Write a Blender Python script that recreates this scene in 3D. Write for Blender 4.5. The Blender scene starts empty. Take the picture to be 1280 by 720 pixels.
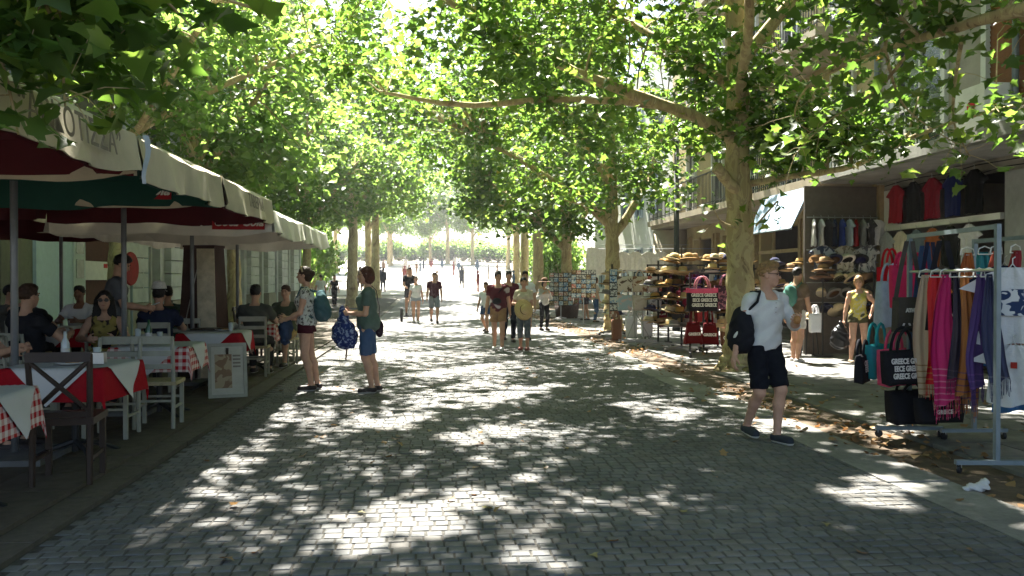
import bpy, math, random
import numpy as np
from mathutils import Vector, Matrix, Euler
sc = bpy.context.scene
COL = sc.collection
R = math.radians
# ------------------------------------------------------------ camera
cam_d = bpy.data.cameras.new('camera')
cam_d.sensor_width = 36.0
cam_d.lens = 29.95
cam_d.clip_start = 0.05
cam_d.clip_end = 2000
cam = bpy.data.objects.new('camera', cam_d)
COL.objects.link(cam)
cam.location = (0, 0, 1.5)
cam.rotation_euler = (R(90 - 0.54), 0, R(-5.1))
sc.camera = cam
# ------------------------------------------------------------ sky and sun
SUN_EL, SUN_AZ = R(57), R(-9)
w = bpy.data.worlds.new('World')
sc.world = w
w.use_nodes = True
nt = w.node_tree
bg = nt.nodes['Background']
sky = nt.nodes.new('ShaderNodeTexSky')
sky.sky_type = 'NISHITA'
sky.sun_disc = False
sky.sun_elevation = SUN_EL
sky.sun_rotation = SUN_AZ
sky.dust_density = 2.5
nt.links.new(sky.outputs[0], bg.inputs[0])
bg.inputs[1].default_value = 0.05
sl = bpy.data.lights.new('sun', 'SUN')
sl.energy = 5.0
sl.angle = R(0.75)
sl.color = (1.0, 0.95, 0.86)
sun = bpy.data.objects.new('sun', sl)
COL.objects.link(sun)
sv = Vector((math.sin(SUN_AZ) * math.cos(SUN_EL), math.cos(SUN_AZ) * math.cos(SUN_EL), math.sin(SUN_EL)))
sun.rotation_euler = (-sv).to_track_quat('-Z', 'Y').to_euler()
sun.location = (0, 0, 30)
sc.view_settings.view_transform = 'Standard'
sc.view_settings.look = 'None'
sc.view_settings.exposure = 2.92
sc.view_settings.gamma = 1.0
sc.view_settings.use_curve_mapping = False
sc.render.engine = 'CYCLES'
sc.cycles.max_bounces = 6
sc.cycles.diffuse_bounces = 2
sc.cycles.glossy_bounces = 2
sc.cycles.transmission_bounces = 4
sc.cycles.transparent_max_bounces = 6
sc.cycles.use_denoising = True
sc.cycles.sample_clamp_indirect = 6.0

# ------------------------------------------------------------ object helpers
def tag(o, label=None, cat=None, group=None, kind=None):
    if label: o['label'] = label
    if cat: o['category'] = cat
    if group: o['group'] = group
    if kind: o['kind'] = kind
    return o

def link(o, parent=None):
    COL.objects.link(o)
    if parent is not None:
        o.parent = parent
    return o

def empty(name, loc=(0, 0, 0), rz=0.0, label=None, cat=None, group=None):
    o = bpy.data.objects.new(name, None)
    o.empty_display_size = 0.1
    COL.objects.link(o)
    o.location = loc
    o.rotation_euler = (0, 0, rz)
    return tag(o, label, cat, group)

def mo(name, mesh, parent=None, loc=None, rot=None, scale=None):
    o = bpy.data.objects.new(name, mesh)
    link(o, parent)
    if loc is not None: o.location = loc
    if rot is not None: o.rotation_euler = rot
    if scale is not None: o.scale = scale if hasattr(scale, '__len__') else (scale,) * 3
    return o

def children(o):
    return [c for c in COL.objects if c.parent == o]

def copy_tree(o, kids, parent=None):
    c = o.copy()
    COL.objects.link(c)
    c.parent = parent
    for ch, sub in kids:
        copy_tree(ch, sub, c)
    return c

def kid_map(o):
    return [(c, kid_map(c)) for c in o.children]

def smooth_mesh(me):
    me.polygons.foreach_set('use_smooth', np.ones(len(me.polygons), dtype=bool))

class MB:
    """collects shapes and builds one mesh"""
    def __init__(self):
        self.v, self.f, self.m, self.mi = [], [], [], 0
    def add(self, vs, fs):
        b = len(self.v)
        self.v.extend([tuple(p) for p in vs])
        for f in fs:
            self.f.append(tuple(i + b for i in f))
            self.m.append(self.mi)
        return self
    def box(self, c, s, rot=None, taper=None):
        x, y, z = s[0] / 2, s[1] / 2, s[2] / 2
        t = taper if taper else (1, 1)
        vs = [Vector((a * x * (t[0] if d > 0 else 1), b * y * (t[1] if d > 0 else 1), d * z))
              for d in (-1, 1) for a, b in ((-1, -1), (1, -1), (1, 1), (-1, 1))]
        if rot is not None:
            m = Euler(rot).to_matrix() if not isinstance(rot, Matrix) else rot
            vs = [m @ p for p in vs]
        vs = [p + Vector(c) for p in vs]
        return self.add(vs, [(0, 3, 2, 1), (4, 5, 6, 7), (0, 1, 5, 4), (1, 2, 6, 5), (2, 3, 7, 6), (3, 0, 4, 7)])
    def bar(self, a, b, wx, wy=None, up=(0, 0, 1)):
        a, b = Vector(a), Vector(b)
        wy = wy or wx
        d = (b - a)
        L = d.length
        d.normalize()
        u = Vector(up)
        if abs(d.dot(u)) > 0.98: u = Vector((1, 0, 0))
        s = d.cross(u).normalized()
        t = s.cross(d).normalized()
        vs = []
        for p in (a, b):
            for i, j in ((-1, -1), (1, -1), (1, 1), (-1, 1)):
                vs.append(p + s * (i * wx / 2) + t * (j * wy / 2))
        return self.add(vs, [(0, 1, 2, 3), (7, 6, 5, 4), (0, 4, 5, 1), (1, 5, 6, 2), (2, 6, 7, 3), (3, 7, 4, 0)])
    def tube(self, pts, rad, n=8, cap=True):
        pts = [Vector(p) for p in pts]
        if not hasattr(rad, '__len__'): rad = [rad] * len(pts)
        vs, fs = [], []
        pu = None
        for i, p in enumerate(pts):
            d = (pts[min(i + 1, len(pts) - 1)] - pts[max(i - 1, 0)]).normalized()
            if pu is None:
                pu = Vector((1, 0, 0)) if abs(d.x) < 0.9 else Vector((0, 1, 0))
            u = (pu - d * pu.dot(d)).normalized()
            t = d.cross(u)
            pu = u
            for k in range(n):
                a = 2 * math.pi * k / n
                vs.append(p + (u * math.cos(a) + t * math.sin(a)) * rad[i])
        for i in range(len(pts) - 1):
            for k in range(n):
                k2 = (k + 1) % n
                fs.append((i * n + k, i * n + k2, (i + 1) * n + k2, (i + 1) * n + k))
        if cap:
            fs.append(tuple(range(n - 1, -1, -1)))
            fs.append(tuple(range((len(pts) - 1) * n, len(pts) * n)))
        return self.add(vs, fs)
    def lathe(self, prof, n=16, c=(0, 0, 0), sx=1, sy=1, close=False):
        vs, fs = [], []
        for r, z in prof:
            for k in range(n):
                a = 2 * math.pi * k / n
                vs.append((c[0] + r * math.cos(a) * sx, c[1] + r * math.sin(a) * sy, c[2] + z))
        m = len(prof)
        for i in range(m - 1 if not close else m):
            j = (i + 1) % m
            for k in range(n):
                k2 = (k + 1) % n
                fs.append((i * n + k, i * n + k2, j * n + k2, j * n + k))
        if not close:
            if prof[0][0] > 1e-4: fs.append(tuple(range(n - 1, -1, -1)))
            if prof[-1][0] > 1e-4: fs.append(tuple(range((m - 1) * n, m * n)))
        return self.add(vs, fs)
    def prism(self, poly, h, fn=None):
        """poly in xy, extruded along z by h; fn maps a point"""
        n = len(poly)
        vs = [Vector((p[0], p[1], z)) for z in (0, h) for p in poly]
        if fn: vs = [fn(p) for p in vs]
        fs = [tuple(range(n - 1, -1, -1)), tuple(range(n, 2 * n))]
        fs += [(i, (i + 1) % n, n + (i + 1) % n, n + i) for i in range(n)]
        return self.add(vs, fs)
    def grid(self, fn, nu, nv, close_u=False):
        vs = [fn(i / nu if close_u else i / (nu - 1), j / (nv - 1)) for j in range(nv) for i in range(nu)]
        fs = []
        for j in range(nv - 1):
            for i in range(nu if close_u else nu - 1):
                i2 = (i + 1) % nu
                fs.append((j * nu + i, j * nu + i2, (j + 1) * nu + i2, (j + 1) * nu + i))
        return self.add(vs, fs)
    def mesh(self, name, mat=None, smooth=False):
        me = bpy.data.meshes.new(name)
        me.from_pydata(self.v, [], self.f)
        mats = mat if isinstance(mat, (list, tuple)) else [mat]
        for q in mats:
            if q: me.materials.append(q)
        if len(mats) > 1:
            me.polygons.foreach_set('material_index', self.m)
        if smooth: smooth_mesh(me)
        me.update()
        return me
    def build(self, name, mat, parent=None, loc=None, rot=None, smooth=False, scale=None):
        return mo(name, self.mesh(name, mat, smooth), parent, loc, rot, scale)

def np_mesh(name, V, F, mat, smooth=False, attr=None):
    """V (n,3), F (m,k) arrays"""
    me = bpy.data.meshes.new(name)
    V = np.ascontiguousarray(V, dtype=np.float32)
    F = np.ascontiguousarray(F, dtype=np.int32)
    m, k = F.shape
    me.vertices.add(len(V))
    me.vertices.foreach_set('co', V.ravel())
    me.loops.add(m * k)
    me.loops.foreach_set('vertex_index', F.ravel())
    me.polygons.add(m)
    me.polygons.foreach_set('loop_start', np.arange(0, m * k, k, dtype=np.int32))
    me.polygons.foreach_set('loop_total', np.full(m, k, dtype=np.int32))
    if smooth: me.polygons.foreach_set('use_smooth', np.ones(m, dtype=bool))
    if attr is not None:
        a = me.attributes.new('tone', 'FLOAT', 'POINT')
        a.data.foreach_set('value', np.ascontiguousarray(attr, dtype=np.float32))
    mats = mat if isinstance(mat, (list, tuple)) else [mat]
    for q in mats: me.materials.append(q)
    me.update(calc_edges=True)
    me.validate()
    return me

# ------------------------------------------------------------ materials
MC = {}
def nodes_of(name):
    m = bpy.data.materials.new(name)
    m.use_nodes = True
    t = m.node_tree
    return m, t, t.nodes['Principled BSDF']

def ramp(t, stops, interp='LINEAR'):
    r = t.nodes.new('ShaderNodeValToRGB')
    r.color_ramp.interpolation = interp
    e = r.color_ramp.elements
    while len(e) < len(stops): e.new(0.5)
    for q, (p, c) in zip(e, stops):
        q.position = p
        q.color = (*c, 1) if len(c) == 3 else c
    return r

def noise(t, scale, detail=4, rough=0.6, vec=None, dist=0.0):
    n = t.nodes.new('ShaderNodeTexNoise')
    n.inputs['Scale'].default_value = scale
    n.inputs['Detail'].default_value = detail
    n.inputs['Roughness'].default_value = rough
    n.inputs['Distortion'].default_value = dist
    if vec is not None: t.links.new(vec, n.inputs['Vector'])
    return n

def coords(t, kind='Object'):
    return t.nodes.new('ShaderNodeTexCoord').outputs[kind]

def M(name, col, rough=0.75, var=0.18, scale=9.0, bump=0.0, bscale=None, metal=0.0, trans=0.0, spec=0.3, wear=0.0):
    if name in MC: return MC[name]
    m, t, p = nodes_of(name)
    co = coords(t)
    n = noise(t, scale, 5, 0.62, co)
    lo = tuple(c * (1 - var) for c in col)
    hi = tuple(min(1, c * (1 + var)) for c in col)
    r = ramp(t, [(0.3, lo), (0.7, hi)])
    t.links.new(n.outputs['Fac'], r.inputs[0])
    if wear:
        ge = t.nodes.new('ShaderNodeNewGeometry')
        nw = noise(t, 0.8, 6, 0.62, ge.outputs['Position'], 0.6)
        rw = ramp(t, [(0.32, (1 - wear,) * 3), (0.52, (1, 0.99, 0.97)), (0.72, (1 + wear * 0.5, 1 + wear * 0.45, 1 + wear * 0.35))])
        t.links.new(nw.outputs['Fac'], rw.inputs[0])
        mw = t.nodes.new('ShaderNodeMixRGB'); mw.blend_type = 'MULTIPLY'; mw.inputs[0].default_value = 1
        t.links.new(r.outputs[0], mw.inputs[1]); t.links.new(rw.outputs[0], mw.inputs[2])
        r = mw
    t.links.new(r.outputs[0], p.inputs['Base Color'])
    p.inputs['Roughness'].default_value = rough
    p.inputs['Metallic'].default_value = metal
    p.inputs['Specular IOR Level'].default_value = spec
    if bump:
        b = t.nodes.new('ShaderNodeBump')
        b.inputs['Strength'].default_value = bump
        b.inputs['Distance'].default_value = 0.01
        n2 = noise(t, bscale or scale * 6, 6, 0.65, co)
        t.links.new(n2.outputs['Fac'], b.inputs['Height'])
        t.links.new(b.outputs[0], p.inputs['Normal'])
    if trans:
        tr = t.nodes.new('ShaderNodeBsdfTranslucent')
        mx = t.nodes.new('ShaderNodeMixShader')
        mx.inputs[0].default_value = trans
        t.links.new(r.outputs[0], tr.inputs[0])
        t.links.new(p.outputs[0], mx.inputs[1])
        t.links.new(tr.outputs[0], mx.inputs[2])
        t.links.new(mx.outputs[0], t.nodes['Material Output'].inputs[0])
    MC[name] = m
    return m

def cloth(name, col, var=0.12):
    return M('cloth_' + name, col, rough=0.92, var=var, scale=14, bump=0.7, bscale=26, spec=0.1)

def printed(name, base, ink, scale=14, thr=0.52, detail=1.5, voro=False):
    """cloth with a blotchy flat print"""
    if name in MC: return MC[name]
    m, t, p = nodes_of(name)
    co = coords(t)
    if voro:
        n = t.nodes.new('ShaderNodeTexVoronoi')
        n.inputs['Scale'].default_value = scale
        t.links.new(co, n.inputs['Vector'])
        o = n.outputs['Distance']
        r = ramp(t, [(thr - 0.03, ink), (thr + 0.03, base)])
    else:
        n = noise(t, scale, detail, 0.5, co, 0.6)
        o = n.outputs['Fac']
        r = ramp(t, [(thr - 0.02, base), (thr + 0.02, ink)])
    t.links.new(o, r.inputs[0])
    t.links.new(r.outputs[0], p.inputs['Base Color'])
    p.inputs['Roughness'].default_value = 0.9
    p.inputs['Specular IOR Level'].default_value = 0.1
    MC[name] = m
    return m

def gingham(name, a, b, per, uv=True, half=0.5):
    if name in MC: return MC[name]
    m, t, p = nodes_of(name)
    co = coords(t, 'UV' if uv else 'Object')
    s = t.nodes.new('ShaderNodeSeparateXYZ')
    t.links.new(co, s.inputs[0])
    outs = []
    for ax in (0, 1) if uv else (0, 2):
        mu = t.nodes.new('ShaderNodeMath'); mu.operation = 'MULTIPLY'; mu.inputs[1].default_value = 1 / per
        fr = t.nodes.new('ShaderNodeMath'); fr.operation = 'FRACT'
        gt = t.nodes.new('ShaderNodeMath'); gt.operation = 'GREATER_THAN'; gt.inputs[1].default_value = half
        t.links.new(s.outputs[ax], mu.inputs[0]); t.links.new(mu.outputs[0], fr.inputs[0]); t.links.new(fr.outputs[0], gt.inputs[0])
        outs.append(gt.outputs[0])
    ad = t.nodes.new('ShaderNodeMath'); ad.operation = 'ADD'
    t.links.new(outs[0], ad.inputs[0]); t.links.new(outs[1], ad.inputs[1])
    hf = t.nodes.new('ShaderNodeMath'); hf.operation = 'MULTIPLY'; hf.inputs[1].default_value = 0.5
    t.links.new(ad.outputs[0], hf.inputs[0])
    r = ramp(t, [(0, a), (1, b)])
    t.links.new(hf.outputs[0], r.inputs[0])
    t.links.new(r.outputs[0], p.inputs['Base Color'])
    p.inputs['Roughness'].default_value = 0.9
    p.inputs['Specular IOR Level'].default_value = 0.1
    MC[name] = m
    return m

def leaf_mat(name, stops, trans=0.54, tv=2.8):
    m, t, p = nodes_of(name)
    a = t.nodes.new('ShaderNodeAttribute')
    a.attribute_name = 'tone'
    r = ramp(t, stops)
    t.links.new(a.outputs['Fac'], r.inputs[0])
    p.inputs['Roughness'].default_value = 0.45
    p.inputs['Specular IOR Level'].default_value = 0.35
    t.links.new(r.outputs[0], p.inputs['Base Color'])
    tr = t.nodes.new('ShaderNodeBsdfTranslucent')
    hs = t.nodes.new('ShaderNodeHueSaturation')
    hs.inputs['Hue'].default_value = 0.486
    hs.inputs['Saturation'].default_value = 1.1
    hs.inputs['Value'].default_value = tv
    t.links.new(r.outputs[0], hs.inputs['Color'])
    t.links.new(hs.outputs[0], tr.inputs[0])
    mx = t.nodes.new('ShaderNodeMixShader')
    mx.inputs[0].default_value = trans
    t.links.new(p.outputs[0], mx.inputs[1])
    t.links.new(tr.outputs[0], mx.inputs[2])
    t.links.new(mx.outputs[0], t.nodes['Material Output'].inputs[0])
    return m

LEAF = leaf_mat('plane_leaf', [(0.0, (0.030, 0.066, 0.014)), (0.5, (0.060, 0.112, 0.024)), (0.88, (0.11, 0.165, 0.035)), (0.97, (0.18, 0.17, 0.04)), (1.0, (0.20, 0.11, 0.03))])
LEAF_FAR_LIT = leaf_mat('lit_far_leaf', [(0.0, (0.045, 0.088, 0.022)), (0.6, (0.085, 0.142, 0.036)), (1.0, (0.15, 0.21, 0.06))], 0.6, 2.9)  # brighter copy of the plane leaf: sunlit, overexposed look put into its colour
DRY = leaf_mat('dry_leaf', [(0.0, (0.11, 0.06, 0.028)), (0.5, (0.20, 0.115, 0.045)), (0.85, (0.28, 0.19, 0.08)), (1.0, (0.12, 0.13, 0.04))], 0.15)

def bark_mat():
    m, t, p = nodes_of('plane_bark')
    co = coords(t)
    mp = t.nodes.new('ShaderNodeMapping')
    mp.inputs['Scale'].default_value = (1, 1, 0.45)
    t.links.new(co, mp.inputs[0])
    n1 = noise(t, 3.6, 3, 0.55, mp.outputs[0], 1.2)
    r1 = ramp(t, [(0.0, (0.25, 0.185, 0.105)), (0.375, (0.25, 0.185, 0.105)), (0.39, (0.38, 0.295, 0.16)), (0.485, (0.40, 0.315, 0.165)), (0.495, (0.48, 0.40, 0.22)), (0.58, (0.47, 0.385, 0.20)), (0.59, (0.36, 0.285, 0.165)), (0.66, (0.36, 0.28, 0.155)), (0.67, (0.53, 0.45, 0.28))])
    t.links.new(n1.outputs['Fac'], r1.inputs[0])
    n2 = noise(t, 16, 5, 0.65, mp.outputs[0], 0.5)
    r2 = ramp(t, [(0.30, (0.45, 0.38, 0.3)), (0.40, (1, 1, 1))])
    t.links.new(n2.outputs['Fac'], r2.inputs[0])
    mx = t.nodes.new('ShaderNodeMixRGB'); mx.blend_type = 'MULTIPLY'; mx.inputs[0].default_value = 0.85
    t.links.new(r1.outputs[0], mx.inputs[1]); t.links.new(r2.outputs[0], mx.inputs[2])
    t.links.new(mx.outputs[0], p.inputs['Base Color'])
    p.inputs['Roughness'].default_value = 0.85
    p.inputs['Specular IOR Level'].default_value = 0.2
    b = t.nodes.new('ShaderNodeBump'); b.inputs['Strength'].default_value = 0.3; b.inputs['Distance'].default_value = 0.015
    t.links.new(n2.outputs['Fac'], b.inputs['Height']); t.links.new(b.outputs[0], p.inputs['Normal'])
    return m
BARK = bark_mat()

# ------------------------------------------------------------ lettering
TXC = {}
def text_mesh(body, size, mat, shear=0.0, extrude=0.001, bold=0.0):
    key = (body, size, mat.name, shear)
    if key in TXC: return TXC[key]
    cu = bpy.data.curves.new('lettering', 'FONT')
    cu.body = body
    cu.size = size
    cu.align_x = 'CENTER'
    cu.align_y = 'CENTER'
    cu.extrude = extrude
    cu.offset = bold
    cu.shear = shear
    cu.resolution_u = 3
    ob = bpy.data.objects.new('lettering_tmp', cu)
    me = bpy.data.meshes.new_from_object(ob)
    me.name = 'lettering'
    me.materials.clear()
    me.materials.append(mat)
    bpy.data.objects.remove(ob)
    bpy.data.curves.remove(cu)
    TXC[key] = me
    return me

def lettering(body, size, mat, parent, loc, rot, shear=0.0, bold=0.0, sx=1.0, fit=None):
    me = text_mesh(body, size, mat, shear, bold=bold)
    o = mo('lettering', me, parent, loc, rot)
    if fit:
        xs = [v.co.x for v in me.vertices]
        sx = min(1.0, fit / (max(xs) - min(xs)))
    o.scale = (sx, 1, 1)
    return o

def gz(y):
    """the street climbs beyond the shade"""
    d = max(0.0, min(y, 170.0) - 42.0)
    return 0.046 * d * d / (d + 14.0)
# ------------------------------------------------------------ people: smooth distance fields turned into meshes
class Field:
    def __init__(self, lo, hi, h):
        self.h = h
        self.lo = np.array(lo, dtype=np.float32)
        n = np.ceil((np.array(hi) - self.lo) / h).astype(int) + 1
        self.n = n
        self.F = np.full(n, 0.5, dtype=np.float32)
        self.ax = [self.lo[i] + h * np.arange(n[i], dtype=np.float32) for i in range(3)]
    def sub(self, lo, hi):
        a = np.clip(np.floor((np.array(lo) - self.lo) / self.h).astype(int), 0, self.n)
        b = np.clip(np.ceil((np.array(hi) - self.lo) / self.h).astype(int) + 1, 0, self.n)
        if np.any(b <= a): return None, None
        s = tuple(slice(a[i], b[i]) for i in range(3))
        return s, (self.ax[0][s[0]][:, None, None], self.ax[1][s[1]][None, :, None], self.ax[2][s[2]][None, None, :])
    def union(self, fn, lo, hi, k):
        m = k + self.h * 2.5
        s, P = self.sub(np.array(lo) - m, np.array(hi) + m)
        if s is None: return
        d = fn(*P)
        f = self.F[s]
        if k > 0:
            hh = np.clip(0.5 + 0.5 * (f - d) / k, 0, 1)
            self.F[s] = f * (1 - hh) + d * hh - k * hh * (1 - hh)
        else:
            self.F[s] = np.minimum(f, d)
    def cone(self, a, b, r1, r2, k=0.02, cut=None, flat=None):
        a, b = np.array(a, dtype=np.float32), np.array(b, dtype=np.float32)
        ba = b - a
        L2 = float(ba @ ba) + 1e-9
        L = math.sqrt(L2)
        def fn(x, y, z):
            px, py, pz = x - a[0], y - a[1], z - a[2]
            t = (px * ba[0] + py * ba[1] + pz * ba[2]) / L2
            tc = np.clip(t, 0, 1 if not cut else 1.6)
            d = np.sqrt((px - ba[0] * tc) ** 2 + (py - ba[1] * tc) ** 2 + (pz - ba[2] * tc) ** 2) - (r1 + (r2 - r1) * np.clip(tc, 0, 1.1))
            if cut: d = np.maximum(d, (t - 1) * L)
            return d
        r = max(r1, r2)
        self.union(fn, np.minimum(a, b) - r, np.maximum(a, b) + r, k)
    def ell(self, c, r, rot=None, k=0.03, sub=False):
        c = np.array(c, dtype=np.float32)
        r = np.array(r, dtype=np.float32)
        A = np.array(rot if rot is not None else np.eye(3), dtype=np.float32)
        def fn(x, y, z):
            px, py, pz = x - c[0], y - c[1], z - c[2]
            q = [(px * A[0][i] + py * A[1][i] + pz * A[2][i]) / r[i] for i in range(3)]
            k0 = np.sqrt(q[0] ** 2 + q[1] ** 2 + q[2] ** 2) + 1e-6
            k1 = np.sqrt((q[0] / r[0]) ** 2 + (q[1] / r[1]) ** 2 + (q[2] / r[2]) ** 2) + 1e-6
            return k0 * (k0 - 1) / k1
        m = float(r.max())
        if not sub:
            self.union(fn, c - m, c + m, k)
        else:
            s, P = self.sub(c - m - 0.02, c + m + 0.02)
            if s is not None:
                f = self.F[s]
                d = -fn(*P)
                hh = np.clip(0.5 - 0.5 * (f - d) / k, 0, 1)
                self.F[s] = f * (1 - hh) + d * hh + k * hh * (1 - hh)
    def clip(self, fn):
        P = (self.ax[0][:, None, None], self.ax[1][None, :, None], self.ax[2][None, None, :])
        self.F = np.maximum(self.F, fn(*P))
    def clip_plane(self, p, n):
        """keep the side where (x-p).n < 0"""
        p, n = np.array(p, dtype=np.float32), np.array(n, dtype=np.float32)
        self.clip(lambda x, y, z: (x - p[0]) * n[0] + (y - p[1]) * n[1] + (z - p[2]) * n[2])
    def wrinkle(self, amp, fr, seed):
        x, y, z = self.ax[0][:, None, None], self.ax[1][None, :, None], self.ax[2][None, None, :]
        s = seed * 1.7
        self.F = self.F + amp * (np.sin(fr * (x * 0.8 + z * 1.1) + s + 1.5 * np.sin(fr * 0.6 * (y - z * 0.5) + s)) +
                                 0.7 * np.sin(fr * 1.3 * (y * 0.9 - z * 0.8) + 2 * s + 1.2 * np.sin(fr * 0.7 * (x + z) + s)))
    def mesh(self):
        F, h = self.F, self.h
        ins = F < 0
        n = ins.shape
        cs = np.zeros((n[0] - 1, n[1] - 1, n[2] - 1), dtype=np.int8)
        corners = [(i, j, k) for i in (0, 1) for j in (0, 1) for k in (0, 1)]
        for i, j, k in corners:
            cs += ins[i:n[0] - 1 + i, j:n[1] - 1 + j, k:n[2] - 1 + k]
        act = (cs > 0) & (cs < 8)
        I = np.argwhere(act)
        if len(I) == 0: return np.zeros((0, 3)), np.zeros((0, 4), dtype=int)
        vid = np.full(cs.shape, -1, dtype=np.int32)
        vid[act] = np.arange(len(I))
        cv = np.stack([F[I[:, 0] + i, I[:, 1] + j, I[:, 2] + k] for i, j, k in corners], 1)
        C = np.array(corners, dtype=np.float32)
        acc = np.zeros((len(I), 3), dtype=np.float32)
        cnt = np.zeros(len(I), dtype=np.float32)
        for a in range(8):
            for b in range(a + 1, 8):
                if abs(C[a] - C[b]).sum() != 1: continue
                fa, fb = cv[:, a], cv[:, b]
                mk = (fa < 0) != (fb < 0)
                t = np.where(mk, fa / np.where(mk, fa - fb, 1), 0)
                acc += mk[:, None] * (C[a] + t[:, None] * (C[b] - C[a]))
                cnt += mk
        V = self.lo + h * (I + acc / cnt[:, None])
        quads = []
        for ax in range(3):
            o1, o2 = (ax + 1) % 3, (ax + 2) % 3
            sa = [slice(None)] * 3; sb = [slice(None)] * 3
            sa[ax] = slice(0, n[ax] - 1); sb[ax] = slice(1, n[ax])
            A, B = ins[tuple(sa)], ins[tuple(sb)]
            E = np.argwhere(A != B)
            ok = (E[:, o1] > 0) & (E[:, o2] > 0) & (E[:, o1] < n[o1] - 1) & (E[:, o2] < n[o2] - 1)
            E = E[ok]
            q = []
            for d1, d2 in ((-1, -1), (0, -1), (0, 0), (-1, 0)):
                X = E.copy()
                X[:, o1] += d1; X[:, o2] += d2
                q.append(vid[X[:, 0], X[:, 1], X[:, 2]])
            q = np.stack(q, 1)
            fl = ~A[E[:, 0], E[:, 1], E[:, 2]]
            q[fl] = q[fl][:, ::-1]
            quads.append(q)
        Q = np.concatenate(quads)
        Q = Q[(Q >= 0).all(1)]
        return V, Q

def rotx(a): c, s = math.cos(a), math.sin(a); return np.array([[1, 0, 0], [0, c, -s], [0, s, c]])
def roty(a): c, s = math.cos(a), math.sin(a); return np.array([[c, 0, s], [0, 1, 0], [-s, 0, c]])
def rotz(a): c, s = math.cos(a), math.sin(a); return np.array([[c, -s, 0], [s, c, 0], [0, 0, 1]])
def unit(v): v = np.array(v, dtype=float); return v / (np.linalg.norm(v) + 1e-9)

def ik(a, t, l1, l2, pole):
    a, t = np.array(a, float), np.array(t, float)
    d = t - a
    L = min(np.linalg.norm(d), (l1 + l2) * 0.998)
    u = unit(d)
    t = a + u * L
    x = (l1 * l1 - l2 * l2 + L * L) / (2 * L)
    y = math.sqrt(max(l1 * l1 - x * x, 0))
    p = np.array(pole, float)
    p = unit(p - u * (p @ u))
    return a + u * x + p * y, t

SKIN = {}
def skin(n):
    cols = {'fair': (0.52, 0.30, 0.205), 'tan': (0.42, 0.24, 0.16), 'olive': (0.47, 0.28, 0.19), 'dark': (0.24, 0.125, 0.08)}
    return M('skin_' + n, cols[n], rough=0.62, var=0.12, scale=16, spec=0.22, bump=0.15, bscale=90)
HAIRM = lambda n: M('hair_' + n, {'black': (0.012, 0.010, 0.009), 'brown': (0.045, 0.022, 0.012), 'auburn': (0.075, 0.022, 0.014), 'blond': (0.26, 0.15, 0.06), 'grey': (0.25, 0.24, 0.23)}[n], rough=0.55, var=0.45, scale=40, bump=0.6, bscale=120)
DARKEYE = M('eye_dark', (0.02, 0.015, 0.012), rough=0.2, var=0.05)
LIPS = M('lips', (0.36, 0.13, 0.11), rough=0.5, var=0.05)
FRAMEM = M('spectacle_frame', (0.03, 0.02, 0.02), rough=0.3, var=0.05)

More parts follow.
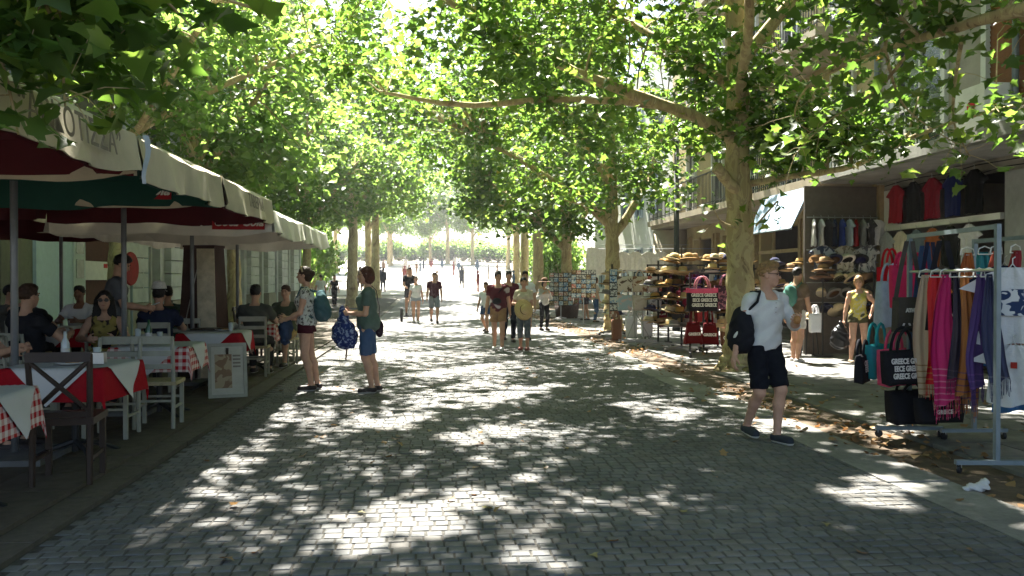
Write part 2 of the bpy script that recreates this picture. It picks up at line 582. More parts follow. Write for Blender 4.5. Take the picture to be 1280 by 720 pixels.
def person(label, loc, rz, H=1.72, sex='m', lean=0.0, twist=0.0, pelvis=None, feet=None, hands=None, elbow=None, knee=None,
           toe=(0.0, 0.0), heel=(0.0, 0.0), head=(0.0, 0.0, 0.0), skin_='fair', hair=('short', 'brown'), top=('tee', None), bottom=('shorts', None),
           shoe=None, vox=0.013, group=None, grip=(0.5, 0.5), palm=None, glasses=None, heavy=1.0, seed=1, hat=None, ptop=None):
    s = H / 1.75
    f = sex == 'f'
    PZ = pelvis if pelvis is not None else (0, 0, 0.934 - (0.02 if feet and abs(feet[0][1] - feet[1][1]) > 0.2 else 0))
    P0 = np.array(PZ, float)
    RT = rotz(twist) @ rotx(-lean)
    T = lambda x, y, z: P0 + RT @ np.array((x, y, z), float)
    SW = 0.158 if f else 0.183
    feet = feet or ((-0.11, 0.0, 0.0), (0.11, 0.02, 0.0))
    hands = hands or ((-0.26, 0.06, 0.80), (0.26, 0.06, 0.80))
    elbow = elbow or ((-0.5, -1, -0.3), (0.5, -1, -0.3))
    knee = knee or ((-0.1, 1, 0), (0.1, 1, 0))
    sh = [T(-SW, -0.01, 0.448), T(SW, -0.01, 0.448)]
    hip = [P0 + rotz(twist * 0.4) @ np.array((q * 0.088, 0, -0.01)) for q in (-1, 1)]
    el, wr, kn, an = [], [], [], []
    for i in (0, 1):
        e, w_ = ik(sh[i], hands[i], 0.285, 0.255, elbow[i]); el.append(e); wr.append(w_)
        ft = np.array(feet[i], float) + np.array((0, -0.03 * math.cos(toe[i]), 0.085 + heel[i]))
        k_, a_ = ik(hip[i], ft, 0.43, 0.42, knee[i]); kn.append(k_); an.append(a_)
    tdir = [np.array((math.sin(-toe[i]), math.cos(toe[i]), -heel[i] * 2.2)) for i in (0, 1)]
    tdir = [unit(d) for d in tdir]
    HC = T(0, 0.025, 0.695)
    RH = RT @ rotz(head[0]) @ rotx(-head[1]) @ roty(head[2])
    if ptop is None: pass
    Hd = lambda x, y, z: HC + RH @ np.array((x, y, z), float)
    pts = np.array(sh + el + wr + kn + an + [HC, P0, hip[0], hip[1]])
    lo = pts.min(0) - np.array((0.27, 0.27, 0.24)); hi = pts.max(0) + np.array((0.27, 0.27, 0.20))
    lo[2] = max(lo[2], -0.05)
    hv = heavy
    chest_r = ((0.145, 0.10, 0.19) if f else (0.168, 0.115, 0.2))
    belly_r = ((0.125 * hv, 0.095 * hv, 0.16) if f else (0.142 * hv, 0.108 * hv, 0.17))
    pel_r = ((0.172 * hv, 0.12 * hv, 0.125) if f else (0.162 * hv, 0.115 * hv, 0.125))
    def torso(F, inf=0.0, lowonly=False):
        F.ell(T(0, -0.012, 0.03), np.array(pel_r) + inf, RT, 0.05)
        if lowonly: return
        F.ell(T(0, 0.005, 0.18), np.array(belly_r) + inf, RT, 0.06)
        F.ell(T(0, 0, 0.34), np.array(chest_r) + inf, RT, 0.06)
        if f:
            for q in (-1, 1): F.ell(T(q * 0.068, 0.085, 0.335), np.array((0.062, 0.055, 0.062)) + inf, RT, 0.04)
        for i, q in ((0, -1), (1, 1)):
            F.cone(T(q * 0.03, -0.018, 0.478), sh[i], 0.042 + inf * 0.8, (0.048 if f else 0.055) + inf * 0.7, 0.045)
    # ---- body
    B = Field(lo, hi, vox)
    torso(B)
    B.cone(T(0, -0.015, 0.47), Hd(0, -0.02, -0.055), 0.056 if not f else 0.047, 0.05 if not f else 0.043, 0.03)
    for i, q in ((0, -1), (1, 1)):
        au = 0.9 if f else 1.0
        B.cone(sh[i], el[i], 0.052 * au, 0.040 * au, 0.03)
        mid = sh[i] * 0.55 + el[i] * 0.45
        B.ell(mid, (0.046 * au, 0.046 * au, 0.065), None, 0.03)
        B.cone(el[i], el[i] * 0.6 + wr[i] * 0.4, 0.040 * au, 0.041 * au, 0.02)
        B.cone(el[i] * 0.6 + wr[i] * 0.4, wr[i], 0.041 * au, 0.026 * au, 0.02)
        # hand
        d = unit(wr[i] - el[i])
        pn = np.array(palm[i], float) if palm and palm[i] is not None else np.array((-q * 1.0, 0.15, 0.0))
        pn = unit(pn - d * (pn @ d))
        ac = np.cross(d, pn) * (1 if q > 0 else -1)
        if ac[1] < -0.2: ac = -ac
        k_ = 0.008
        B.cone(wr[i], wr[i] + d * 0.05, 0.024, 0.03, 0.012)
        B.cone(wr[i] + d * 0.03 + ac * 0.018, wr[i] + d * 0.085 + ac * 0.026, 0.018, 0.014, k_)
        B.cone(wr[i] + d * 0.03 - ac * 0.014, wr[i] + d * 0.08 - ac * 0.026, 0.018, 0.013, k_)
        g = grip[i]
        for j, (of, ln) in enumerate(((0.032, 0.072), (0.0108, 0.08), (-0.0108, 0.075), (-0.031, 0.058))):
            a0 = wr[i] + d * (0.088 - 0.004 * abs(j - 1)) + ac * of
            d1 = unit(d * math.cos(g * 0.9) + pn * math.sin(g * 0.9) + ac * of * 2.0)
            a1 = a0 + d1 * ln * 0.55
            d2 = unit(d * math.cos(g * 2.3) + pn * math.sin(g * 2.3))
            B.cone(a0, a1, 0.0105, 0.0095, 0.004)
            B.cone(a1, a1 + d2 * ln * 0.5, 0.0095, 0.0085, 0.004)
        t0 = wr[i] + d * 0.03 + ac * 0.03
        t1 = t0 + unit(d * 0.7 + ac * 0.7 + pn * 0.25) * 0.042
        B.cone(t0, t1, 0.015, 0.011, 0.006)
        B.cone(t1, t1 + unit(d * 0.9 + ac * 0.25 + pn * (0.2 + g)) * 0.035, 0.011, 0.009, 0.004)
        # leg
        B.cone(hip[i], kn[i], (0.088 if f else 0.083) * hv, 0.056, 0.04)
        cf = kn[i] * 0.68 + an[i] * 0.32 + unit(np.cross(np.cross(an[i] - kn[i], tdir[i]), an[i] - kn[i])) * (-0.0)
        back = unit(-tdir[i]) * 0.016
        B.cone(kn[i], cf + back, 0.054, 0.054, 0.03)
        B.cone(cf + back, an[i], 0.052, 0.034, 0.03)
        B.cone(an[i] + np.array((0, 0, -0.03)) - tdir[i] * 0.02, an[i] + tdir[i] * 0.13 + np.array((0, 0, -0.052)), 0.04, 0.028, 0.02)
    # ---- head
    B.ell(Hd(0, -0.012, 0.03), (0.073, 0.094, 0.088), RH, 0.02)
    B.ell(Hd(0, 0.022, -0.035), (0.060, 0.070, 0.075), RH, 0.03)
    B.ell(Hd(0, 0.052, -0.088), (0.030, 0.030, 0.024), RH, 0.03)
    for q in (-1, 1):
        B.ell(Hd(q * 0.038, 0.056, -0.028), (0.024, 0.022, 0.024), RH, 0.02)
        B.ell(Hd(q * 0.074, -0.008, -0.012), (0.010, 0.020, 0.031), RH, 0.008)
        B.ell(Hd(q * 0.031, 0.092, 0.008), (0.019, 0.016, 0.012), RH, 0.012, sub=True)
        B.ell(Hd(q * 0.030, 0.082, 0.026), (0.026, 0.014, 0.007), RH, 0.012)
    B.cone(Hd(0, 0.082, 0.012), Hd(0, 0.106, -0.028), 0.008, 0.013, 0.012)
    B.ell(Hd(0, 0.078, -0.060), (0.024, 0.016, 0.012), RH, 0.012)
    V, Q = B.mesh()
    root = empty('person', loc, rz, label, 'person', group)
    def part(name, VQ, mat, parent=None):
        V, Q = VQ
        if len(V) == 0: return None
        return mo(name, np_mesh(name, V * s, Q, mat, True), parent or root)
    body = part('body', (V, Q), skin(skin_))
    # ---- hair
    st, hc = hair
    hm = HAIRM(hc)
    if st != 'none':
        fh = max(vox * 0.7, 0.007)
        Fh = Field(HC - 0.24 - (np.array((0, 0, 0.25)) if st == 'long' else 0), HC + 0.2, fh)
        Fh.ell(Hd(0, -0.017, 0.035), (0.079, 0.098, 0.093) if st != 'quiff' else (0.0765, 0.096, 0.090), RH, 0.0)
        if st == 'short':
            Fh.ell(Hd(0, 0.01, 0.085), (0.07, 0.085, 0.048), RH, 0.02)
        if st == 'quiff':
            Fh.ell(Hd(0.012, 0.045, 0.095), (0.056, 0.045, 0.034), RH, 0.03)
            Fh.ell(Hd(-0.02, 0.01, 0.105), (0.05, 0.06, 0.028), RH, 0.02)
        if st == 'bob':
            Fh.ell(Hd(0, -0.03, -0.03), (0.096, 0.098, 0.105), RH, 0.03)
        if st == 'bun':
            Fh.ell(Hd(0, -0.115, 0.02), (0.045, 0.04, 0.045), RH, 0.02)
            Fh.ell(Hd(0, -0.05, -0.02), (0.074, 0.07, 0.08), RH, 0.02)
        if st == 'long':
            for q in (-1, 1):
                Fh.cone(Hd(q * 0.065, -0.02, 0.0), Hd(q * 0.10, 0.01, -0.26), 0.05, 0.045, 0.03)
            Fh.cone(Hd(0, -0.06, 0), Hd(0, -0.09, -0.25), 0.08, 0.06, 0.04)
        Hi = np.array(RH, dtype=np.float32)
        hl = {'short': 0.045, 'quiff': 0.05, 'bob': 0.045, 'bun': 0.05, 'long': 0.04}[st]
        low = {'short': -0.03, 'quiff': -0.02, 'bob': -0.13, 'bun': -0.10, 'long': -0.6}[st]
        def hclip(x, y, z):
            px, py, pz = x - HC[0], y - HC[1], z - HC[2]
            ly = px * Hi[0][1] + py * Hi[1][1] + pz * Hi[2][1]
            lz = px * Hi[0][2] + py * Hi[1][2] + pz * Hi[2][2]
            face = np.minimum(ly - hl + 0.03 * np.clip(-lz / 0.05, -1, 1), 0.062 - lz)
            return np.maximum(face, np.maximum(low - lz, np.minimum((low + 0.03) - lz, ly + 0.005)))
        Fh.clip(hclip)
        Fh.wrinkle(0.0030 if st != 'quiff' else 0.0048, 150, seed)
        part('hair', Fh.mesh(), hm)
    # ---- face
    mb = MB()
    for q in (-1, 1):
        mb.lathe([(0, 0.0065), (0.006, 0.004), (0.0085, 0), (0.006, -0.004), (0, -0.0065)], 8, tuple(Hd(q * 0.031, 0.082, 0.008)))
    for q in (-1, 1):
        mb.tube([Hd(q * 0.014, 0.094, 0.028), Hd(q * 0.032, 0.0945, 0.032), Hd(q * 0.05, 0.083, 0.026)], [0.003, 0.004, 0.002], 5)
    mb.v = [tuple(np.array(p) * s) for p in mb.v]
    if vox < 0.016: mb.build('eyes', DARKEYE, body, smooth=True)
    mb = MB().tube([Hd(-0.022, 0.086, -0.059), Hd(0, 0.0955, -0.057), Hd(0.022, 0.086, -0.059)], [0.003, 0.0055, 0.003], 5)
    mb.v = [tuple(np.array(p) * s) for p in mb.v]
    if vox < 0.016: mb.build('mouth', LIPS, body, smooth=True)
    if glasses:
        mb = MB()
        for q in (-1, 1):
            c = [Hd(q * 0.033 + 0.023 * math.cos(a), 0.103, 0.006 + 0.018 * math.sin(a)) for a in [k * math.pi / 5 for k in range(11)]]
            mb.tube(c, 0.0028, 5)
            mb.tube([Hd(q * 0.056, 0.10, 0.012), Hd(q * 0.078, 0.0, 0.012)], 0.0025, 5)
            if glasses == 'sun':
                cc = [Hd(q * 0.033 + 0.023 * math.cos(a), 0.103, 0.006 + 0.018 * math.sin(a)) for a in [k * math.pi / 5 for k in range(10)]]
                mb.add(cc, [tuple(range(10))])
        mb.tube([Hd(-0.012, 0.104, 0.01), Hd(0.012, 0.104, 0.01)], 0.0025, 5)
        mb.v = [tuple(np.array(p) * s) for p in mb.v]
        mb.build('glasses', FRAMEM, root)
    # ---- clothes
    RTf = np.array(RT, dtype=np.float32)
    def tz(x, y, z):
        return (x - P0[0]) * RTf[0][2] + (y - P0[1]) * RTf[1][2] + (z - P0[2]) * RTf[2][2]
    def ty(x, y, z):
        return (x - P0[0]) * RTf[0][1] + (y - P0[1]) * RTf[1][1] + (z - P0[2]) * RTf[2][1]
    def tx(x, y, z):
        return (x - P0[0]) * RTf[0][0] + (y - P0[1]) * RTf[1][0] + (z - P0[2]) * RTf[2][0]
    kind, tm = top[0], top[1]
    hem = top[2] if len(top) > 2 else -0.06
    if kind != 'none':
        C = Field(lo, hi, vox)
        inf = 0.021 if kind != 'tank' else 0.014
        torso(C, inf)
        sl_ = {'tee': 0.62, 'tank': 0.0, 'long': 1.0, 'rolled': 1.0, 'shirt': 0.75, 'cap': 0.3}[kind]
        for i in (0, 1):
            if sl_ > 0:
                e2 = sh[i] + (el[i] - sh[i]) * sl_
                C.cone(sh[i], e2, 0.062 if not f else 0.055, (0.068 if not f else 0.058) if kind not in ('long', 'rolled') else 0.054, 0.03, cut=sl_ < 1)
            if kind in ('long', 'rolled'):
                ff = 0.95 if kind == 'long' else 0.42
                C.cone(el[i], el[i] + (wr[i] - el[i]) * ff, 0.052, 0.048 if kind == 'rolled' else 0.036, 0.02, cut=True)
        C.wrinkle(0.0042, 38, seed)
        nk = 0.492
        def tclip(x, y, z):
            a = tz(x, y, z)
            w_ = 0.012 * np.sin(tx(x, y, z) * 22 + seed)
            neck = np.minimum(a - nk + 0.35 * np.clip(ty(x, y, z) + 0.02, -0.03, 0.2), 0.078 - np.abs(tx(x, y, z)))
            d = np.maximum(neck, (hem + w_) - a)
            if kind == 'tank':
                d = np.maximum(d, np.abs(tx(x, y, z)) - (0.17 - 0.2 * np.clip(a - 0.33, 0, 0.3)))
            return d
        C.clip(tclip)
        part('shirt' if kind not in ('tank',) else 'top', C.mesh(), tm)
    kind, bm = bottom[0], bottom[1]
    if kind != 'none':
        C = Field(lo, hi, vox)
        torso(C, 0.009, lowonly=True)
        fr, r1, r2 = {'hot': (0.26, 0.105, 0.112), 'shorts': (0.68, 0.10, 0.092), 'bermuda': (0.93, 0.10, 0.085), 'capri': (1, 0.098, 0.072), 'trousers': (1, 0.098, 0.07)}[kind]
        for i in (0, 1):
            e2 = hip[i] + (kn[i] - hip[i]) * fr
            C.cone(hip[i], e2, (r1 - 0.004) * (0.97 + 0.03 * hv) * hv ** 0.5, r2, 0.03, cut=fr < 1)
            if kind in ('capri', 'trousers'):
                g = 0.45 if kind == 'capri' else 0.94
                C.cone(kn[i], kn[i] + (an[i] - kn[i]) * g, 0.072, 0.066 if kind == 'capri' else 0.055, 0.02, cut=True)
        C.wrinkle(0.0038, 36, seed + 3)
        C.clip(lambda x, y, z: tz(x, y, z) - 0.10)
        part({'hot': 'shorts', 'shorts': 'shorts', 'bermuda': 'shorts', 'capri': 'trousers', 'trousers': 'trousers'}[kind], C.mesh(), bm)
    if shoe is not None:
        for i in (0, 1):
            C = Field(an[i] - 0.22, an[i] + 0.22, max(0.009, vox * 0.8))
            ht = an[i] - tdir[i] * 0.025 + np.array((0, 0, -0.035))
            C.cone(ht, an[i] + tdir[i] * 0.15 + np.array((0, 0, -0.05)), 0.050, 0.038, 0.02)
            C.cone(ht + tdir[i] * 0.07, an[i] + tdir[i] * 0.15 + np.array((0, 0, -0.05)), 0.048, 0.042, 0.02)
            up = unit(np.cross(np.cross(tdir[i], (0, 0, 1)), tdir[i]))
            C.clip_plane(an[i] - up * 0.085, -up)
            C.clip_plane(an[i] - up * 0.005, up)
            sm = part('shoe', C.mesh(), shoe)
            C = Field(an[i] - 0.22, an[i] + 0.22, max(0.009, vox * 0.8))
            C.cone(ht, an[i] + tdir[i] * 0.15 + np.array((0, 0, -0.05)), 0.054, 0.044, 0.02)
            C.cone(ht + tdir[i] * 0.07, an[i] + tdir[i] * 0.15 + np.array((0, 0, -0.05)), 0.052, 0.046, 0.02)
            C.clip_plane(an[i] - up * 0.088, -up)
            C.clip_plane(an[i] - up * 0.066, up)
            if vox < 0.016: part('sole', C.mesh(), M('sole_pale', (0.5, 0.48, 0.44), var=0.1), sm)
    info = dict(s=s, T=lambda x, y, z: T(x, y, z) * s, Hd=lambda x, y, z: Hd(x, y, z) * s, wr=[p * s for p in wr], el=[p * s for p in el], sh=[p * s for p in sh], RT=RT, RH=RH, root=root)
    return info

def world_pt(info, p):
    r = info['root']
    c, s_ = math.cos(r.rotation_euler[2]), math.sin(r.rotation_euler[2])
    return (r.location[0] + p[0] * c - p[1] * s_, r.location[1] + p[0] * s_ + p[1] * c, r.location[2] + p[2])
# ------------------------------------------------------------ trees
def leaf_template(near=True):
    if near:
        out = [(0, 0), (0.16, -0.06), (0.40, 0.02), (0.30, 0.20), (0.56, 0.42), (0.30, 0.48), (0.22, 0.62), (0, 1.0),
               (-0.22, 0.62), (-0.30, 0.48), (-0.56, 0.42), (-0.30, 0.20), (-0.40, 0.02), (-0.16, -0.06)]
    else:
        out = [(0, 0), (0.5, 0.15), (0.42, 0.5), (0, 1.0), (-0.42, 0.5), (-0.5, 0.15)]
    v = [(0, 0.34, 0.0)] + [(x, y, 0.24 * abs(x) ** 1.3 - 0.36 * (y - 0.3) ** 2) for x, y in out]
    n = len(out)
    f = [(0, 1 + i, 1 + (i + 1) % n) for i in range(n)]
    return np.array(v, dtype=np.float32), np.array(f, dtype=np.int32)
LT_NEAR, LT_FAR = leaf_template(True), leaf_template(False)

def frames(N, rng, flat=0.55, droop=0.35):
    """random leaf frames: tip direction and normal"""
    az = rng.uniform(0, 2 * np.pi, N)
    tip = np.stack([np.cos(az), np.sin(az), rng.normal(-droop, 0.4, N)], 1)
    tip /= np.linalg.norm(tip, axis=1)[:, None]
    up = np.stack([rng.normal(0, flat, N), rng.normal(0, flat, N), np.ones(N)], 1)
    nrm = up - tip * (up * tip).sum(1)[:, None]
    nrm /= np.linalg.norm(nrm, axis=1)[:, None] + 1e-6
    side = np.cross(tip, nrm)
    return side, tip, nrm

def leaf_mesh(name, P, size, rng, mat, tmpl, flat=0.55, droop=0.35, tone=None):
    v, f = tmpl
    N = len(P)
    s, t, n = frames(N, rng, flat, droop)
    V = P[:, None, :] + size[:, None, None] * (v[None, :, 0:1] * s[:, None, :] + v[None, :, 1:2] * t[:, None, :] + v[None, :, 2:3] * n[:, None, :])
    F = f[None] + (np.arange(N) * len(v))[:, None, None]
    if tone is None: tone = np.clip(rng.beta(2, 2.6, N), 0, 1)
    return np_mesh(name, V.reshape(-1, 3), F.reshape(-1, 3), mat, False, np.repeat(tone, len(v)))

def curve(pts, n=8, jit=0.0, rng=None):
    """Catmull-Rom through (x,y,z,r)"""
    p = [np.array(q, float) for q in pts]
    p = [p[0]] + p + [p[-1]]
    out = []
    for i in range(1, len(p) - 2):
        for k in range(n):
            t = k / n
            a, b, c, d = p[i - 1], p[i], p[i + 1], p[i + 2]
            q = 0.5 * (2 * b + (c - a) * t + (2 * a - 5 * b + 4 * c - d) * t * t + (3 * b - 3 * c + d - a) * t ** 3)
            if jit and rng is not None: q[:3] += rng.normal(0, jit, 3)
            out.append(q)
    out.append(p[-1])
    return out

def plane_tree(name, label, loc, trunk, limbs, blobs, seed=1, leaf=(0.10, 0.19), per=60, spread=(0.5, 0.5, 0.26), tmpl=LT_NEAR, mat=None,
               reject=None, group=None, seg=10, twig=0.02, sprays=None, cat='tree'):
    rng = np.random.default_rng(seed)
    root = empty(name, loc, 0, label, cat, group)
    L = np.array(loc)
    skel = []
    def tube_part(nm, pts, n, flare=False):
        q = curve(pts, 14 if nm == 'trunk' else 8, 0.005, rng)
        mb = MB().tube([x[:3] for x in q], [x[3] * (1 + (0.06 * math.sin(i * 1.3) if i else 0)) for i, x in enumerate(q)], n)
        ph = rng.uniform(0, 6)
        if nm == 'trunk':
            nv = []
            for idx, v in enumerate(mb.v):
                c = q[min(idx // n, len(q) - 1)]
                a = 2 * math.pi * (idx % n) / n
                z = c[2]
                k = 1 + 0.055 * math.sin(3 * a + z * 1.4 + ph) + 0.035 * math.sin(5 * a - z * 3.1 + ph) + 0.02 * math.sin(8 * a + z * 7)
                if z < 0.7: k += 0.45 * (0.7 - z) * (0.5 + 0.5 * math.sin(5 * a + ph)) ** 2
                nv.append((c[0] + (v[0] - c[0]) * k, c[1] + (v[1] - c[1]) * k, v[2]))
            mb.v = nv
        o = mb.build(nm, BARK, root, smooth=True)
        return o, q
    o, q = tube_part('trunk', trunk, 22)
    skel += [x for x in q if x[2] > 2.6]
    for lb in limbs:
        o, q = tube_part('limb', lb, 9)
        skel += q[len(q) // 4:]
    S = np.array(skel)
    # clumps of leaves in the crown
    cl = []
    for (cx, cy, cz, rx, ry, rz_, n) in blobs:
        u = rng.normal(0, 1, (n, 3))
        u /= np.linalg.norm(u, axis=1)[:, None]
        rr = rng.uniform(0.25, 1, n) ** 0.5
        c = np.array((cx, cy, cz)) + u * rr[:, None] * np.array((rx, ry, rz_))
        if reject is not None:
            c = c[[not reject(*(p + L)) for p in c]]
        cl.append(c)
    C = np.concatenate(cl)
    tw = MB()
    pos = []
    for c in C:
        d = np.linalg.norm(S[:, :3] - c - np.array((0, 0, 0.25)), axis=1)
        j = int(np.argmin(d + rng.uniform(0, 0.5, len(d))))
        a = S[j, :3]
        mid = (a + c) / 2 + np.array((rng.normal(0, 0.12), rng.normal(0, 0.12), 0.10 + 0.12 * d[j] * rng.uniform(-0.3, 0.9)))
        r0 = min(S[j, 3] * 0.6, twig * (0.6 + 0.35 * d[j]))
        pts = [a, a * 0.6 + mid * 0.4 + np.array((0, 0, 0.05)), mid, mid * 0.4 + c * 0.6, c]
        tw.tube(pts, [r0, r0 * 0.8, r0 * 0.6, r0 * 0.42, 0.004], 4, cap=False)
        n = max(4, int(per * rng.uniform(0.5, 1.4)))
        k = int(n * 0.25)
        t = rng.uniform(0.35, 1, k)[:, None]
        along = (1 - t) ** 2 * a + 2 * t * (1 - t) * mid + t * t * c + rng.normal(0, 0.10, (k, 3))
        ball = c + rng.normal(0, 1, (n - k, 3)) * np.array(spread)
        pos.append(along); pos.append(ball)
    tag(tw.build('branches', BARK, root), kind='stuff')
    P = np.concatenate(pos)
    if reject is not None:
        P = P[[not reject(*(p + L)) for p in P]]
    size = rng.uniform(leaf[0], leaf[1], len(P))
    me = leaf_mesh('crown', P, size, rng, mat or LEAF, tmpl)
    o = mo('crown', me, root)
    tag(o, kind='stuff')
    # near sprays: leaves one can pick apart
    if sprays:
        lm = []
        for k in range(7):
            r2 = np.random.default_rng(100 + k)
            lm.append(leaf_mesh('leaf', np.zeros((1, 3), dtype=np.float32), np.ones(1), r2, mat or LEAF, LT_NEAR, 0.05, 0.0, np.array([0.15 + 0.11 * k])))
        rs = random.Random(seed)
        for pts, nl, sz, drop in sprays:
            q = curve(pts, 8)
            MB().tube([x[:3] for x in q], [x[3] for x in q], 6).build('branch', BARK, root, smooth=True)
            for k in range(nl):
                t = rs.uniform(0.12, 1.0)
                i = int(t * (len(q) - 1))
                b = q[i][:3]
                off = np.array((rs.gauss(0, drop), rs.gauss(0, drop), rs.gauss(-0.35 * drop, drop * 0.7)))
                p = b + off
                l = mo('leaf', lm[rs.randrange(7)], root, tuple(p), (rs.gauss(-0.25, 0.45), rs.gauss(0, 0.45), rs.uniform(0, 6.28)), rs.uniform(sz[0], sz[1]))
                if k % 3 == 0:
                    tt = MB().tube([b, (b + p) / 2 + np.array((0, 0, 0.03)), p], [0.004, 0.003, 0.002], 4, cap=False)
                    tt.build('twig', BARK, root)
    return root
# ------------------------------------------------------------ the ground
RX0, RX1 = -2.25, 3.33        # road edges
STONE = M('sett_stone', (0.118, 0.121, 0.120), rough=0.8, var=0.3, scale=5, bump=0.5, bscale=60, wear=0.35)
STONE_B = M('sett_stone_warm', (0.128, 0.124, 0.116), rough=0.8, var=0.3, scale=6, bump=0.5, bscale=70, wear=0.35)
STONE_C = M('sett_stone_dark', (0.100, 0.104, 0.106), rough=0.75, var=0.3, scale=6, bump=0.5, bscale=70, wear=0.35)
MORTAR = M('sett_joint', (0.062, 0.058, 0.050), rough=0.95, var=0.4, scale=30, bump=0.6)
KERB = M('kerb_granite', (0.20, 0.20, 0.19), rough=0.85, var=0.2, scale=18, bump=0.35, bscale=120, wear=0.4)
DIRT = M('dirt', (0.10, 0.075, 0.05), rough=0.95, var=0.45, scale=7, bump=0.8, bscale=60)
SLAB = M('pavement_slab', (0.165, 0.165, 0.155), rough=0.85, var=0.22, scale=6, bump=0.3, bscale=90, wear=0.45)
SLAB2 = M('pavement_slab_dark', (0.13, 0.132, 0.128), rough=0.85, var=0.25, scale=6, bump=0.3, bscale=90, wear=0.45)
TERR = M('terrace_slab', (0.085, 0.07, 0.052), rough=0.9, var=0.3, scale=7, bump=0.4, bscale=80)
def far_road_mat():
    m, t, p = nodes_of('road_far')
    co = coords(t)
    b = t.nodes.new('ShaderNodeTexBrick')
    b.inputs['Scale'].default_value = 10
    b.inputs['Mortar Size'].default_value = 0.03
    b.inputs['Brick Width'].default_value = 1.1
    b.inputs['Row Height'].default_value = 1.0
    b.inputs['Color1'].default_value = (0.135, 0.137, 0.135, 1)
    b.inputs['Color2'].default_value = (0.105, 0.108, 0.108, 1)
    b.inputs['Mortar'].default_value = (0.07, 0.065, 0.055, 1)
    t.links.new(co, b.inputs['Vector'])
    n = noise(t, 1.3, 4, 0.6, co)
    mx = t.nodes.new('ShaderNodeMixRGB'); mx.blend_type = 'MULTIPLY'; mx.inputs[0].default_value = 0.6
    r = ramp(t, [(0.3, (0.65, 0.65, 0.65)), (0.7, (1.2, 1.17, 1.1))])
    t.links.new(n.outputs['Fac'], r.inputs[0])
    t.links.new(b.outputs['Color'], mx.inputs[1]); t.links.new(r.outputs[0], mx.inputs[2])
    t.links.new(mx.outputs[0], p.inputs['Base Color'])
    p.inputs['Roughness'].default_value = 0.8
    bp = t.nodes.new('ShaderNodeBump'); bp.inputs['Strength'].default_value = 0.6; bp.inputs['Distance'].default_value = 0.01; bp.invert = True
    t.links.new(b.outputs['Fac'], bp.inputs['Height']); t.links.new(bp.outputs[0], p.inputs['Normal'])
    return m
def strip(name, x0, x1, ys, z, mat, parent=None):
    mb = MB()
    vs, fs = [], []
    for y in ys:
        vs += [(x0, y, gz(y) + z), (x1, y, gz(y) + z)]
    for i in range(len(ys) - 1):
        fs.append((2 * i, 2 * i + 1, 2 * i + 3, 2 * i + 2))
    mb.add(vs, fs)
    o = mb.build(name, mat, parent)
    if parent is None: tag(o, kind='structure')
    return o
YS = [-30, -5, 3, 20] + list(range(24, 200, 4)) + [260, 400]
g = strip('ground', -500, 500, YS, -0.045, M('earth', (0.20, 0.18, 0.14), var=0.3, scale=0.6, bump=0.3))
SETT_END = 19.0
road = strip('road', RX0, RX1, [-30, -5, 3, SETT_END], -0.006, MORTAR)
strip('road_surface', RX0, RX1, [SETT_END, 24] + list(range(28, 61, 4)), 0.0, far_road_mat(), road)
PALE = M('plaza_stone', (0.42, 0.39, 0.33), rough=0.8, var=0.15, scale=1.5)
strip('plaza', -30, 9.0, [60] + list(range(64, 200, 4)), 0.004, PALE)
# setts: rows across the street, each stone bevelled
rs = random.Random(4)
def sett_verts(w_, l_, tilt):
    b = 0.006
    vs = []
    for (ix, iy, z) in ((0, 0, -0.008), (b, b, 0.0)):
        for a, c in ((-1, -1), (1, -1), (1, 1), (-1, 1)):
            x, y = a * (w_ / 2 - ix), c * (l_ / 2 - iy)
            vs.append((x, y, z + (x * tilt[0] * 0.4 + y * tilt[1] * 0.4 if z == 0 else 0)))
    return vs, [(4, 5, 6, 7), (0, 1, 5, 4), (1, 2, 6, 5), (2, 3, 7, 6), (3, 0, 4, 7)]
SM = []
for k in range(8):
    vs, fs = sett_verts(0.094, 0.094, (rs.gauss(0, 0.03), rs.gauss(0, 0.03)))
    SM.append(MB().add(vs, fs).mesh('sett', (STONE, STONE_B, STONE_C)[k % 3]))
near, rest = 0, MB()
y = 3.6
row = 0
while y < SETT_END - 0.05:
    pitch = 0.104
    x = RX0 + 0.052 * (row % 2) + rs.uniform(0, 0.02)
    while x < RX1 - 0.04:
        w_ = rs.uniform(0.088, 0.118)
        cx, cy = x + w_ / 2, y + rs.gauss(0, 0.004)
        zz = rs.gauss(0, 0.0010)
        vis = (cx > -1.9 - (y - 4.5)) and y > 4.15
        if vis and near < 300 and y < 5.3 and cx < 2.9:
            mo('sett', SM[rs.randrange(8)], road, (cx, cy, zz), (0, 0, rs.gauss(0, 0.04)), ((w_ - 0.007) / 0.094, 1, 1))
            near += 1
        else:
            vs, fs = sett_verts(w_ - 0.007, 0.097, (rs.gauss(0, 0.03), rs.gauss(0, 0.03)))
            a = rs.gauss(0, 0.03)
            rest.mi = rs.choice((0, 0, 0, 1, 1, 2))
            if 13.78 < y < 13.9 or 15.0 < y < 15.1: rest.mi = 3
            rest.add([(cx + vx * math.cos(a) - vy * math.sin(a), cy + vx * math.sin(a) + vy * math.cos(a), vz + zz) for vx, vy, vz in vs], fs)
        x += w_
    y += pitch
    row += 1
o = rest.build('setts', [STONE, STONE_B, STONE_C, KERB], road)
tag(o, kind='stuff')
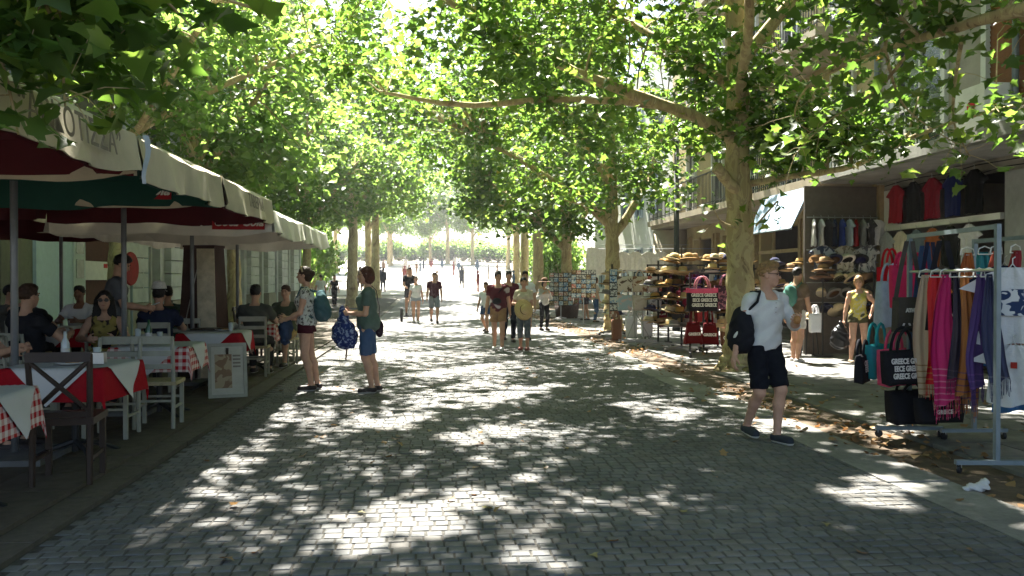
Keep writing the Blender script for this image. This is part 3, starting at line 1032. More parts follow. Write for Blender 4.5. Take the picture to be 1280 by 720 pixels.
# kerb strips, verge, pavement
kerb = strip('kerb', RX1, 3.82, [-30, 3.0], -0.004, KERB)
kk = [MB().box((0, 0, 0), (0.48, 0.985, 0.06)).mesh('kerb_stone', KERB) for _ in range(2)]
for i in range(44):
    mo('kerb_stone', kk[i % 2], kerb, (3.575 + rs.gauss(0, 0.004), 3.5 + i, -0.026 + gz(3.5 + i) + rs.gauss(0, 0.003)), (0, 0, rs.gauss(0, 0.003)))
kerb2 = strip('kerb', -2.5, RX0, [-30, 3.0], 0.01, DIRT)
kk2 = MB().box((0, 0, 0), (0.24, 0.985, 0.12)).mesh('kerb_stone', M('kerb_dark', (0.085, 0.075, 0.06), var=0.25, scale=15, bump=0.4))
for i in range(44):
    mo('kerb_stone', kk2, kerb2, (-2.375 + rs.gauss(0, 0.004), 3.5 + i, -0.035 + gz(3.5 + i)), (0, 0, rs.gauss(0, 0.003)))
strip('verge', 3.82, 4.45, [-30, -5, 3, 20] + list(range(24, 60, 4)), -0.006, DIRT)
pave = strip('pavement', 4.45, 9.0, [-30, -5, 3, 20] + list(range(24, 60, 4)), -0.01, DIRT)
TREES_R = [(5.08, 4.0), (5.08, 13.9), (5.06, 24.2), (5.1, 33.0), (5.2, 43.0), (5.4, 54.0)]
pm = [MB().box((0, 0, 0), (0.59, 0.59, 0.05)).mesh('paving_slab', q) for q in (SLAB, SLAB2, SLAB)]
for i in range(35):
    for j in range(8):
        x, y = 4.75 + j * 0.6 - 0.0, 5.2 + i * 0.6
        if x > 9.2 or any(abs(x - tx_) < 0.62 and abs(y - ty_) < 0.62 for tx_, ty_ in TREES_R): continue
        if x + 0.3 > 9.0: continue
        mo('paving_slab', pm[rs.randrange(3)], pave, (x, y, 0.0 + rs.gauss(0, 0.0015)), (rs.gauss(0, 0.002), rs.gauss(0, 0.002), 0))
mb = MB()
for i in range(42):
    for j in range(7):
        x, y = 4.75 + j * 0.6, 5.2 + (35 + i) * 0.6
        if y > 42 or any(abs(x - tx_) < 0.62 and abs(y - ty_) < 0.62 for tx_, ty_ in TREES_R): continue
        mb.mi = rs.randrange(2)
        mb.box((x, y, rs.gauss(0, 0.0015)), (0.59, 0.59, 0.05))
tag(mb.build('paving_slabs', [SLAB, SLAB2], pave), kind='stuff')
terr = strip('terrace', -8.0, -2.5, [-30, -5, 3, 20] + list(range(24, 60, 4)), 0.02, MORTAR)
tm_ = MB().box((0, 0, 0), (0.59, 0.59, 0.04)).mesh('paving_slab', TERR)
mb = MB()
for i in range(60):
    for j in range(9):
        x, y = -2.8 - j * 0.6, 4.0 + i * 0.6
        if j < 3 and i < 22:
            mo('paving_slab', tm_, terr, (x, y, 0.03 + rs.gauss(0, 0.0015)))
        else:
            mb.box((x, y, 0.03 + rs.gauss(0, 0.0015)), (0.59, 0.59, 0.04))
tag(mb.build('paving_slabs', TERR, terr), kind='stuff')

# ------------------------------------------------------------ buildings
def wall_cells(mb, along, fixed, thick, a0, a1, z0, z1, holes):
    """a wall in the Y-Z plane at x=fixed..fixed+thick with rectangular holes (y0,y1,z0,z1)"""
    ys = sorted({a0, a1} | {h[0] for h in holes} | {h[1] for h in holes})
    zs = sorted({z0, z1} | {h[2] for h in holes} | {h[3] for h in holes})
    for i in range(len(ys) - 1):
        j = 0
        while j < len(zs) - 1:
            def hole(j): 
                cy, cz = (ys[i] + ys[i + 1]) / 2, (zs[j] + zs[j + 1]) / 2
                return any(h[0] < cy < h[1] and h[2] < cz < h[3] for h in holes)
            if hole(j): j += 1; continue
            k = j
            while k < len(zs) - 1 and not hole(k): k += 1
            if along == 'y':
                mb.box((fixed + thick / 2, (ys[i] + ys[i + 1]) / 2, (zs[j] + zs[k]) / 2), (abs(thick), ys[i + 1] - ys[i], zs[k] - zs[j]))
            else:
                mb.box(((ys[i] + ys[i + 1]) / 2, fixed + thick / 2, (zs[j] + zs[k]) / 2), (ys[i + 1] - ys[i], abs(thick), zs[k] - zs[j]))
            j = k
GLASS = M('window_glass', (0.03, 0.035, 0.04), rough=0.08, var=0.1, spec=0.6)
WHITE_P = M('white_paint', (0.62, 0.62, 0.58), rough=0.6, var=0.08, scale=5)
IRON = M('iron_black', (0.025, 0.026, 0.028), rough=0.5, var=0.2, metal=0.3)
GREY_METAL = M('grey_metal', (0.20, 0.25, 0.28), rough=0.45, var=0.1, metal=0.35)
STEEL = M('steel', (0.42, 0.43, 0.44), rough=0.35, var=0.1, metal=0.8)
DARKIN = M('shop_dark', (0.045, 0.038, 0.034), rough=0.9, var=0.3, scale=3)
def window(parent, x, y0, y1, z0, z1, frame, pane=GLASS, fw=0.09, side=-1, shutter=None):
    mb = MB()
    yc, zc = (y0 + y1) / 2, (z0 + z1) / 2
    xx = x + side * 0.02
    for yy in (y0 + fw / 2, y1 - fw / 2): mb.box((xx, yy, zc), (0.12, fw, z1 - z0))
    for zz in (z0 + fw / 2, z1 - fw / 2): mb.box((xx, yc, zz), (0.116, y1 - y0 - 2 * fw, fw))
    if not shutter: mb.box((xx - side * 0.03, yc, zc), (0.05, 0.05, z1 - z0 - 2 * fw))
    w_ = mb.build('window', frame, parent)
    if shutter:
        n = int((z1 - z0 - 2 * fw) / 0.085)
        sm = MB().box((0, 0, 0), (0.022, y1 - y0 - 2 * fw - 0.004, 0.078), (0, side * 0.25, 0)).mesh('slat', shutter)
        for k in range(n):
            mo('slat', sm, w_, (xx - side * 0.03, yc, z0 + fw + 0.045 + k * 0.085))
    else:
        MB().box((xx - side * 0.06, yc, zc), (0.012, y1 - y0 - 2 * fw - 0.004, z1 - z0 - 2 * fw - 0.004)).build('pane', pane, w_)
    return w_
def railing(parent, pts, h, mat, step=0.13, scroll=False):
    mb = MB()
    for a, b in zip(pts[:-1], pts[1:]):
        a, b = Vector(a), Vector(b)
        mb.bar(a + Vector((0, 0, h)), b + Vector((0, 0, h)), 0.045, 0.03)
        mb.bar(a + Vector((0, 0, 0.08)), b + Vector((0, 0, 0.08)), 0.03, 0.02)
        n = max(2, int((b - a).length / step))
        for k in range(n + 1):
            p = a.lerp(b, k / n)
            mb.bar(p, p + Vector((0, 0, h - 0.01)), 0.016, 0.016)
            if scroll and k < n:
                m = a.lerp(b, (k + 0.5) / n)
                d = (b - a).normalized()
                c = [m + d * (0.05 * math.cos(t)) + Vector((0, 0, h * 0.5 + 0.13 * math.sin(t))) for t in [q * math.pi / 5 for q in range(11)]]
                mb.tube(c, 0.008, 4, cap=False)
    return mb.build('railing', mat, parent)

FX = 9.0
CREAM = M('cream_render', (0.38, 0.33, 0.24), rough=0.9, var=0.1, scale=1.6, bump=0.2, bscale=60, wear=0.3)
GREYR = M('grey_render', (0.33, 0.31, 0.27), rough=0.9, var=0.14, scale=1.4, bump=0.2, bscale=60, wear=0.35)
YELR = M('yellow_render', (0.42, 0.34, 0.18), rough=0.9, var=0.1, scale=1.6, bump=0.2, bscale=60, wear=0.3)
SLABM = M('concrete_slab', (0.23, 0.23, 0.215), rough=0.9, var=0.18, scale=2.5, bump=0.3, bscale=50, wear=0.4)
SHUT = M('brown_shutter', (0.24, 0.095, 0.035), rough=0.7, var=0.2, scale=6)
CABLEM = M('cable_black', (0.02, 0.02, 0.02))
# first shop building, beside the camera
b1 = empty('shop_building', (FX, 4, 0), 0, 'grey apartment building with brown roller shutters above the clothes shops', 'building')
def sub(o): # build at world coordinates although the parent sits elsewhere
    o.matrix_parent_inverse = Matrix.Translation(-Vector(o.parent.location)); return o
holes1 = [(5.0, 8.2, 0, 3.1), (9.0, 12.2, 0.0, 3.0), (12.7, 16.3, 0, 3.3)]
up1 = []
for fl in range(3):
    z = 4.15 + fl * 3.1
    up1 += [(6.2, 7.8, z + 0.2, z + 2.2), (9.2, 10.8, z + 0.2, z + 2.2), (11.6, 13.3, z, z + 2.3), (14.3, 16.1, z - 0.3, z + 2.3)]
mb = MB()
wall_cells(mb, 'y', FX, 0.35, 2, 16.75, 0, 13, holes1 + up1)
mb.box((FX + 4.3, 2.2, 6.5), (8.0, 0.4, 13)); mb.box((FX + 4.3, 16.5, 6.5), (7.9, 0.4, 12.99)); mb.box((FX + 8.3, 9.3, 6.5), (0.3, 14.0, 13)); mb.box((FX + 4.3, 9.3, 13.1), (8.6, 14.9, 0.2))
sub(mb.build('wall', GREYR, b1))
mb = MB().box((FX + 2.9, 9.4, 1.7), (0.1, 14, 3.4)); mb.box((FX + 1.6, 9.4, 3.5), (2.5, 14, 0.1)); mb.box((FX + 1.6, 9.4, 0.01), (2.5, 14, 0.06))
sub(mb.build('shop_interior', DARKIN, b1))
s1 = sub(MB().box((8.41, 9.35, 3.565), (1.178, 14.8, 0.21)).build('canopy_slab', SLABM, b1))
sub(MB().box((7.80, 9.35, 3.60), (0.04, 14.8, 0.2)).build('slab_edge', M('slab_edge_paint', (0.33, 0.33, 0.31), wear=0.4), b1))
for (y0, y1, z0, z1) in up1:
    c = sub(window(b1, FX, y0, y1, z0, z1, WHITE_P, shutter=SHUT if y0 < 14 else None, fw=0.13))
for fl in range(1, 3):
    z = 3.95 + fl * 3.1
    sub(MB().box((8.5, 14.6, z - 0.12), (0.996, 4.0, 0.2)).build('balcony', SLABM, b1))
    sub(railing(b1, [(8.06, 12.7, z), (8.06, 16.5, z)], 0.95, IRON))
sub(railing(b1, [(8.0, 13.3, 3.68), (8.0, 16.6, 3.68)], 0.72, WHITE_P, 0.16, True))
sub(MB().box((8.72, 12.9, 4.12), (0.5, 0.75, 0.9)).build('air_conditioner', WHITE_P, b1))
sub(MB().lathe([(0.09, -0.01), (0.09, 0.01)], 16).build('round_badge', M('red_paint', (0.5, 0.02, 0.03), var=0.05), b1, (8.46, 12.85, 4.25), (0, R(90), 0)))
# grey door frame and panel front
mb = MB()
for yy in (9.08, 10.6, 12.12): mb.box((FX - 0.02, yy, 1.5), (0.16, 0.15, 2.99))
for zz in (2.92, 2.2): mb.box((FX - 0.015, 10.6, zz), (0.14, 2.9, 0.14))
sub(mb.build('shopfront_frame', M('frame_grey', (0.22, 0.23, 0.23), var=0.1), b1))
sub(MB().box((FX + 0.08, 10.6, 1.45), (0.02, 3.0, 2.9)).build('shopfront_glass', GLASS, b1))
sub(MB().box((FX - 0.03, 12.45, 1.6), (0.1, 0.46, 3.2)).build('pier', M('pier_white', (0.26, 0.27, 0.27), var=0.1, wear=0.3), b1))
sub(MB().box((FX - 0.06, 14.5, 2.52), (0.10, 3.5, 0.10)).build('lintel', WHITE_P, b1))
sub(MB().box((FX - 0.03, 16.1, 2.9), (0.06, 0.55, 0.75)).build('panel', WHITE_P, b1))

for y in (12.45, 16.62):
    sub(MB().tube([(FX - 0.08, y, 3.7), (FX - 0.08, y, 13.0)], 0.05, 8).build('drainpipe', GREY_METAL, b1, smooth=True))
for k, z in enumerate((3.42, 3.3)):
    sub(MB().tube([(FX - 0.03, 9 + q * 0.75, z - 0.05 * math.sin(q * 1.1 + k) ** 2) for q in range(11)], 0.009, 5).build('cable', CABLEM, b1))
# second building: cream with iron balconies
b2 = empty('cream_building', (FX, 20, 0), 0, 'cream apartment building with black iron balcony railings behind the hat stalls', 'building')
holes2 = [(17.2, 19.7, 0, 3.0), (20.4, 23.0, 0, 2.9), (23.8, 26.2, 0, 2.9), (27.0, 29.2, 0, 2.9)]
up2 = []
for fl in range(3):
    z = 3.85 + fl * 3.1
    for y in (17.6, 20.4, 23.2, 26.0, 28.8): up2.append((y, y + 1.1, z, z + 2.3))
mb = MB()
wall_cells(mb, 'y', FX, 0.35, 16.8, 31, 0, 13.5, holes2 + up2)
mb.box((FX + 4.2, 17.0, 6.7), (7.7, 0.3, 13.4)); mb.box((FX + 4.2, 30.8, 6.7), (7.7, 0.3, 13.4)); mb.box((FX + 4.2, 23.9, 13.55), (8.4, 14.4, 0.2))
sub(mb.build('wall', YELR, b2))
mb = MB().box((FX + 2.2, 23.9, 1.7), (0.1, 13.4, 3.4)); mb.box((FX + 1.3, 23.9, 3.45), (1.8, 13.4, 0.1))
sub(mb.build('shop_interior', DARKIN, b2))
for (y0, y1, z0, z1) in up2: sub(window(b2, FX, y0, y1, z0, z1, WHITE_P))
for fl in range(3):
    z = 3.66 + fl * 3.1
    spans = [(16.85, 31.0)] if fl == 0 else [(17.0, 21.9), (22.7, 24.9), (25.5, 30.4)]
    for a, b in spans:
        sub(MB().box((8.4, (a + b) / 2, z - 0.11), (1.196, b - a, 0.18)).build('balcony', CREAM, b2))
        sub(MB().box((8.45, (a + b) / 2, z - 0.26), (1.05, b - a - 0.1, 0.12)).build('cornice', CREAM, b2))
        sub(railing(b2, [(8.9, a + 0.06, z), (7.86, a + 0.06, z), (7.86, b - 0.06, z), (8.9, b - 0.06, z)], 0.95, IRON))
sub(MB().lathe([(0.62, 0), (0.62, 3.3)], 20, (8.5, 30.4, 0)).build('corner_column', CREAM, b2, smooth=True))
mb = MB()
for y in (17.0, 19.95, 20.2, 23.2, 23.6, 26.5, 26.8, 29.4): mb.box((FX - 0.06, y, 1.5), (0.14, 0.14, 3.0))
for y0, y1, z0, z1 in holes2: mb.box((FX - 0.03, (y0 + y1) / 2, 2.25), (0.08, y1 - y0, 0.09)); mb.box((FX - 0.03, (y0 + y1) / 2 + 0.3, 1.5), (0.06, 0.07, 2.9))
sub(mb.build('shopfront_frame', M('wood_frame', (0.30, 0.22, 0.12), var=0.2), b2))
# third building, white in the sun
b3 = empty('white_building', (FX, 40, 0), 0, 'white sunlit building farther up the street behind the trees', 'building')
holes3 = [(y, y + 1.4, z, z + 2.0) for y in (36, 39, 42, 45, 48) for z in (1.0, 4.4, 7.6)]
mb = MB(); wall_cells(mb, 'y', FX + 0.6, 0.35, 34, 51, 0, 11, holes3); mb.box((FX + 4.6, 34.2, 5.5), (7.2, 0.3, 11)); mb.box((FX + 4.6, 50.8, 5.5), (7.2, 0.3, 11)); mb.box((FX + 4.6, 42.5, 11.1), (8, 17, 0.2))
sub(mb.build('wall', WHITE_P, b3))
for (y0, y1, z0, z1) in holes3: sub(window(b3, FX + 0.6, y0, y1, z0, z1, M('pale_blue_frame', (0.35, 0.42, 0.46))))

# left: neoclassical white building with rusticated piers
LX = -8.0
bl = empty('neoclassical_building', (LX, 24, 0), 0, 'white neoclassical building with block piers behind the cafe terrace', 'building')
BLOCK = M('white_block', (0.52, 0.54, 0.54), rough=0.85, var=0.08, scale=4, bump=0.15, wear=0.25)
PLINTH = M('plinth_stone', (0.27, 0.25, 0.21), rough=0.9, var=0.15, scale=5, bump=0.3)
bays = [22.6 + 3.7 * k for k in range(8)]
holesL = [(b + 1.75, b + 3.35, 0.0, 3.3) for b in bays]
mb = MB()
wall_cells(mb, 'y', LX - 0.5, 0.4, 22.3, 52.4, 0, 9, holesL + [(b + 1.85, b + 3.25, 4.6, 7.2) for b in bays])
mb.box((LX - 4.3, 22.5, 4.5), (7.5, 0.4, 9)); mb.box((LX - 4.3, 52.2, 4.5), (7.5, 0.4, 9)); mb.box((LX - 4.3, 37.3, 9.15), (8.6, 30.6, 0.3))
sub(mb.build('wall', BLOCK, bl))
bm_ = MB().box((0, 0, 0), (0.2, 1.66, 0.375), taper=None).mesh('stone_block', BLOCK)
bp_ = MB().box((0, 0, 0), (0.26, 1.74, 0.86)).mesh('plinth_block', PLINTH)
for k, b in enumerate(bays):
    o = mo('plinth_block', bp_, bl, (0.02, b + 0.87 - 24, 0.45)); 
    for j in range(7):
        mo('stone_block', bm_, bl, (0.0, b + 0.87 - 24, 1.09 + j * 0.4))
    sub(MB().box((LX - 0.42, b + 2.55, 1.65), (0.08, 1.56, 3.28)).build('door', M('blue_grey_door', (0.20, 0.26, 0.29), var=0.12), bl))
    mbx = MB()
    for yy in (b + 1.82, b + 2.55, b + 3.28): mbx.box((LX - 0.36, yy, 1.65), (0.08, 0.1, 3.26))
    mbx.box((LX - 0.365, b + 2.55, 2.5), (0.06, 1.4, 0.08))
    sub(mbx.build('door_frame', WHITE_P, bl))
    sub(window(bl, LX - 0.1, b + 1.85, b + 3.25, 4.6, 7.2, WHITE_P, side=1))
sub(MB().box((LX + 0.05, 37.3, 3.95), (0.5, 30.3, 0.3)).build('cornice', BLOCK, bl))
# left: dark cafe front nearer the camera
bc = empty('cafe_building', (LX, 15, 0), 0, 'cafe front with pale blue panel and dark red door in the terrace shade', 'building')
mb = MB(); wall_cells(mb, 'y', LX - 0.4, 0.4, 4, 22.2, 0, 9, [(20.1, 22.1, 0, 2.9), (10, 16.5, 0.0, 2.9)]); mb.box((LX - 4.3, 4.2, 4.5), (7.6, 0.4, 9)); mb.box((LX - 4.3, 13.1, 9.1), (8.5, 18.2, 0.2))
sub(mb.build('wall', M('olive_render', (0.14, 0.14, 0.105), var=0.15), bc))
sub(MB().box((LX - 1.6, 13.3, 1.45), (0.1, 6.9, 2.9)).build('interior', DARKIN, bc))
sub(MB().box((LX + 0.03, 18.6, 1.5), (0.08, 1.7, 3.0)).build('panel', M('pale_blue_panel', (0.40, 0.50, 0.55), var=0.06), bc))
p_ = sub(MB().box((LX + 0.04, 19.78, 1.5), (0.1, 0.62, 3.0)).build('window_panel', M('white_panel', (0.55, 0.60, 0.60), var=0.05), bc))
for z in (1.15, 1.75, 2.3): sub(MB().box((LX + 0.095, 19.78, z), (0.02, 0.4, 0.42)).build('pane', M('pale_glass', (0.25, 0.28, 0.24), rough=0.2), bc))
sub(MB().box((LX - 0.12, 21.1, 1.45), (0.1, 1.98, 2.88)).build('door', M('dark_red_door', (0.085, 0.03, 0.024), var=0.2), bc))
sg = MB().box((0, 0, 0), (0.04, 1.5, 0.44)).build('menu_sign', WHITE_P, None, (LX + 0.0, 21.0, 1.72)); tag(sg, 'white menu sign with a red mark on the dark red cafe door', 'sign')
MB().box((0.024, 0.45, 0.12), (0.01, 0.22, 0.1)).build('red_mark', M('sign_red', (0.45, 0.02, 0.03)), sg)
# ------------------------------------------------------------ trees along the street
SXY = (sv.x / sv.z, sv.y / sv.z)
def sun_patch_gap(x, y, z):
    """openings cut through the crowns along the sun, to shape the light patches below"""
    gx, gy = x - SXY[0] * z, y - SXY[1] * z  # projected along the sun, so gaps are placed by the ground patches they throw
    if gy < 2 or gy > 34 or not -2.4 < gx < 9: return False
    n = math.sin(1.9 * gx + 1.4 * math.sin(1.5 * gy) + 0.7) + math.sin(2.1 * gy + 1.2 * math.sin(1.7 * gx + 1) + 2.0) + 0.95 * math.sin(4.3 * gx - 3.1 * gy) + 0.7 * math.sin(7.9 * gx + 6.3 * gy)
    if gx > 3.6: t = 1.05
    elif gy < 8: t = 1.5
    elif gy < 16: t = 1.25 + 0.25 * max(0, gx)
    else: t = 1.5
    return n > t
def rej_low(zmin, zfar=None):
    def f(x, y, z):
        if z < zmin: return True
        if z > 4.2 and sun_patch_gap(x, y, z): return True
        if -8.4 < x < -2.0 and 2.5 < y < 17.5 and z < 3.55: return True
        if x > 8.75: return True
        if x < -7.7 and z < 9.6: return True
        if x > 7.4 and z < 4.6: return True
        return False
    return f
TR = [(0, 0, -0.1, 0.36), (0.02, 0, 0.12, 0.28), (0.0, 0, 0.8, 0.238), (0.0, 0.02, 2.2, 0.215), (-0.02, 0.03, 3.6, 0.20), (-0.06, 0, 5.2, 0.17), (-0.14, 0.05, 7.2, 0.14), (-0.1, 0.1, 9.5, 0.06)]
RS = [(0.0, 0.0, 2.4, 1.1, 3.2, 0.9, 0)]
# the big plane tree on the right
t1 = plane_tree('plane_tree', 'big mottled plane tree right behind the man in white, limbs reaching over the street', (5.08, 13.9, 0), TR,
    [[(0.0, 0, 3.75, 0.10), (-0.7, -0.1, 4.15, 0.10), (-1.7, -0.1, 4.5, 0.095), (-3.0, -0.2, 4.95, 0.08), (-4.3, -0.3, 5.6, 0.06), (-5.8, -0.6, 6.3, 0.04)],
     [(-1.3, -0.1, 4.38, 0.07), (-2.2, 0.2, 4.5, 0.065), (-3.2, 0.4, 4.55, 0.055), (-4.6, 0.5, 4.45, 0.05), (-6.0, 0.3, 4.6, 0.025)],
     [(-0.1, 0, 5.0, 0.11), (0.5, -0.4, 5.8, 0.10), (1.3, -0.9, 6.8, 0.07), (2.2, -1.4, 7.8, 0.04)],
     [(0.0, 0, 4.2, 0.09), (-0.3, -0.9, 4.7, 0.085), (-0.6, -2.0, 5.3, 0.07), (-1.2, -3.4, 6.0, 0.05), (-1.9, -5.0, 6.6, 0.03)],
     [(0.1, 0, 3.1, 0.06), (0.7, -0.4, 3.2, 0.055), (1.3, -1.3, 3.25, 0.045), (1.8, -2.5, 3.6, 0.03), (2.2, -4.0, 3.7, 0.02)],
     [(-0.1, 0, 4.7, 0.09), (-0.8, 0.8, 5.5, 0.08), (-1.6, 1.9, 6.4, 0.06), (-2.6, 3.0, 7.2, 0.03)],
     [(-0.1, 0, 5.5, 0.08), (0.5, 1.0, 6.3, 0.07), (1.1, 2.2, 7.4, 0.04)],
     [(0.05, -0.05, 2.9, 0.10), (-0.25, -0.15, 3.12, 0.10), (-0.5, -0.25, 3.35, 0.095)],
     [(-0.1, 0, 5.9, 0.07), (-1.2, -0.6, 7.0, 0.06), (-2.6, -1.2, 8.0, 0.03)]],
    [(-2.8, -0.4, 6.2, 3.6, 3.6, 1.9, 84), (0.6, -0.6, 7.6, 3.2, 3.6, 2.2, 66), (1.6, -2.4, 4.7, 1.9, 2.6, 1.4, 24), (-1.0, -3.8, 6.6, 2.8, 2.6, 1.4, 44), (-0.4, 0.3, 4.6, 1.6, 1.4, 0.9, 16),
     (0.9, -0.6, 3.9, 1.0, 0.9, 0.8, 14), (-5.6, 0.0, 6.0, 2.2, 2.6, 1.5, 30), (-2.2, 2.4, 5.6, 2.2, 1.8, 1.5, 30), (-4.4, -4.4, 6.9, 2.9, 2.4, 1.2, 68), (-1.5, -2.5, 8.6, 3.6, 4.0, 1.0, 80), (-3.6, 5.0, 6.8, 3.0, 2.4, 1.2, 34)],
    seed=11, per=98, spread=(0.42, 0.42, 0.22), reject=rej_low(3.05), group='plane trees along the street',
    sprays=[([(-0.1, -0.2, 2.35, 0.02), (-0.5, -0.5, 2.45, 0.015), (-0.75, -0.8, 2.7, 0.008)], 14, (0.13, 0.19), 0.16),
            ([(0.2, -0.2, 2.4, 0.02), (0.35, -0.7, 2.75, 0.014), (0.2, -1.0, 2.6, 0.007)], 16, (0.12, 0.19), 0.18)])
# the tree beside the camera on the right: trunk out of the picture, twigs hanging in
t0 = plane_tree('plane_tree', 'plane tree whose leafy twigs hang into the upper right corner', (5.15, 3.9, 0), TR,
    [[(0, 0, 3.1, 0.10), (-0.2, 1.2, 3.5, 0.09), (-0.3, 2.8, 3.75, 0.06), (-0.5, 4.6, 3.9, 0.03)],
     [(0, 0, 4.0, 0.12), (-1.2, 0.8, 4.8, 0.10), (-2.6, 1.7, 5.6, 0.07), (-4.2, 2.6, 6.3, 0.04)],
     [(0, 0, 4.4, 0.11), (-1.4, -0.3, 5.2, 0.09), (-3.0, -0.8, 5.9, 0.06), (-4.6, -1.2, 6.5, 0.03)],
     [(0, 0, 5.0, 0.10), (0.4, 1.6, 6.0, 0.08), (0.3, 3.2, 6.9, 0.05)],
     [(0, 0, 4.8, 0.10), (0.9, -1.2, 5.8, 0.07), (1.6, -2.6, 6.7, 0.04)],
     [(0, 0, 5.5, 0.09), (-1.0, 2.0, 6.6, 0.07), (-2.0, 4.2, 7.4, 0.04)]],
    [(-2.6, 1.4, 6.6, 3.4, 3.4, 1.5, 92), (-0.3, 3.4, 6.6, 2.8, 2.8, 1.9, 56), (0.5, 0.3, 7.6, 3.2, 3.2, 2.0, 40), (-3.2, 4.6, 7.4, 2.6, 2.4, 1.0, 58), (-0.2, 3.6, 4.4, 1.4, 1.8, 0.7, 7)],
    seed=23, per=92, spread=(0.42, 0.42, 0.22), reject=rej_low(3.4), group='plane trees along the street',
    sprays=[([(-0.3, 3.6, 3.75, 0.022), (0.0, 4.2, 3.35, 0.016), (0.4, 4.8, 3.15, 0.011), (0.9, 5.3, 2.9, 0.006)], 46, (0.12, 0.19), 0.20),
            ([(-0.4, 4.2, 3.85, 0.022), (-0.5, 4.8, 3.5, 0.016), (-0.7, 5.5, 3.3, 0.011), (-0.8, 6.2, 3.0, 0.006)], 56, (0.12, 0.19), 0.22),
            ([(-0.2, 3.0, 3.8, 0.022), (0.35, 3.4, 3.6, 0.016), (0.75, 3.9, 3.3, 0.011), (1.1, 4.2, 3.0, 0.006)], 40, (0.12, 0.18), 0.18),
            ([(-0.5, 4.6, 3.9, 0.02), (0.1, 5.4, 3.6, 0.014), (0.7, 6.0, 3.45, 0.01), (1.5, 6.4, 3.2, 0.006)], 40, (0.12, 0.19), 0.24),
            ([(-0.5, 4.6, 3.9, 0.02), (-0.8, 5.6, 3.8, 0.014), (-0.6, 6.6, 3.6, 0.01), (0.0, 7.4, 3.5, 0.006)], 44, (0.12, 0.19), 0.26)])
# the tree beside the camera on the left
tl0 = plane_tree('plane_tree', 'plane tree whose dark leaves overhang the upper left corner above the parasols', (-5.0, 0.6, 0), TR,
    [[(0, 0, 3.2, 0.10), (1.0, 1.0, 3.6, 0.09), (2.2, 2.2, 3.75, 0.06), (3.2, 3.3, 3.8, 0.03)],
     [(0, 0, 4.2, 0.12), (1.6, 1.2, 5.2, 0.10), (3.2, 2.2, 5.9, 0.07), (5.0, 3.2, 6.4, 0.04)],
     [(0, 0, 4.6, 0.11), (0.8, 2.2, 5.6, 0.09), (1.6, 4.6, 6.4, 0.06), (2.4, 7.0, 6.9, 0.03)],
     [(0, 0, 5.0, 0.11), (-1.4, 1.6, 6.0, 0.08), (-2.4, 3.4, 6.8, 0.04)],
     [(0, 0, 5.0, 0.10), (0.6, -1.6, 6.0, 0.07), (1.4, -3.0, 6.9, 0.04)]],
    [(2.6, 2.8, 6.5, 3.0, 3.4, 1.4, 80), (0.0, 2.6, 7.0, 3.4, 3.6, 2.0, 50), (3.0, 6.4, 6.8, 2.4, 2.4, 1.2, 62), (1.0, 8.6, 7.6, 2.6, 2.4, 1.0, 34), (2.2, 2.6, 4.3, 1.3, 1.2, 0.6, 16), (3.0, 2.0, 8.0, 3.4, 4.4, 0.8, 40), (3.12, 3.42, 2.72, 0.3, 0.3, 0.36, 8)],
    seed=37, per=92, spread=(0.42, 0.42, 0.22), reject=lambda x, y, z, f=rej_low(3.4): not (-2.0 < x < -1.2 and 3.45 < y < 4.7 and z > (2.1 if x < -1.78 else 2.42)) and f(x, y, z), group='plane trees along the street',
    sprays=[([(2.4, 2.2, 3.7, 0.02), (2.9, 3.0, 3.1, 0.015), (3.25, 3.4, 2.75, 0.01), (3.3, 3.5, 2.3, 0.005)], 78, (0.11, 0.18), 0.13),
            ([(2.6, 2.2, 3.7, 0.02), (3.2, 3.0, 3.1, 0.015), (3.45, 3.4, 2.78, 0.01), (3.55, 3.6, 2.5, 0.005)], 66, (0.11, 0.18), 0.13),
            ([(2.8, 2.4, 3.7, 0.02), (3.5, 3.2, 3.2, 0.015), (3.85, 3.6, 2.92, 0.01), (4.15, 3.9, 2.88, 0.005)], 36, (0.11, 0.18), 0.09),
            ([(2.4, 2.3, 3.7, 0.02), (2.9, 3.0, 3.0, 0.015), (3.08, 3.3, 2.55, 0.01), (3.14, 3.4, 2.15, 0.005)], 76, (0.11, 0.18), 0.11),
            ([(2.7, 2.4, 3.7, 0.02), (3.3, 3.2, 3.05, 0.015), (3.65, 3.5, 2.88, 0.01), (3.8, 3.75, 2.75, 0.005)], 36, (0.11, 0.18), 0.11)])
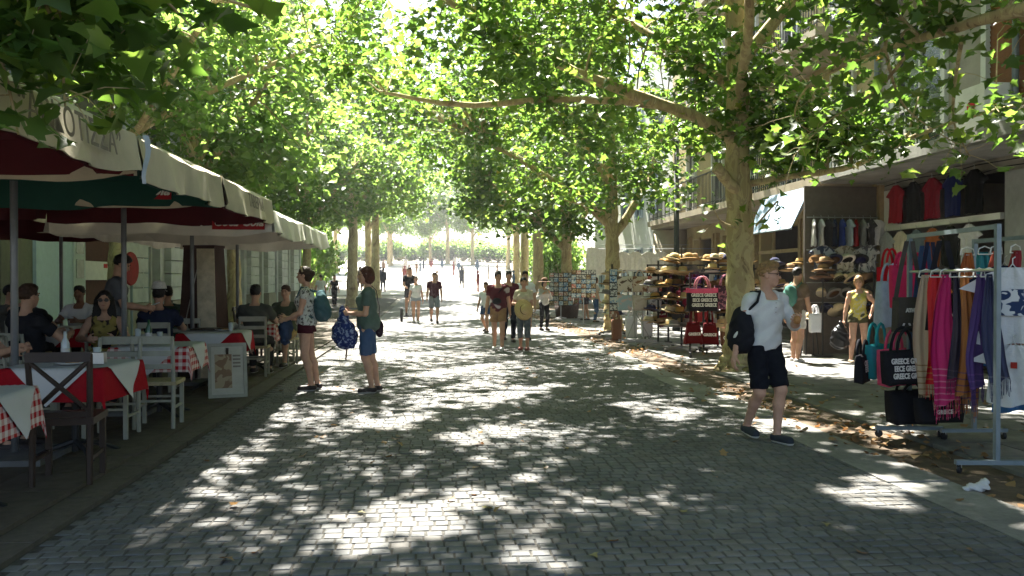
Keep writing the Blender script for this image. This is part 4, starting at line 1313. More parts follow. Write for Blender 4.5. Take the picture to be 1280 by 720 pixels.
tl1 = plane_tree('plane_tree', 'plane tree added behind the waiter, its crown shading the near road', (-7.2, 20.0, 0), [(x, y, z, r * 0.8) for x, y, z, r in TR],  # added tree, put here so its crown blocks sun over the road
    [[(0, 0, 4.2, 0.08), (1.4, -1.4, 5.4, 0.07), (3.0, -3.8, 6.4, 0.055), (5.0, -7.0, 7.2, 0.03)],
     [(0, 0, 4.6, 0.10), (1.8, 0.4, 5.8, 0.08), (3.8, 0.6, 6.8, 0.05), (5.4, 0.6, 7.4, 0.03)],
     [(0, 0, 5.0, 0.08), (0.6, -2.4, 6.0, 0.065), (1.4, -5.6, 7.0, 0.05), (2.4, -9.0, 7.4, 0.03)],
     [(0, 0, 5.2, 0.09), (-1.0, 1.4, 6.4, 0.06), (-1.8, 2.8, 7.4, 0.03)]],
    [(4.4, -6.6, 7.6, 3.0, 3.6, 1.2, 58), (0.4, 0.4, 8.0, 2.8, 3.0, 1.8, 40), (3.0, -9.4, 7.8, 2.8, 2.8, 1.0, 30), (4.4, -1.6, 7.2, 2.4, 2.6, 1.3, 44), (1.0, -1.2, 5.6, 1.6, 1.6, 0.9, 18), (1.4, -3.0, 6.3, 1.3, 2.0, 0.9, 26)],
    seed=61, per=56, leaf=(0.12, 0.21), tmpl=LT_FAR, mat=LEAF_FAR_LIT, reject=rej_low(4.4), group='plane trees along the street')
# second and third tree of the right-hand row
TR2 = [(x, y, z, r * 0.92) for x, y, z, r in TR]
t2 = plane_tree('plane_tree', 'forked plane tree with hats hung before its trunk, second from the man in white', (5.06, 24.2, 0), TR2,
    [[(0, 0, 3.0, 0.12), (-1.0, 0.2, 3.9, 0.10), (-2.4, 0.2, 4.8, 0.07), (-4.0, 0, 5.6, 0.04)],
     [(0, 0, 2.7, 0.13), (0.5, 0.1, 3.4, 0.12), (1.1, 0.2, 4.5, 0.10), (1.7, 0.2, 6.2, 0.05)],
     [(0, 0, 4.0, 0.10), (-0.8, -1.0, 5.0, 0.08), (-1.6, -2.4, 6.0, 0.05)],
     [(0, 0, 4.6, 0.09), (-1.0, 1.4, 5.8, 0.07), (-2.0, 2.6, 6.8, 0.04)],
     [(0, 0, 3.4, 0.06), (-0.9, -0.6, 3.6, 0.05), (-1.9, -1.0, 3.8, 0.03)]],
    [(-1.8, -0.2, 5.8, 3.2, 3.2, 1.9, 105), (0.8, 0.1, 7.0, 3.0, 3.2, 2.4, 75), (-0.4, -1.0, 4.3, 1.9, 1.5, 0.9, 26), (-4.2, 0.2, 6.4, 1.8, 2.4, 1.5, 32), (1.6, -0.4, 4.6, 1.2, 1.6, 0.9, 14), (-4.4, -2.6, 6.8, 2.4, 2.2, 1.2, 30), (-5.6, 3.0, 7.0, 2.4, 3.0, 1.1, 56)],
    seed=41, per=46, leaf=(0.12, 0.21), tmpl=LT_FAR, reject=rej_low(3.15), group='plane trees along the street')
t3 = plane_tree('plane_tree', 'plane tree standing in a dark basket planter, third from the man in white', (5.1, 33.0, 0), TR2,
    [[(0, 0, 2.6, 0.12), (-0.7, 0.1, 3.3, 0.10), (-1.8, 0.2, 4.4, 0.07), (-3.2, 0, 5.4, 0.04)],
     [(0, 0, 2.9, 0.12), (0.6, 0.1, 3.8, 0.10), (1.3, 0, 5.2, 0.06)],
     [(0, 0, 3.8, 0.10), (-0.8, -1.2, 4.8, 0.07), (-1.8, -2.4, 5.8, 0.04)],
     [(0, 0, 4.4, 0.09), (-0.9, 1.4, 5.6, 0.06), (-1.8, 2.6, 6.4, 0.03)]],
    [(-1.4, 0, 5.6, 3.0, 3.0, 2.0, 95), (0.8, 0.1, 6.8, 3.0, 3.2, 2.4, 70), (-0.6, -0.6, 3.9, 1.8, 1.5, 0.8, 24), (-4.6, 0.0, 6.4, 2.2, 2.6, 1.4, 36), (-2.6, 1.0, 4.4, 1.8, 1.8, 0.8, 26)],
    seed=43, per=44, leaf=(0.16, 0.27), tmpl=LT_FAR, reject=rej_low(2.9), group='plane trees along the street')
# generic far tree used in copies
def far_tree(label, loc, seed, sc_=1.0, rz=0.0, src=[None]):
    if src[0] is None or len(src) < 3:
        t = plane_tree('plane_tree', label, loc, [(0, 0, -0.1, 0.24), (0, 0, 0.5, 0.18), (0.04, 0, 2.6, 0.15), (0, 0.05, 5, 0.11), (0, 0, 8, 0.04)],
            [[(0, 0, 2.9, 0.09), (-1.0, 0.3, 4.0, 0.07), (-2.2, 0.6, 5.2, 0.03)], [(0, 0, 3.2, 0.09), (0.9, -0.5, 4.3, 0.07), (2.0, -1.0, 5.6, 0.03)],
             [(0, 0, 3.6, 0.08), (0.3, 1.0, 4.8, 0.06), (0.5, 2.2, 6.0, 0.03)], [(0, 0, 3.9, 0.08), (-0.3, -1.1, 5.0, 0.06), (-0.6, -2.2, 6.0, 0.03)]],
            [(0, 0, 5.8, 3.0, 3.0, 2.4, 86), (0.4, 0.2, 4.1, 2.6, 2.6, 1.0, 34), (-0.5, 0.2, 7.8, 1.8, 1.8, 1.2, 22)],
            seed=seed, per=66, leaf=(0.12, 0.21), spread=(0.34, 0.34, 0.2), tmpl=LT_FAR, mat=LEAF_FAR_LIT, reject=lambda x, y, z: z - loc[2] < 2.7, group='plane trees along the street')
        src.append((t, kid_map(t)))
        if src[0] is None and len(src) > 2: src[0] = 1
        t.scale = (sc_,) * 3
        return t
    t, km = src[1 + seed % 2]
    c = copy_tree(t, km)
    c.location, c.scale, c.rotation_euler = loc, (sc_,) * 3, (0, 0, rz)
    c['label'] = label
    return c
far_tree('plane tree rising behind the tall brown pillar beyond the parasols', (-6.6, 24.0, 0), 51, 1.25)
far_tree('thin-trunked plane tree past the end of the white block building', (-5.6, 37.5, 0), 52, 1.15)
far_tree('plane tree with grey trunk just left of the woman in green', (-4.4, 45.5, gz(45.5)), 2, 1.6, 1.1)
far_tree('plane tree with slim trunk just right of the woman in green', (-3.9, 56, gz(56)), 3, 1.6, 2.0)
far_tree('plane tree behind the parasols, in full sun over the building', (-7.0, 30.5, 0), 2, 1.35, 3.3)
far_tree('plane tree fourth in the row behind the stalls', (5.2, 43, gz(43)), 3, 1.6, 4.1)
far_tree('plane tree fifth in the row behind the stalls', (5.6, 54, gz(54)), 2, 1.6, 5.2)
far_tree('plane tree sixth in the row, near the bright plaza', (6.2, 66, gz(66)), 3, 1.6, 0.6)
far_tree('slim plane tree on the left edge of the bright plaza', (-5.2, 67, gz(67)), 2, 1.6, 2.6)
for k, (x, y, s_) in enumerate([(-14, 88, 1.6), (-7, 134, 1.5), (-1, 150, 1.4), (6, 140, 1.6), (10, 118, 1.5), (12, 98, 1.7), (10, 84, 1.5), (-11, 72, 1.4), (-12, 104, 1.6), (16, 130, 1.9), (-18, 128, 1.9), (2, 146, 1.8), (-8, 148, 1.8)]):
    t = far_tree('hazy round tree at the far end of the sunny plaza', (x, y, gz(y)), k, s_, k * 1.3)
    t['group'] = 'far trees around the plaza'
    t.name = 'round_tree'
def shrub(label, loc, r, h, seed, n=26, src={}):
    rng = np.random.default_rng(seed)
    if seed % 3 not in src:
        c = rng.normal(0, 1, (n, 3)); c /= np.linalg.norm(c, axis=1)[:, None]
        c = c * rng.uniform(0.5, 1, n)[:, None] * np.array((0.8, 0.8, 0.42)) + np.array((0, 0, 0.5))
        P = (c[:, None, :] + rng.normal(0, 0.13, (n, 50, 3))).reshape(-1, 3)
        P = P[P[:, 2] > 0.02]
        st = MB()
        for q in c: st.tube([(0, 0, 0), tuple(q * 0.5), tuple(q)], [0.02, 0.012, 0.004], 4, cap=False)
        src[seed % 3] = (leaf_mesh('foliage', P, rng.uniform(0.07, 0.13, len(P)), rng, LEAF_FAR_LIT, LT_FAR, 0.8, 0.0), st.mesh('stem', BARK))
    f, st = src[seed % 3]
    t = empty('shrub', loc, seed * 1.1, label, 'shrub', 'far greenery round the plaza')
    tag(mo('foliage', f, t), kind='stuff'); mo('stem', st, t)
    t.scale = (r, r, h)
    return t
for k in range(22):
    a = k / 21
    x = -26 + 44 * a; y = 150 + 20 * math.sin(a * math.pi) + rs.uniform(-3, 3)
    shrub('leafy shrub mass at the far end of the sunny plaza', (x, y, gz(y)), rs.uniform(3.0, 4.5), rs.uniform(2.5, 4.5), k)
for k, (x, y) in enumerate([(-9.5, 58), (-9, 64), (-10.5, 70), (-11, 78), (-12, 86), (8.8, 58), (9.2, 66), (10, 74), (11, 82), (-8.4, 55)]):
    shrub('leafy shrub along the edge of the bright plaza', (x, y, gz(y)), rs.uniform(2.0, 2.8), rs.uniform(3, 5.5), k + 30)
# leaf litter
rng = np.random.default_rng(9)
N = 1700
lx = np.where(rng.uniform(0, 1, N) < 0.72, rng.normal(4.05, 0.30, N), rng.normal(4.9, 1.0, N))
ly = 4.5 + 34 * rng.uniform(0, 1, N) ** 1.25
keep = (np.sin(ly * 1.9) + np.sin(ly * 0.73 + 1) + rng.normal(0, 0.9, N) > -0.5) & (lx > 3.4) & (lx < 8.5)
lx, ly = lx[keep], ly[keep]
P = np.stack([lx, ly, np.where(lx > 4.45, 0.034, 0.012) + rng.uniform(0, 0.02, len(lx))], 1)
o = mo('leaf_litter', leaf_mesh('leaf_litter', P, rng.uniform(0.04, 0.085, len(P)), rng, DRY, LT_FAR, 0.25, 0.0))
tag(o, 'dry brown plane leaves drifted along the verge under the trees', 'leaf litter', kind='stuff')
N = 150
P = np.stack([rng.uniform(-2.1, 3.3, N), 7 + 28 * rng.uniform(0, 1, N), 0.008 + rng.uniform(0, 0.01, N)], 1)
o = mo('scattered_leaves', leaf_mesh('scattered_leaves', P, rng.uniform(0.05, 0.09, N), rng, DRY, LT_FAR, 0.2, 0.0))
tag(o, 'small dry leaves scattered over the cobbled road', 'leaves', kind='stuff')
dl = [leaf_mesh('fallen_leaf', np.zeros((1, 3), dtype=np.float32), np.ones(1), np.random.default_rng(60 + k), DRY, LT_NEAR, 0.1, 0.0, np.array([0.15 + 0.2 * k])) for k in range(5)]
for k in range(30):
    x, y = rs.uniform(-1.6, 3.3), rs.uniform(4.4, 8.5)
    o = mo('fallen_leaf', dl[k % 5], None, (x, y, 0.014), (rs.gauss(0, 0.1), rs.gauss(0, 0.1), rs.uniform(0, 6.28)), rs.uniform(0.045, 0.085))
    tag(o, 'single dry leaf lying on the cobbles in the near road', 'leaf', 'single leaves on the near cobbles')
# ------------------------------------------------------------ cafe terrace on the left
CANVAS = M('canvas_cream', (0.52, 0.47, 0.35), rough=0.85, var=0.1, scale=2.5, bump=0.2, bscale=50, trans=0.02, wear=0.25)
CANVAS_W = M('canvas_white', (0.70, 0.68, 0.60), rough=0.85, var=0.07, scale=2.5, bump=0.2, bscale=50, trans=0.03, wear=0.2)
MAROON = M('lining_maroon', (0.075, 0.008, 0.012), rough=0.9, var=0.15, scale=3)
GREEN = M('lining_green', (0.012, 0.06, 0.045), rough=0.9, var=0.15, scale=3)
LETTER = M('letter_grey', (0.20, 0.175, 0.14), rough=0.9, var=0.1)
RED = M('sign_red_cola', (0.36, 0.008, 0.014), rough=0.5, var=0.05)
COLAW = M('sign_white', (0.75, 0.72, 0.66), rough=0.5, var=0.03)
POLEM = M('pole_grey', (0.20, 0.21, 0.22), rough=0.45, var=0.1, metal=0.4)

def valance_mesh(L, hgt, mat, seed, t=0.012):
    r = random.Random(seed)
    ph = r.uniform(0, 6)
    def top(u): return (L * (u - 0.5), 0.0)
    mb = MB()
    n = 26
    for sgn in (1,):
        def fn(u, v):
            x = L * (u - 0.5)
            wv = 0.018 * v * math.sin(u * 17 + ph) + 0.012 * v * math.sin(u * 41 + ph * 2)
            return (x, -0.03 * v + wv * 1.5, -hgt * v - 0.02 * v * math.sin(u * 9 + ph) - 0.035 * math.sin(math.pi * u) - 0.008 * math.sin(u * 23 + ph))
        mb.grid(fn, n, 5)
        k = len(mb.v)
        mb.grid(lambda u, v: (fn(u, v)[0], fn(u, v)[1] + t, fn(u, v)[2]), n, 5)
    return mb.mesh('valance', mat, True)

def parasol(label, cx, cy, wx, wy, eave, apex, lining, canvas=CANVAS, texts=(), hv=0.27, seed=0, vback=None, polez=None):
    root = empty('parasol', (cx, cy, 0), 0, label, 'parasol', 'square parasols over the cafe terrace')
    r = random.Random(seed)
    hx, hy = wx / 2, wy / 2
    def roof(dz, shrink, flip):
        mb = MB()
        top = (0, 0, apex - dz)
        c = [(-hx + shrink, -hy + shrink, eave - dz), (hx - shrink, -hy + shrink, eave - dz), (hx - shrink, hy - shrink, eave - dz), (-hx + shrink, hy - shrink, eave - dz)]
        for i in range(4):
            a, b = Vector(c[i]), Vector(c[(i + 1) % 4])
            n = 8
            rows = []
            for k in range(n + 1):
                t = k / n
                row = []
                for j in range(9):
                    u = j / 8
                    p = a.lerp(b, u).lerp(Vector(top), t)
                    p.z -= 0.09 * math.sin(math.pi * u) * math.sin(math.pi * min(1, t + 0.25)) * (1 - t)
                    row.append(p)
                rows.append(row)
            vs = [p for row in rows for p in row]
            fs = []
            for k in range(n):
                for j in range(8):
                    q = (k * 9 + j, k * 9 + j + 1, (k + 1) * 9 + j + 1, (k + 1) * 9 + j)
                    fs.append(q if not flip else q[::-1])
            mb.add(vs, fs)
        return mb
    roof(0, 0, False).build('canopy', canvas, root, smooth=True)
    roof(0.018, 0.004, True).build('lining', lining, root, smooth=True)
    sides = [((0, -hy, eave), 0, wx), ((hx, 0, eave), R(90), wy), ((0, hy, eave), R(180), wx), ((-hx, 0, eave), R(270), wy)]
    for i, (p, rz, L) in enumerate(sides):
        v = mo('valance', valance_mesh(L, hv, canvas, seed * 7 + i), root, p, (0, 0, rz))
        q = mo('valance_lining', valance_mesh(L, hv * 1.02, lining, seed * 7 + i), v, (0, 0.026, 0), (0, 0, 0), (0.99, 1, 1))
        for (side, body, size, off, sx, kind) in texts:
            if side != i: continue
            if kind == 'cola':
                pn = MB().box((0, 0, 0), (size * 4.6, 0.014, size * 1.25)).build('sign_panel', RED, v, (off, -0.055, -hv * 0.55), (R(-5), 0, 0))
                lettering(body, size, COLAW, pn, (0, -0.011, 0), (R(90), 0, 0), shear=0.35, bold=0.004)
            else:
                lettering(body, size, LETTER, v, (off, -0.05, -hv * 0.52), (R(84), 0, 0), sx=sx, bold=0.002)
    # pole, ribs, base
    MB().tube([(0, 0, 0.06), (0, 0, apex + 0.08)], 0.029, 12).build('pole', POLEM, root, smooth=True)
    MB().lathe([(0.07, apex - 0.75), (0.07, apex - 0.63)], 12).build('collar', POLEM, root, smooth=True)
    MB().box((0, 0, 0.065), (0.7, 0.7, 0.06)).build('base', M('parasol_base', (0.12, 0.12, 0.12)), root)
    for i in range(8):
        a = i * math.pi / 4
        tx_, ty_ = math.cos(a), math.sin(a)
        m = min(hx / max(abs(tx_), 1e-6), hy / max(abs(ty_), 1e-6))
        e = (tx_ * (m - 0.06), ty_ * (m - 0.06), eave - 0.05)
        MB().bar((0, 0, apex - 0.06), e, 0.022, 0.03).build('rib', POLEM, root)
        f = 0.45
        MB().bar((tx_ * 0.06, ty_ * 0.06, apex - 0.69), (e[0] * f, e[1] * f, (apex - 0.08) * (1 - f) + e[2] * f - 0.035), 0.02, 0.025).build('strut', POLEM, root)
    return root
EV = 2.50
parasol('nearest cream parasol with the grey Greek lettering on its valance', -3.42, 4.75, 2.72, 2.66, EV, 3.15, MAROON,
        texts=[(1, '\u201c\u0391\u03a1\u039a\u039f\u03a4\u0399\u03a3\u03a3\u0391\u201d', 0.22, 0.25, 0.95, 'plain'), (0, 'Coca-Cola', 0.16, 0.4, 1, 'cola')], seed=1)
parasol('cream parasol with dark green lining, next past the lettered parasol', -3.42, 7.27, 2.72, 2.30, EV - 0.01, 3.12, GREEN, seed=2, texts=[(2, 'Coca-Cola', 0.13, -0.3, 1, 'cola')])
parasol('cream parasol with maroon lining over the waiter', -3.42, 9.72, 2.72, 2.50, EV, 3.14, MAROON, seed=3, texts=[(1, '\u03a4\u0391\u0392\u0395\u03a1\u039d\u0391', 0.19, 0.1, 0.9, 'plain'), (0, 'Coca-Cola', 0.13, 0.6, 1, 'cola')])
parasol('pale parasol over the tall brown pillar', -3.42, 12.35, 2.72, 2.64, EV - 0.13, 2.98, CANVAS_W, CANVAS_W, seed=4, texts=[(0, 'Coca-Cola', 0.14, 0.95, 1, 'cola')])
parasol('farthest pale parasol over the seated couple', -3.42, 15.1, 2.72, 2.76, EV - 0.13, 2.98, CANVAS_W, CANVAS_W, seed=5)
parasol('cream parasol against the cafe front with a small red sign on its edge', -6.3, 12.2, 2.8, 2.7, EV + 0.02, 3.15, MAROON, CANVAS, seed=6, texts=[(0, 'Coca-Cola', 0.15, 0.0, 1, 'cola'), (1, 'Coca-Cola', 0.15, 0, 1, 'cola')])
parasol('cream parasol by the wall behind the waiter', -6.3, 15.0, 2.8, 2.7, EV + 0.02, 3.15, MAROON, CANVAS, seed=7, texts=[(0, 'Coca-Cola', 0.15, 0.45, 1, 'cola')])
parasol('maroon-lined parasol by the wall at the picture edge', -6.3, 9.4, 2.8, 2.7, EV + 0.02, 3.15, MAROON, CANVAS, seed=8)
mb = MB().grid(lambda u, v: (0.03 * (u - 0.5) * (1 - 0.4 * v) + 0.01 * math.sin(v * 6), 0.02 * math.sin(v * 4), -0.42 * v), 4, 8)
mb.grid(lambda u, v: (0.03 * (u - 0.5) * (1 - 0.4 * v) + 0.01 * math.sin(v * 6), 0.02 * math.sin(v * 4) + 0.008, -0.42 * v), 4, 8)
o = mb.build('ribbon', M('pale_blue_ribbon', (0.50, 0.58, 0.66), var=0.1), None, (-2.0, 6.1, 2.5), None, True)
tag(o, 'pale blue ribbon dangling where two parasol valances meet', 'ribbon')
o.scale = (1.3, 1, 0.8)

# --- tables
CHECK = gingham('red_check', (0.62, 0.55, 0.50), (0.36, 0.012, 0.016), 0.075)
REDC = cloth('red', (0.30, 0.008, 0.014), 0.1)
PAPER = M('white_paper', (0.5, 0.5, 0.49), rough=0.8, var=0.04, scale=5)
def drape(L, w_, ang, z, mat, seed, n=30, flare=0.10, clampz=None):
    """a square cloth laid over a square table of half width w_"""
    ca, sa = math.cos(ang), math.sin(ang)
    r = random.Random(seed)
    ph = r.uniform(0, 6)
    vs, uv = [], []
    for j in range(n + 1):
        for i in range(n + 1):
            u, v = (2 * i / n - 1) * L, (2 * j / n - 1) * L
            x, y = u * ca - v * sa, u * sa + v * ca
            cx, cy = max(-w_, min(w_, x)), max(-w_, min(w_, y))
            dx, dy = x - cx, y - cy
            d = math.hypot(dx, dy)
            if d > 1e-6:
                ux, uy = dx / d, dy / d
                wv = 1 + 0.35 * math.sin((x - y) * 11 + ph) * min(1, d * 5)
                px, py, pz = cx + ux * (0.006 + flare * d * wv), cy + uy * (0.006 + flare * d * wv), z - d * 0.985
            else:
                px, py, pz = cx, cy, z + 0.0015 * math.sin(x * 21 + ph) * math.sin(y * 17)
            vs.append((px, py, pz)); uv.append((u, v))
    fs = [(j * (n + 1) + i, j * (n + 1) + i + 1, (j + 1) * (n + 1) + i + 1, (j + 1) * (n + 1) + i) for j in range(n) for i in range(n)]
    mb = MB().add(vs, fs)
    me = mb.mesh('cloth', mat, True)
    lay = me.uv_layers.new(name='uv')
    li = np.zeros(len(me.loops), dtype=np.int32)
    me.loops.foreach_get('vertex_index', li)
    lay.data.foreach_set('uv', np.array(uv, dtype=np.float32)[li].ravel())
    return me
DARKW = M('dark_wood', (0.035, 0.022, 0.016), rough=0.5, var=0.3, scale=10)
WHITEW = M('white_wood', (0.29, 0.29, 0.235), rough=0.6, var=0.12, scale=10)
def table(label, x, y, red, rz=0.0, h=0.75, seed=0, paper=True):
    t = empty('cafe_table', (x, y, 0.05), rz, label, 'table', 'cafe tables under the parasols')
    w_ = 0.40
    MB().box((0, 0, h - 0.02), (0.79, 0.79, 0.03)).build('tabletop', DARKW, t)
    MB().tube([(0, 0, 0.03), (0, 0, h - 0.04)], 0.03, 8).build('column', IRON, t)
    for i in range(4):
        a = R(45 + 90 * i)
        MB().tube([(0, 0, 0.12), (0.2 * math.cos(a), 0.2 * math.sin(a), 0.07), (0.36 * math.cos(a), 0.36 * math.sin(a), 0.0)], [0.022, 0.02, 0.016], 6).build('leg', IRON, t)
    c = mo('tablecloth', drape(0.66, w_, 0, h + 0.003, REDC if red else CHECK, seed), None, (x, y, 0.05), (0, 0, rz))
    tag(c, ('plain red cloth on the ' if red else 'red checked cloth on the ') + label, 'tablecloth', 'red tablecloths')
    if paper:
        c = mo('paper_cover', drape(0.50, w_ + 0.008, R(45), h + 0.009, PAPER, seed + 50, flare=0.16), None, (x, y, 0.05), (0, 0, rz))
        tag(c, 'white paper square over the ' + label, 'table cover', 'white paper table covers')
    return t
table('table cut by the picture edge nearest the camera', -2.98, 5.45, False, 0.1, seed=1)
table('table in front of the dark cross-back chair', -2.98, 7.35, True, -0.06, seed=2)
table('table beside the woman in sunglasses', -2.98, 9.5, False, 0.05, seed=3)
table('table beside the leaning menu board', -2.95, 11.75, True, 0.0, seed=4)
table('table of the seated couple', -2.92, 14.0, False, 0.04, seed=5)
table('table by the white standing chair beyond the couple', -2.95, 16.4, False, 0.0, seed=6)
table('table in the second row behind the waiter', -5.4, 13.0, True, 0.0, seed=7)
table('table in the second row beside the black-shirted man', -5.3, 10.3, False, 0.0, seed=8)

# --- chairs
def chair_white():
    t = empty('cafe_chair', (0, 0, 0))
    MB().box((0, 0, 0.44), (0.42, 0.42, 0.035)).build('seat', M('rush_seat', (0.34, 0.29, 0.17), var=0.25, scale=30), t)
    for sx in (-1, 1):
        MB().bar((sx * 0.18, 0.18, 0), (sx * 0.18, 0.18, 0.43), 0.036).build('leg', WHITEW, t)
        MB().tube([(sx * 0.18, -0.20, 0), (sx * 0.18, -0.185, 0.44), (sx * 0.185, -0.25, 0.90)], [0.02, 0.022, 0.018], 6).build('leg', WHITEW, t)
        MB().bar((sx * 0.18, -0.19, 0.2), (sx * 0.18, 0.18, 0.2), 0.022).build('stretcher', WHITEW, t)
    for yy in (-0.19, 0.18): MB().bar((-0.17, yy, 0.27), (0.17, yy, 0.27), 0.022).build('stretcher', WHITEW, t)
    for z, h in ((0.87, 0.075), (0.74, 0.05), (0.61, 0.05)):
        yy = -0.20 - 0.06 * (z - 0.44) / 0.46 - 0.01
        MB().box((0, yy - 0.01, z), (0.36, 0.022, h), (R(-8), 0, 0)).build('slat', WHITEW, t)
    return t
def chair_cross():
    t = empty('cafe_chair', (0, 0, 0))
    MB().box((0, 0, 0.45), (0.43, 0.43, 0.05)).build('seat', DARKW, t)
    for sx in (-1, 1):
        MB().bar((sx * 0.185, 0.185, 0), (sx * 0.185, 0.185, 0.43), 0.04).build('leg', DARKW, t)
        MB().tube([(sx * 0.185, -0.21, 0), (sx * 0.185, -0.19, 0.45), (sx * 0.20, -0.25, 0.93)], [0.022, 0.024, 0.02], 6).build('leg', DARKW, t)
        MB().bar((sx * 0.185, -0.19, 0.18), (sx * 0.185, 0.185, 0.18), 0.025).build('stretcher', DARKW, t)
        MB().tube([(sx * 0.19, -0.245, 0.88), (0, -0.235, 0.70), (-sx * 0.185, -0.205, 0.52)], [0.015, 0.018, 0.015], 6).build('cross_brace', DARKW, t)
    MB().box((0, -0.255, 0.91), (0.42, 0.03, 0.07), (R(-8), 0, 0)).build('top_rail', DARKW, t)
    MB().box((0, -0.205, 0.5), (0.36, 0.025, 0.04)).build('rail', DARKW, t)
    return t
cw, cx_ = chair_white(), chair_cross()
cwk, cxk = kid_map(cw), kid_map(cx_)
used = {0: False, 1: False}
def chair(label, x, y, rz, cross=False):
    src, km = (cx_, cxk) if cross else (cw, cwk)
    k = 1 if cross else 0
    c = src if not used[k] else copy_tree(src, km)
    used[k] = True
    c.location, c.rotation_euler = (x, y, 0.05), (0, 0, rz)
    tag(c, label, 'chair', 'chairs on the cafe terrace')
    return c
chair('dark brown wooden chair with crossed back struts, empty, nearest the road', -2.66, 6.45, R(8), True)
chair('dark cross-back chair beyond the seated couple', -3.5, 16.4, R(-90), True)
chair('empty white slat-back chair behind the red covered table', -3.0, 8.2, R(182))
chair('empty white chair tucked beside the checked table, legs towards the road', -2.75, 8.75, R(4))
chair('white slat-back chair beside the checked-shirt man', -3.95, 8.75, R(-70))
chair('white chair under the man in dark cap by the waiter', -3.62, 11.5, R(5))
chair('white chair between the waiter and the brown pillar', -3.6, 12.6, R(20))
chair('white chair of the man in grey with his back turned', -2.74, 13.22, R(4))
chair('white chair of the young man in khaki shorts', -2.62, 14.85, R(165))
chair('empty white chair past the couple near the kerb', -2.75, 15.7, R(10))
chair('white chair under the checked-shirt man', -3.85, 7.55, R(-92))
chair('white chair under the black-shirted man', -4.25, 9.35, R(-25))
chair('white chair under the woman in sunglasses', -3.78, 10.1, R(200))
chair('white chair in the back row under the man in white', -5.55, 13.85, R(180))
chair('white chair in the back row under the capped man', -6.2, 13.2, R(-90))
chair('white chair in the back row facing the wall', -5.55, 12.2, R(0))
# --- tall tapered pillar, menu board, things on tables
pl = empty('display_pillar', (-3.36, 12.75, 0.05), R(-8), 'tall tapered brown pillar with a pale mottled front panel among the tables', 'pillar')
MB().box((0, 0, 0.96), (0.62, 0.5, 1.92), taper=(0.72, 0.72)).build('body', M('brown_board', (0.055, 0.028, 0.022), var=0.25, scale=4), pl)
MB().add([(0.02, -0.262, 0.05), (0.30, -0.262, 0.05), (0.222, -0.192, 1.9), (-0.03, -0.192, 1.9), (0.02, -0.245, 0.05), (0.30, -0.245, 0.05), (0.222, -0.175, 1.9), (-0.03, -0.175, 1.9)],
         [(0, 1, 2, 3), (7, 6, 5, 4), (0, 4, 5, 1), (1, 5, 6, 2), (2, 6, 7, 3), (3, 7, 4, 0)]).build('front_panel', M('mottled_panel', (0.50, 0.44, 0.31), rough=0.6, var=0.35, scale=5), pl)  # pale panel with random mottling
MB().box((0, 0, 1.935), (0.47, 0.38, 0.03)).build('cap', M('brown_board', None), pl)
MB().tube([(-0.02, -0.20, 1.6), (-0.16, -0.25, 0.9), (-0.06, -0.28, 0.4)], 0.008, 6).build('cable', M('cable', (0.3, 0.28, 0.25)), pl)
bd = empty('menu_board', (-2.55, 10.75, 0.05), R(18), 'white-framed menu board leaning by the red table near the kerb', 'menu board')
mr = (R(-14), 0, 0)
mb = MB()
for c, s_ in (((0, 0, 0.02), (0.46, 0.03, 0.04)), ((0, 0, 0.66), (0.46, 0.03, 0.04)), ((-0.21, 0, 0.34), (0.04, 0.03, 0.6)), ((0.21, 0, 0.34), (0.04, 0.03, 0.6))): mb.box(c, s_)
mb.build('frame', WHITEW, bd, None, mr)
MB().box((0, 0.006, 0.34), (0.378, 0.012, 0.598)).build('sheet', M('menu_sheet', (0.42, 0.40, 0.33), var=0.1), bd, None, mr)
MB().box((-0.05, -0.003, 0.33), (0.2, 0.008, 0.42)).build('picture', printed('menu_picture', (0.22, 0.14, 0.09), (0.35, 0.28, 0.18), 9), bd, None, mr)
for k in range(4): MB().box((0.11, -0.003, 0.52 - k * 0.045), (0.09, 0.008, 0.02)).build('text_line', LETTER, bd, None, mr)
MB().bar((0, 0.12, 0.6), (0, 0.30, 0.0), 0.03).build('prop', DARKW, bd)
CLEAR = M('drink_glass', (0.45, 0.5, 0.5), rough=0.1, var=0.05, spec=0.6)
def glass(label, x, y, z=0.816, mat=CLEAR, h=0.11, r=0.034):
    o = MB().lathe([(r * 0.75, 0), (r * 0.8, 0.01), (r, h), (r - 0.004, h), (r * 0.72, 0.014), (0, 0.014)], 12).build('drinking_glass', mat, None, (x, y, z), smooth=True)
    tag(o, label, 'glass')
    MB().lathe([(0, 0.016), (r * 0.74, 0.016), (r * 0.85, h * 0.6), (0, h * 0.6)], 10).build('drink', M('drink_' + ('yellow' if 'yellow' in label else 'water'), (0.45, 0.36, 0.06) if 'yellow' in label else (0.4, 0.45, 0.45), rough=0.15), o, smooth=True)
glass('clear water glass standing on the red covered table', -2.88, 7.55)
glass('tall glass of yellow drink by the woman in sunglasses', -3.25, 9.65, h=0.15)
glass('clear tumbler on the checked table beside the yellow drink', -3.05, 9.75)
def plate(label, x, y, z=0.814):
    o = MB().lathe([(0, 0.004), (0.07, 0.004), (0.115, 0.02), (0.12, 0.022), (0.115, 0.015), (0.07, 0), (0, 0)], 20).build('plate', PAPER, None, (x, y, z), smooth=True)
    tag(o, label, 'plate')
    MB().lathe([(0, 0.035), (0.035, 0.03), (0.055, 0.012), (0, 0.006)], 9, (0.01, 0, 0), 1.1, 0.8).build('food', M('food', (0.3, 0.16, 0.06), var=0.5, scale=40), o, smooth=True)
plate('white plate of food before the woman in sunglasses', -3.2, 9.35)
plate('white plate on the table of the seated couple', -2.9, 14.05)
plate('white plate on the table by the menu board', -2.85, 11.8)
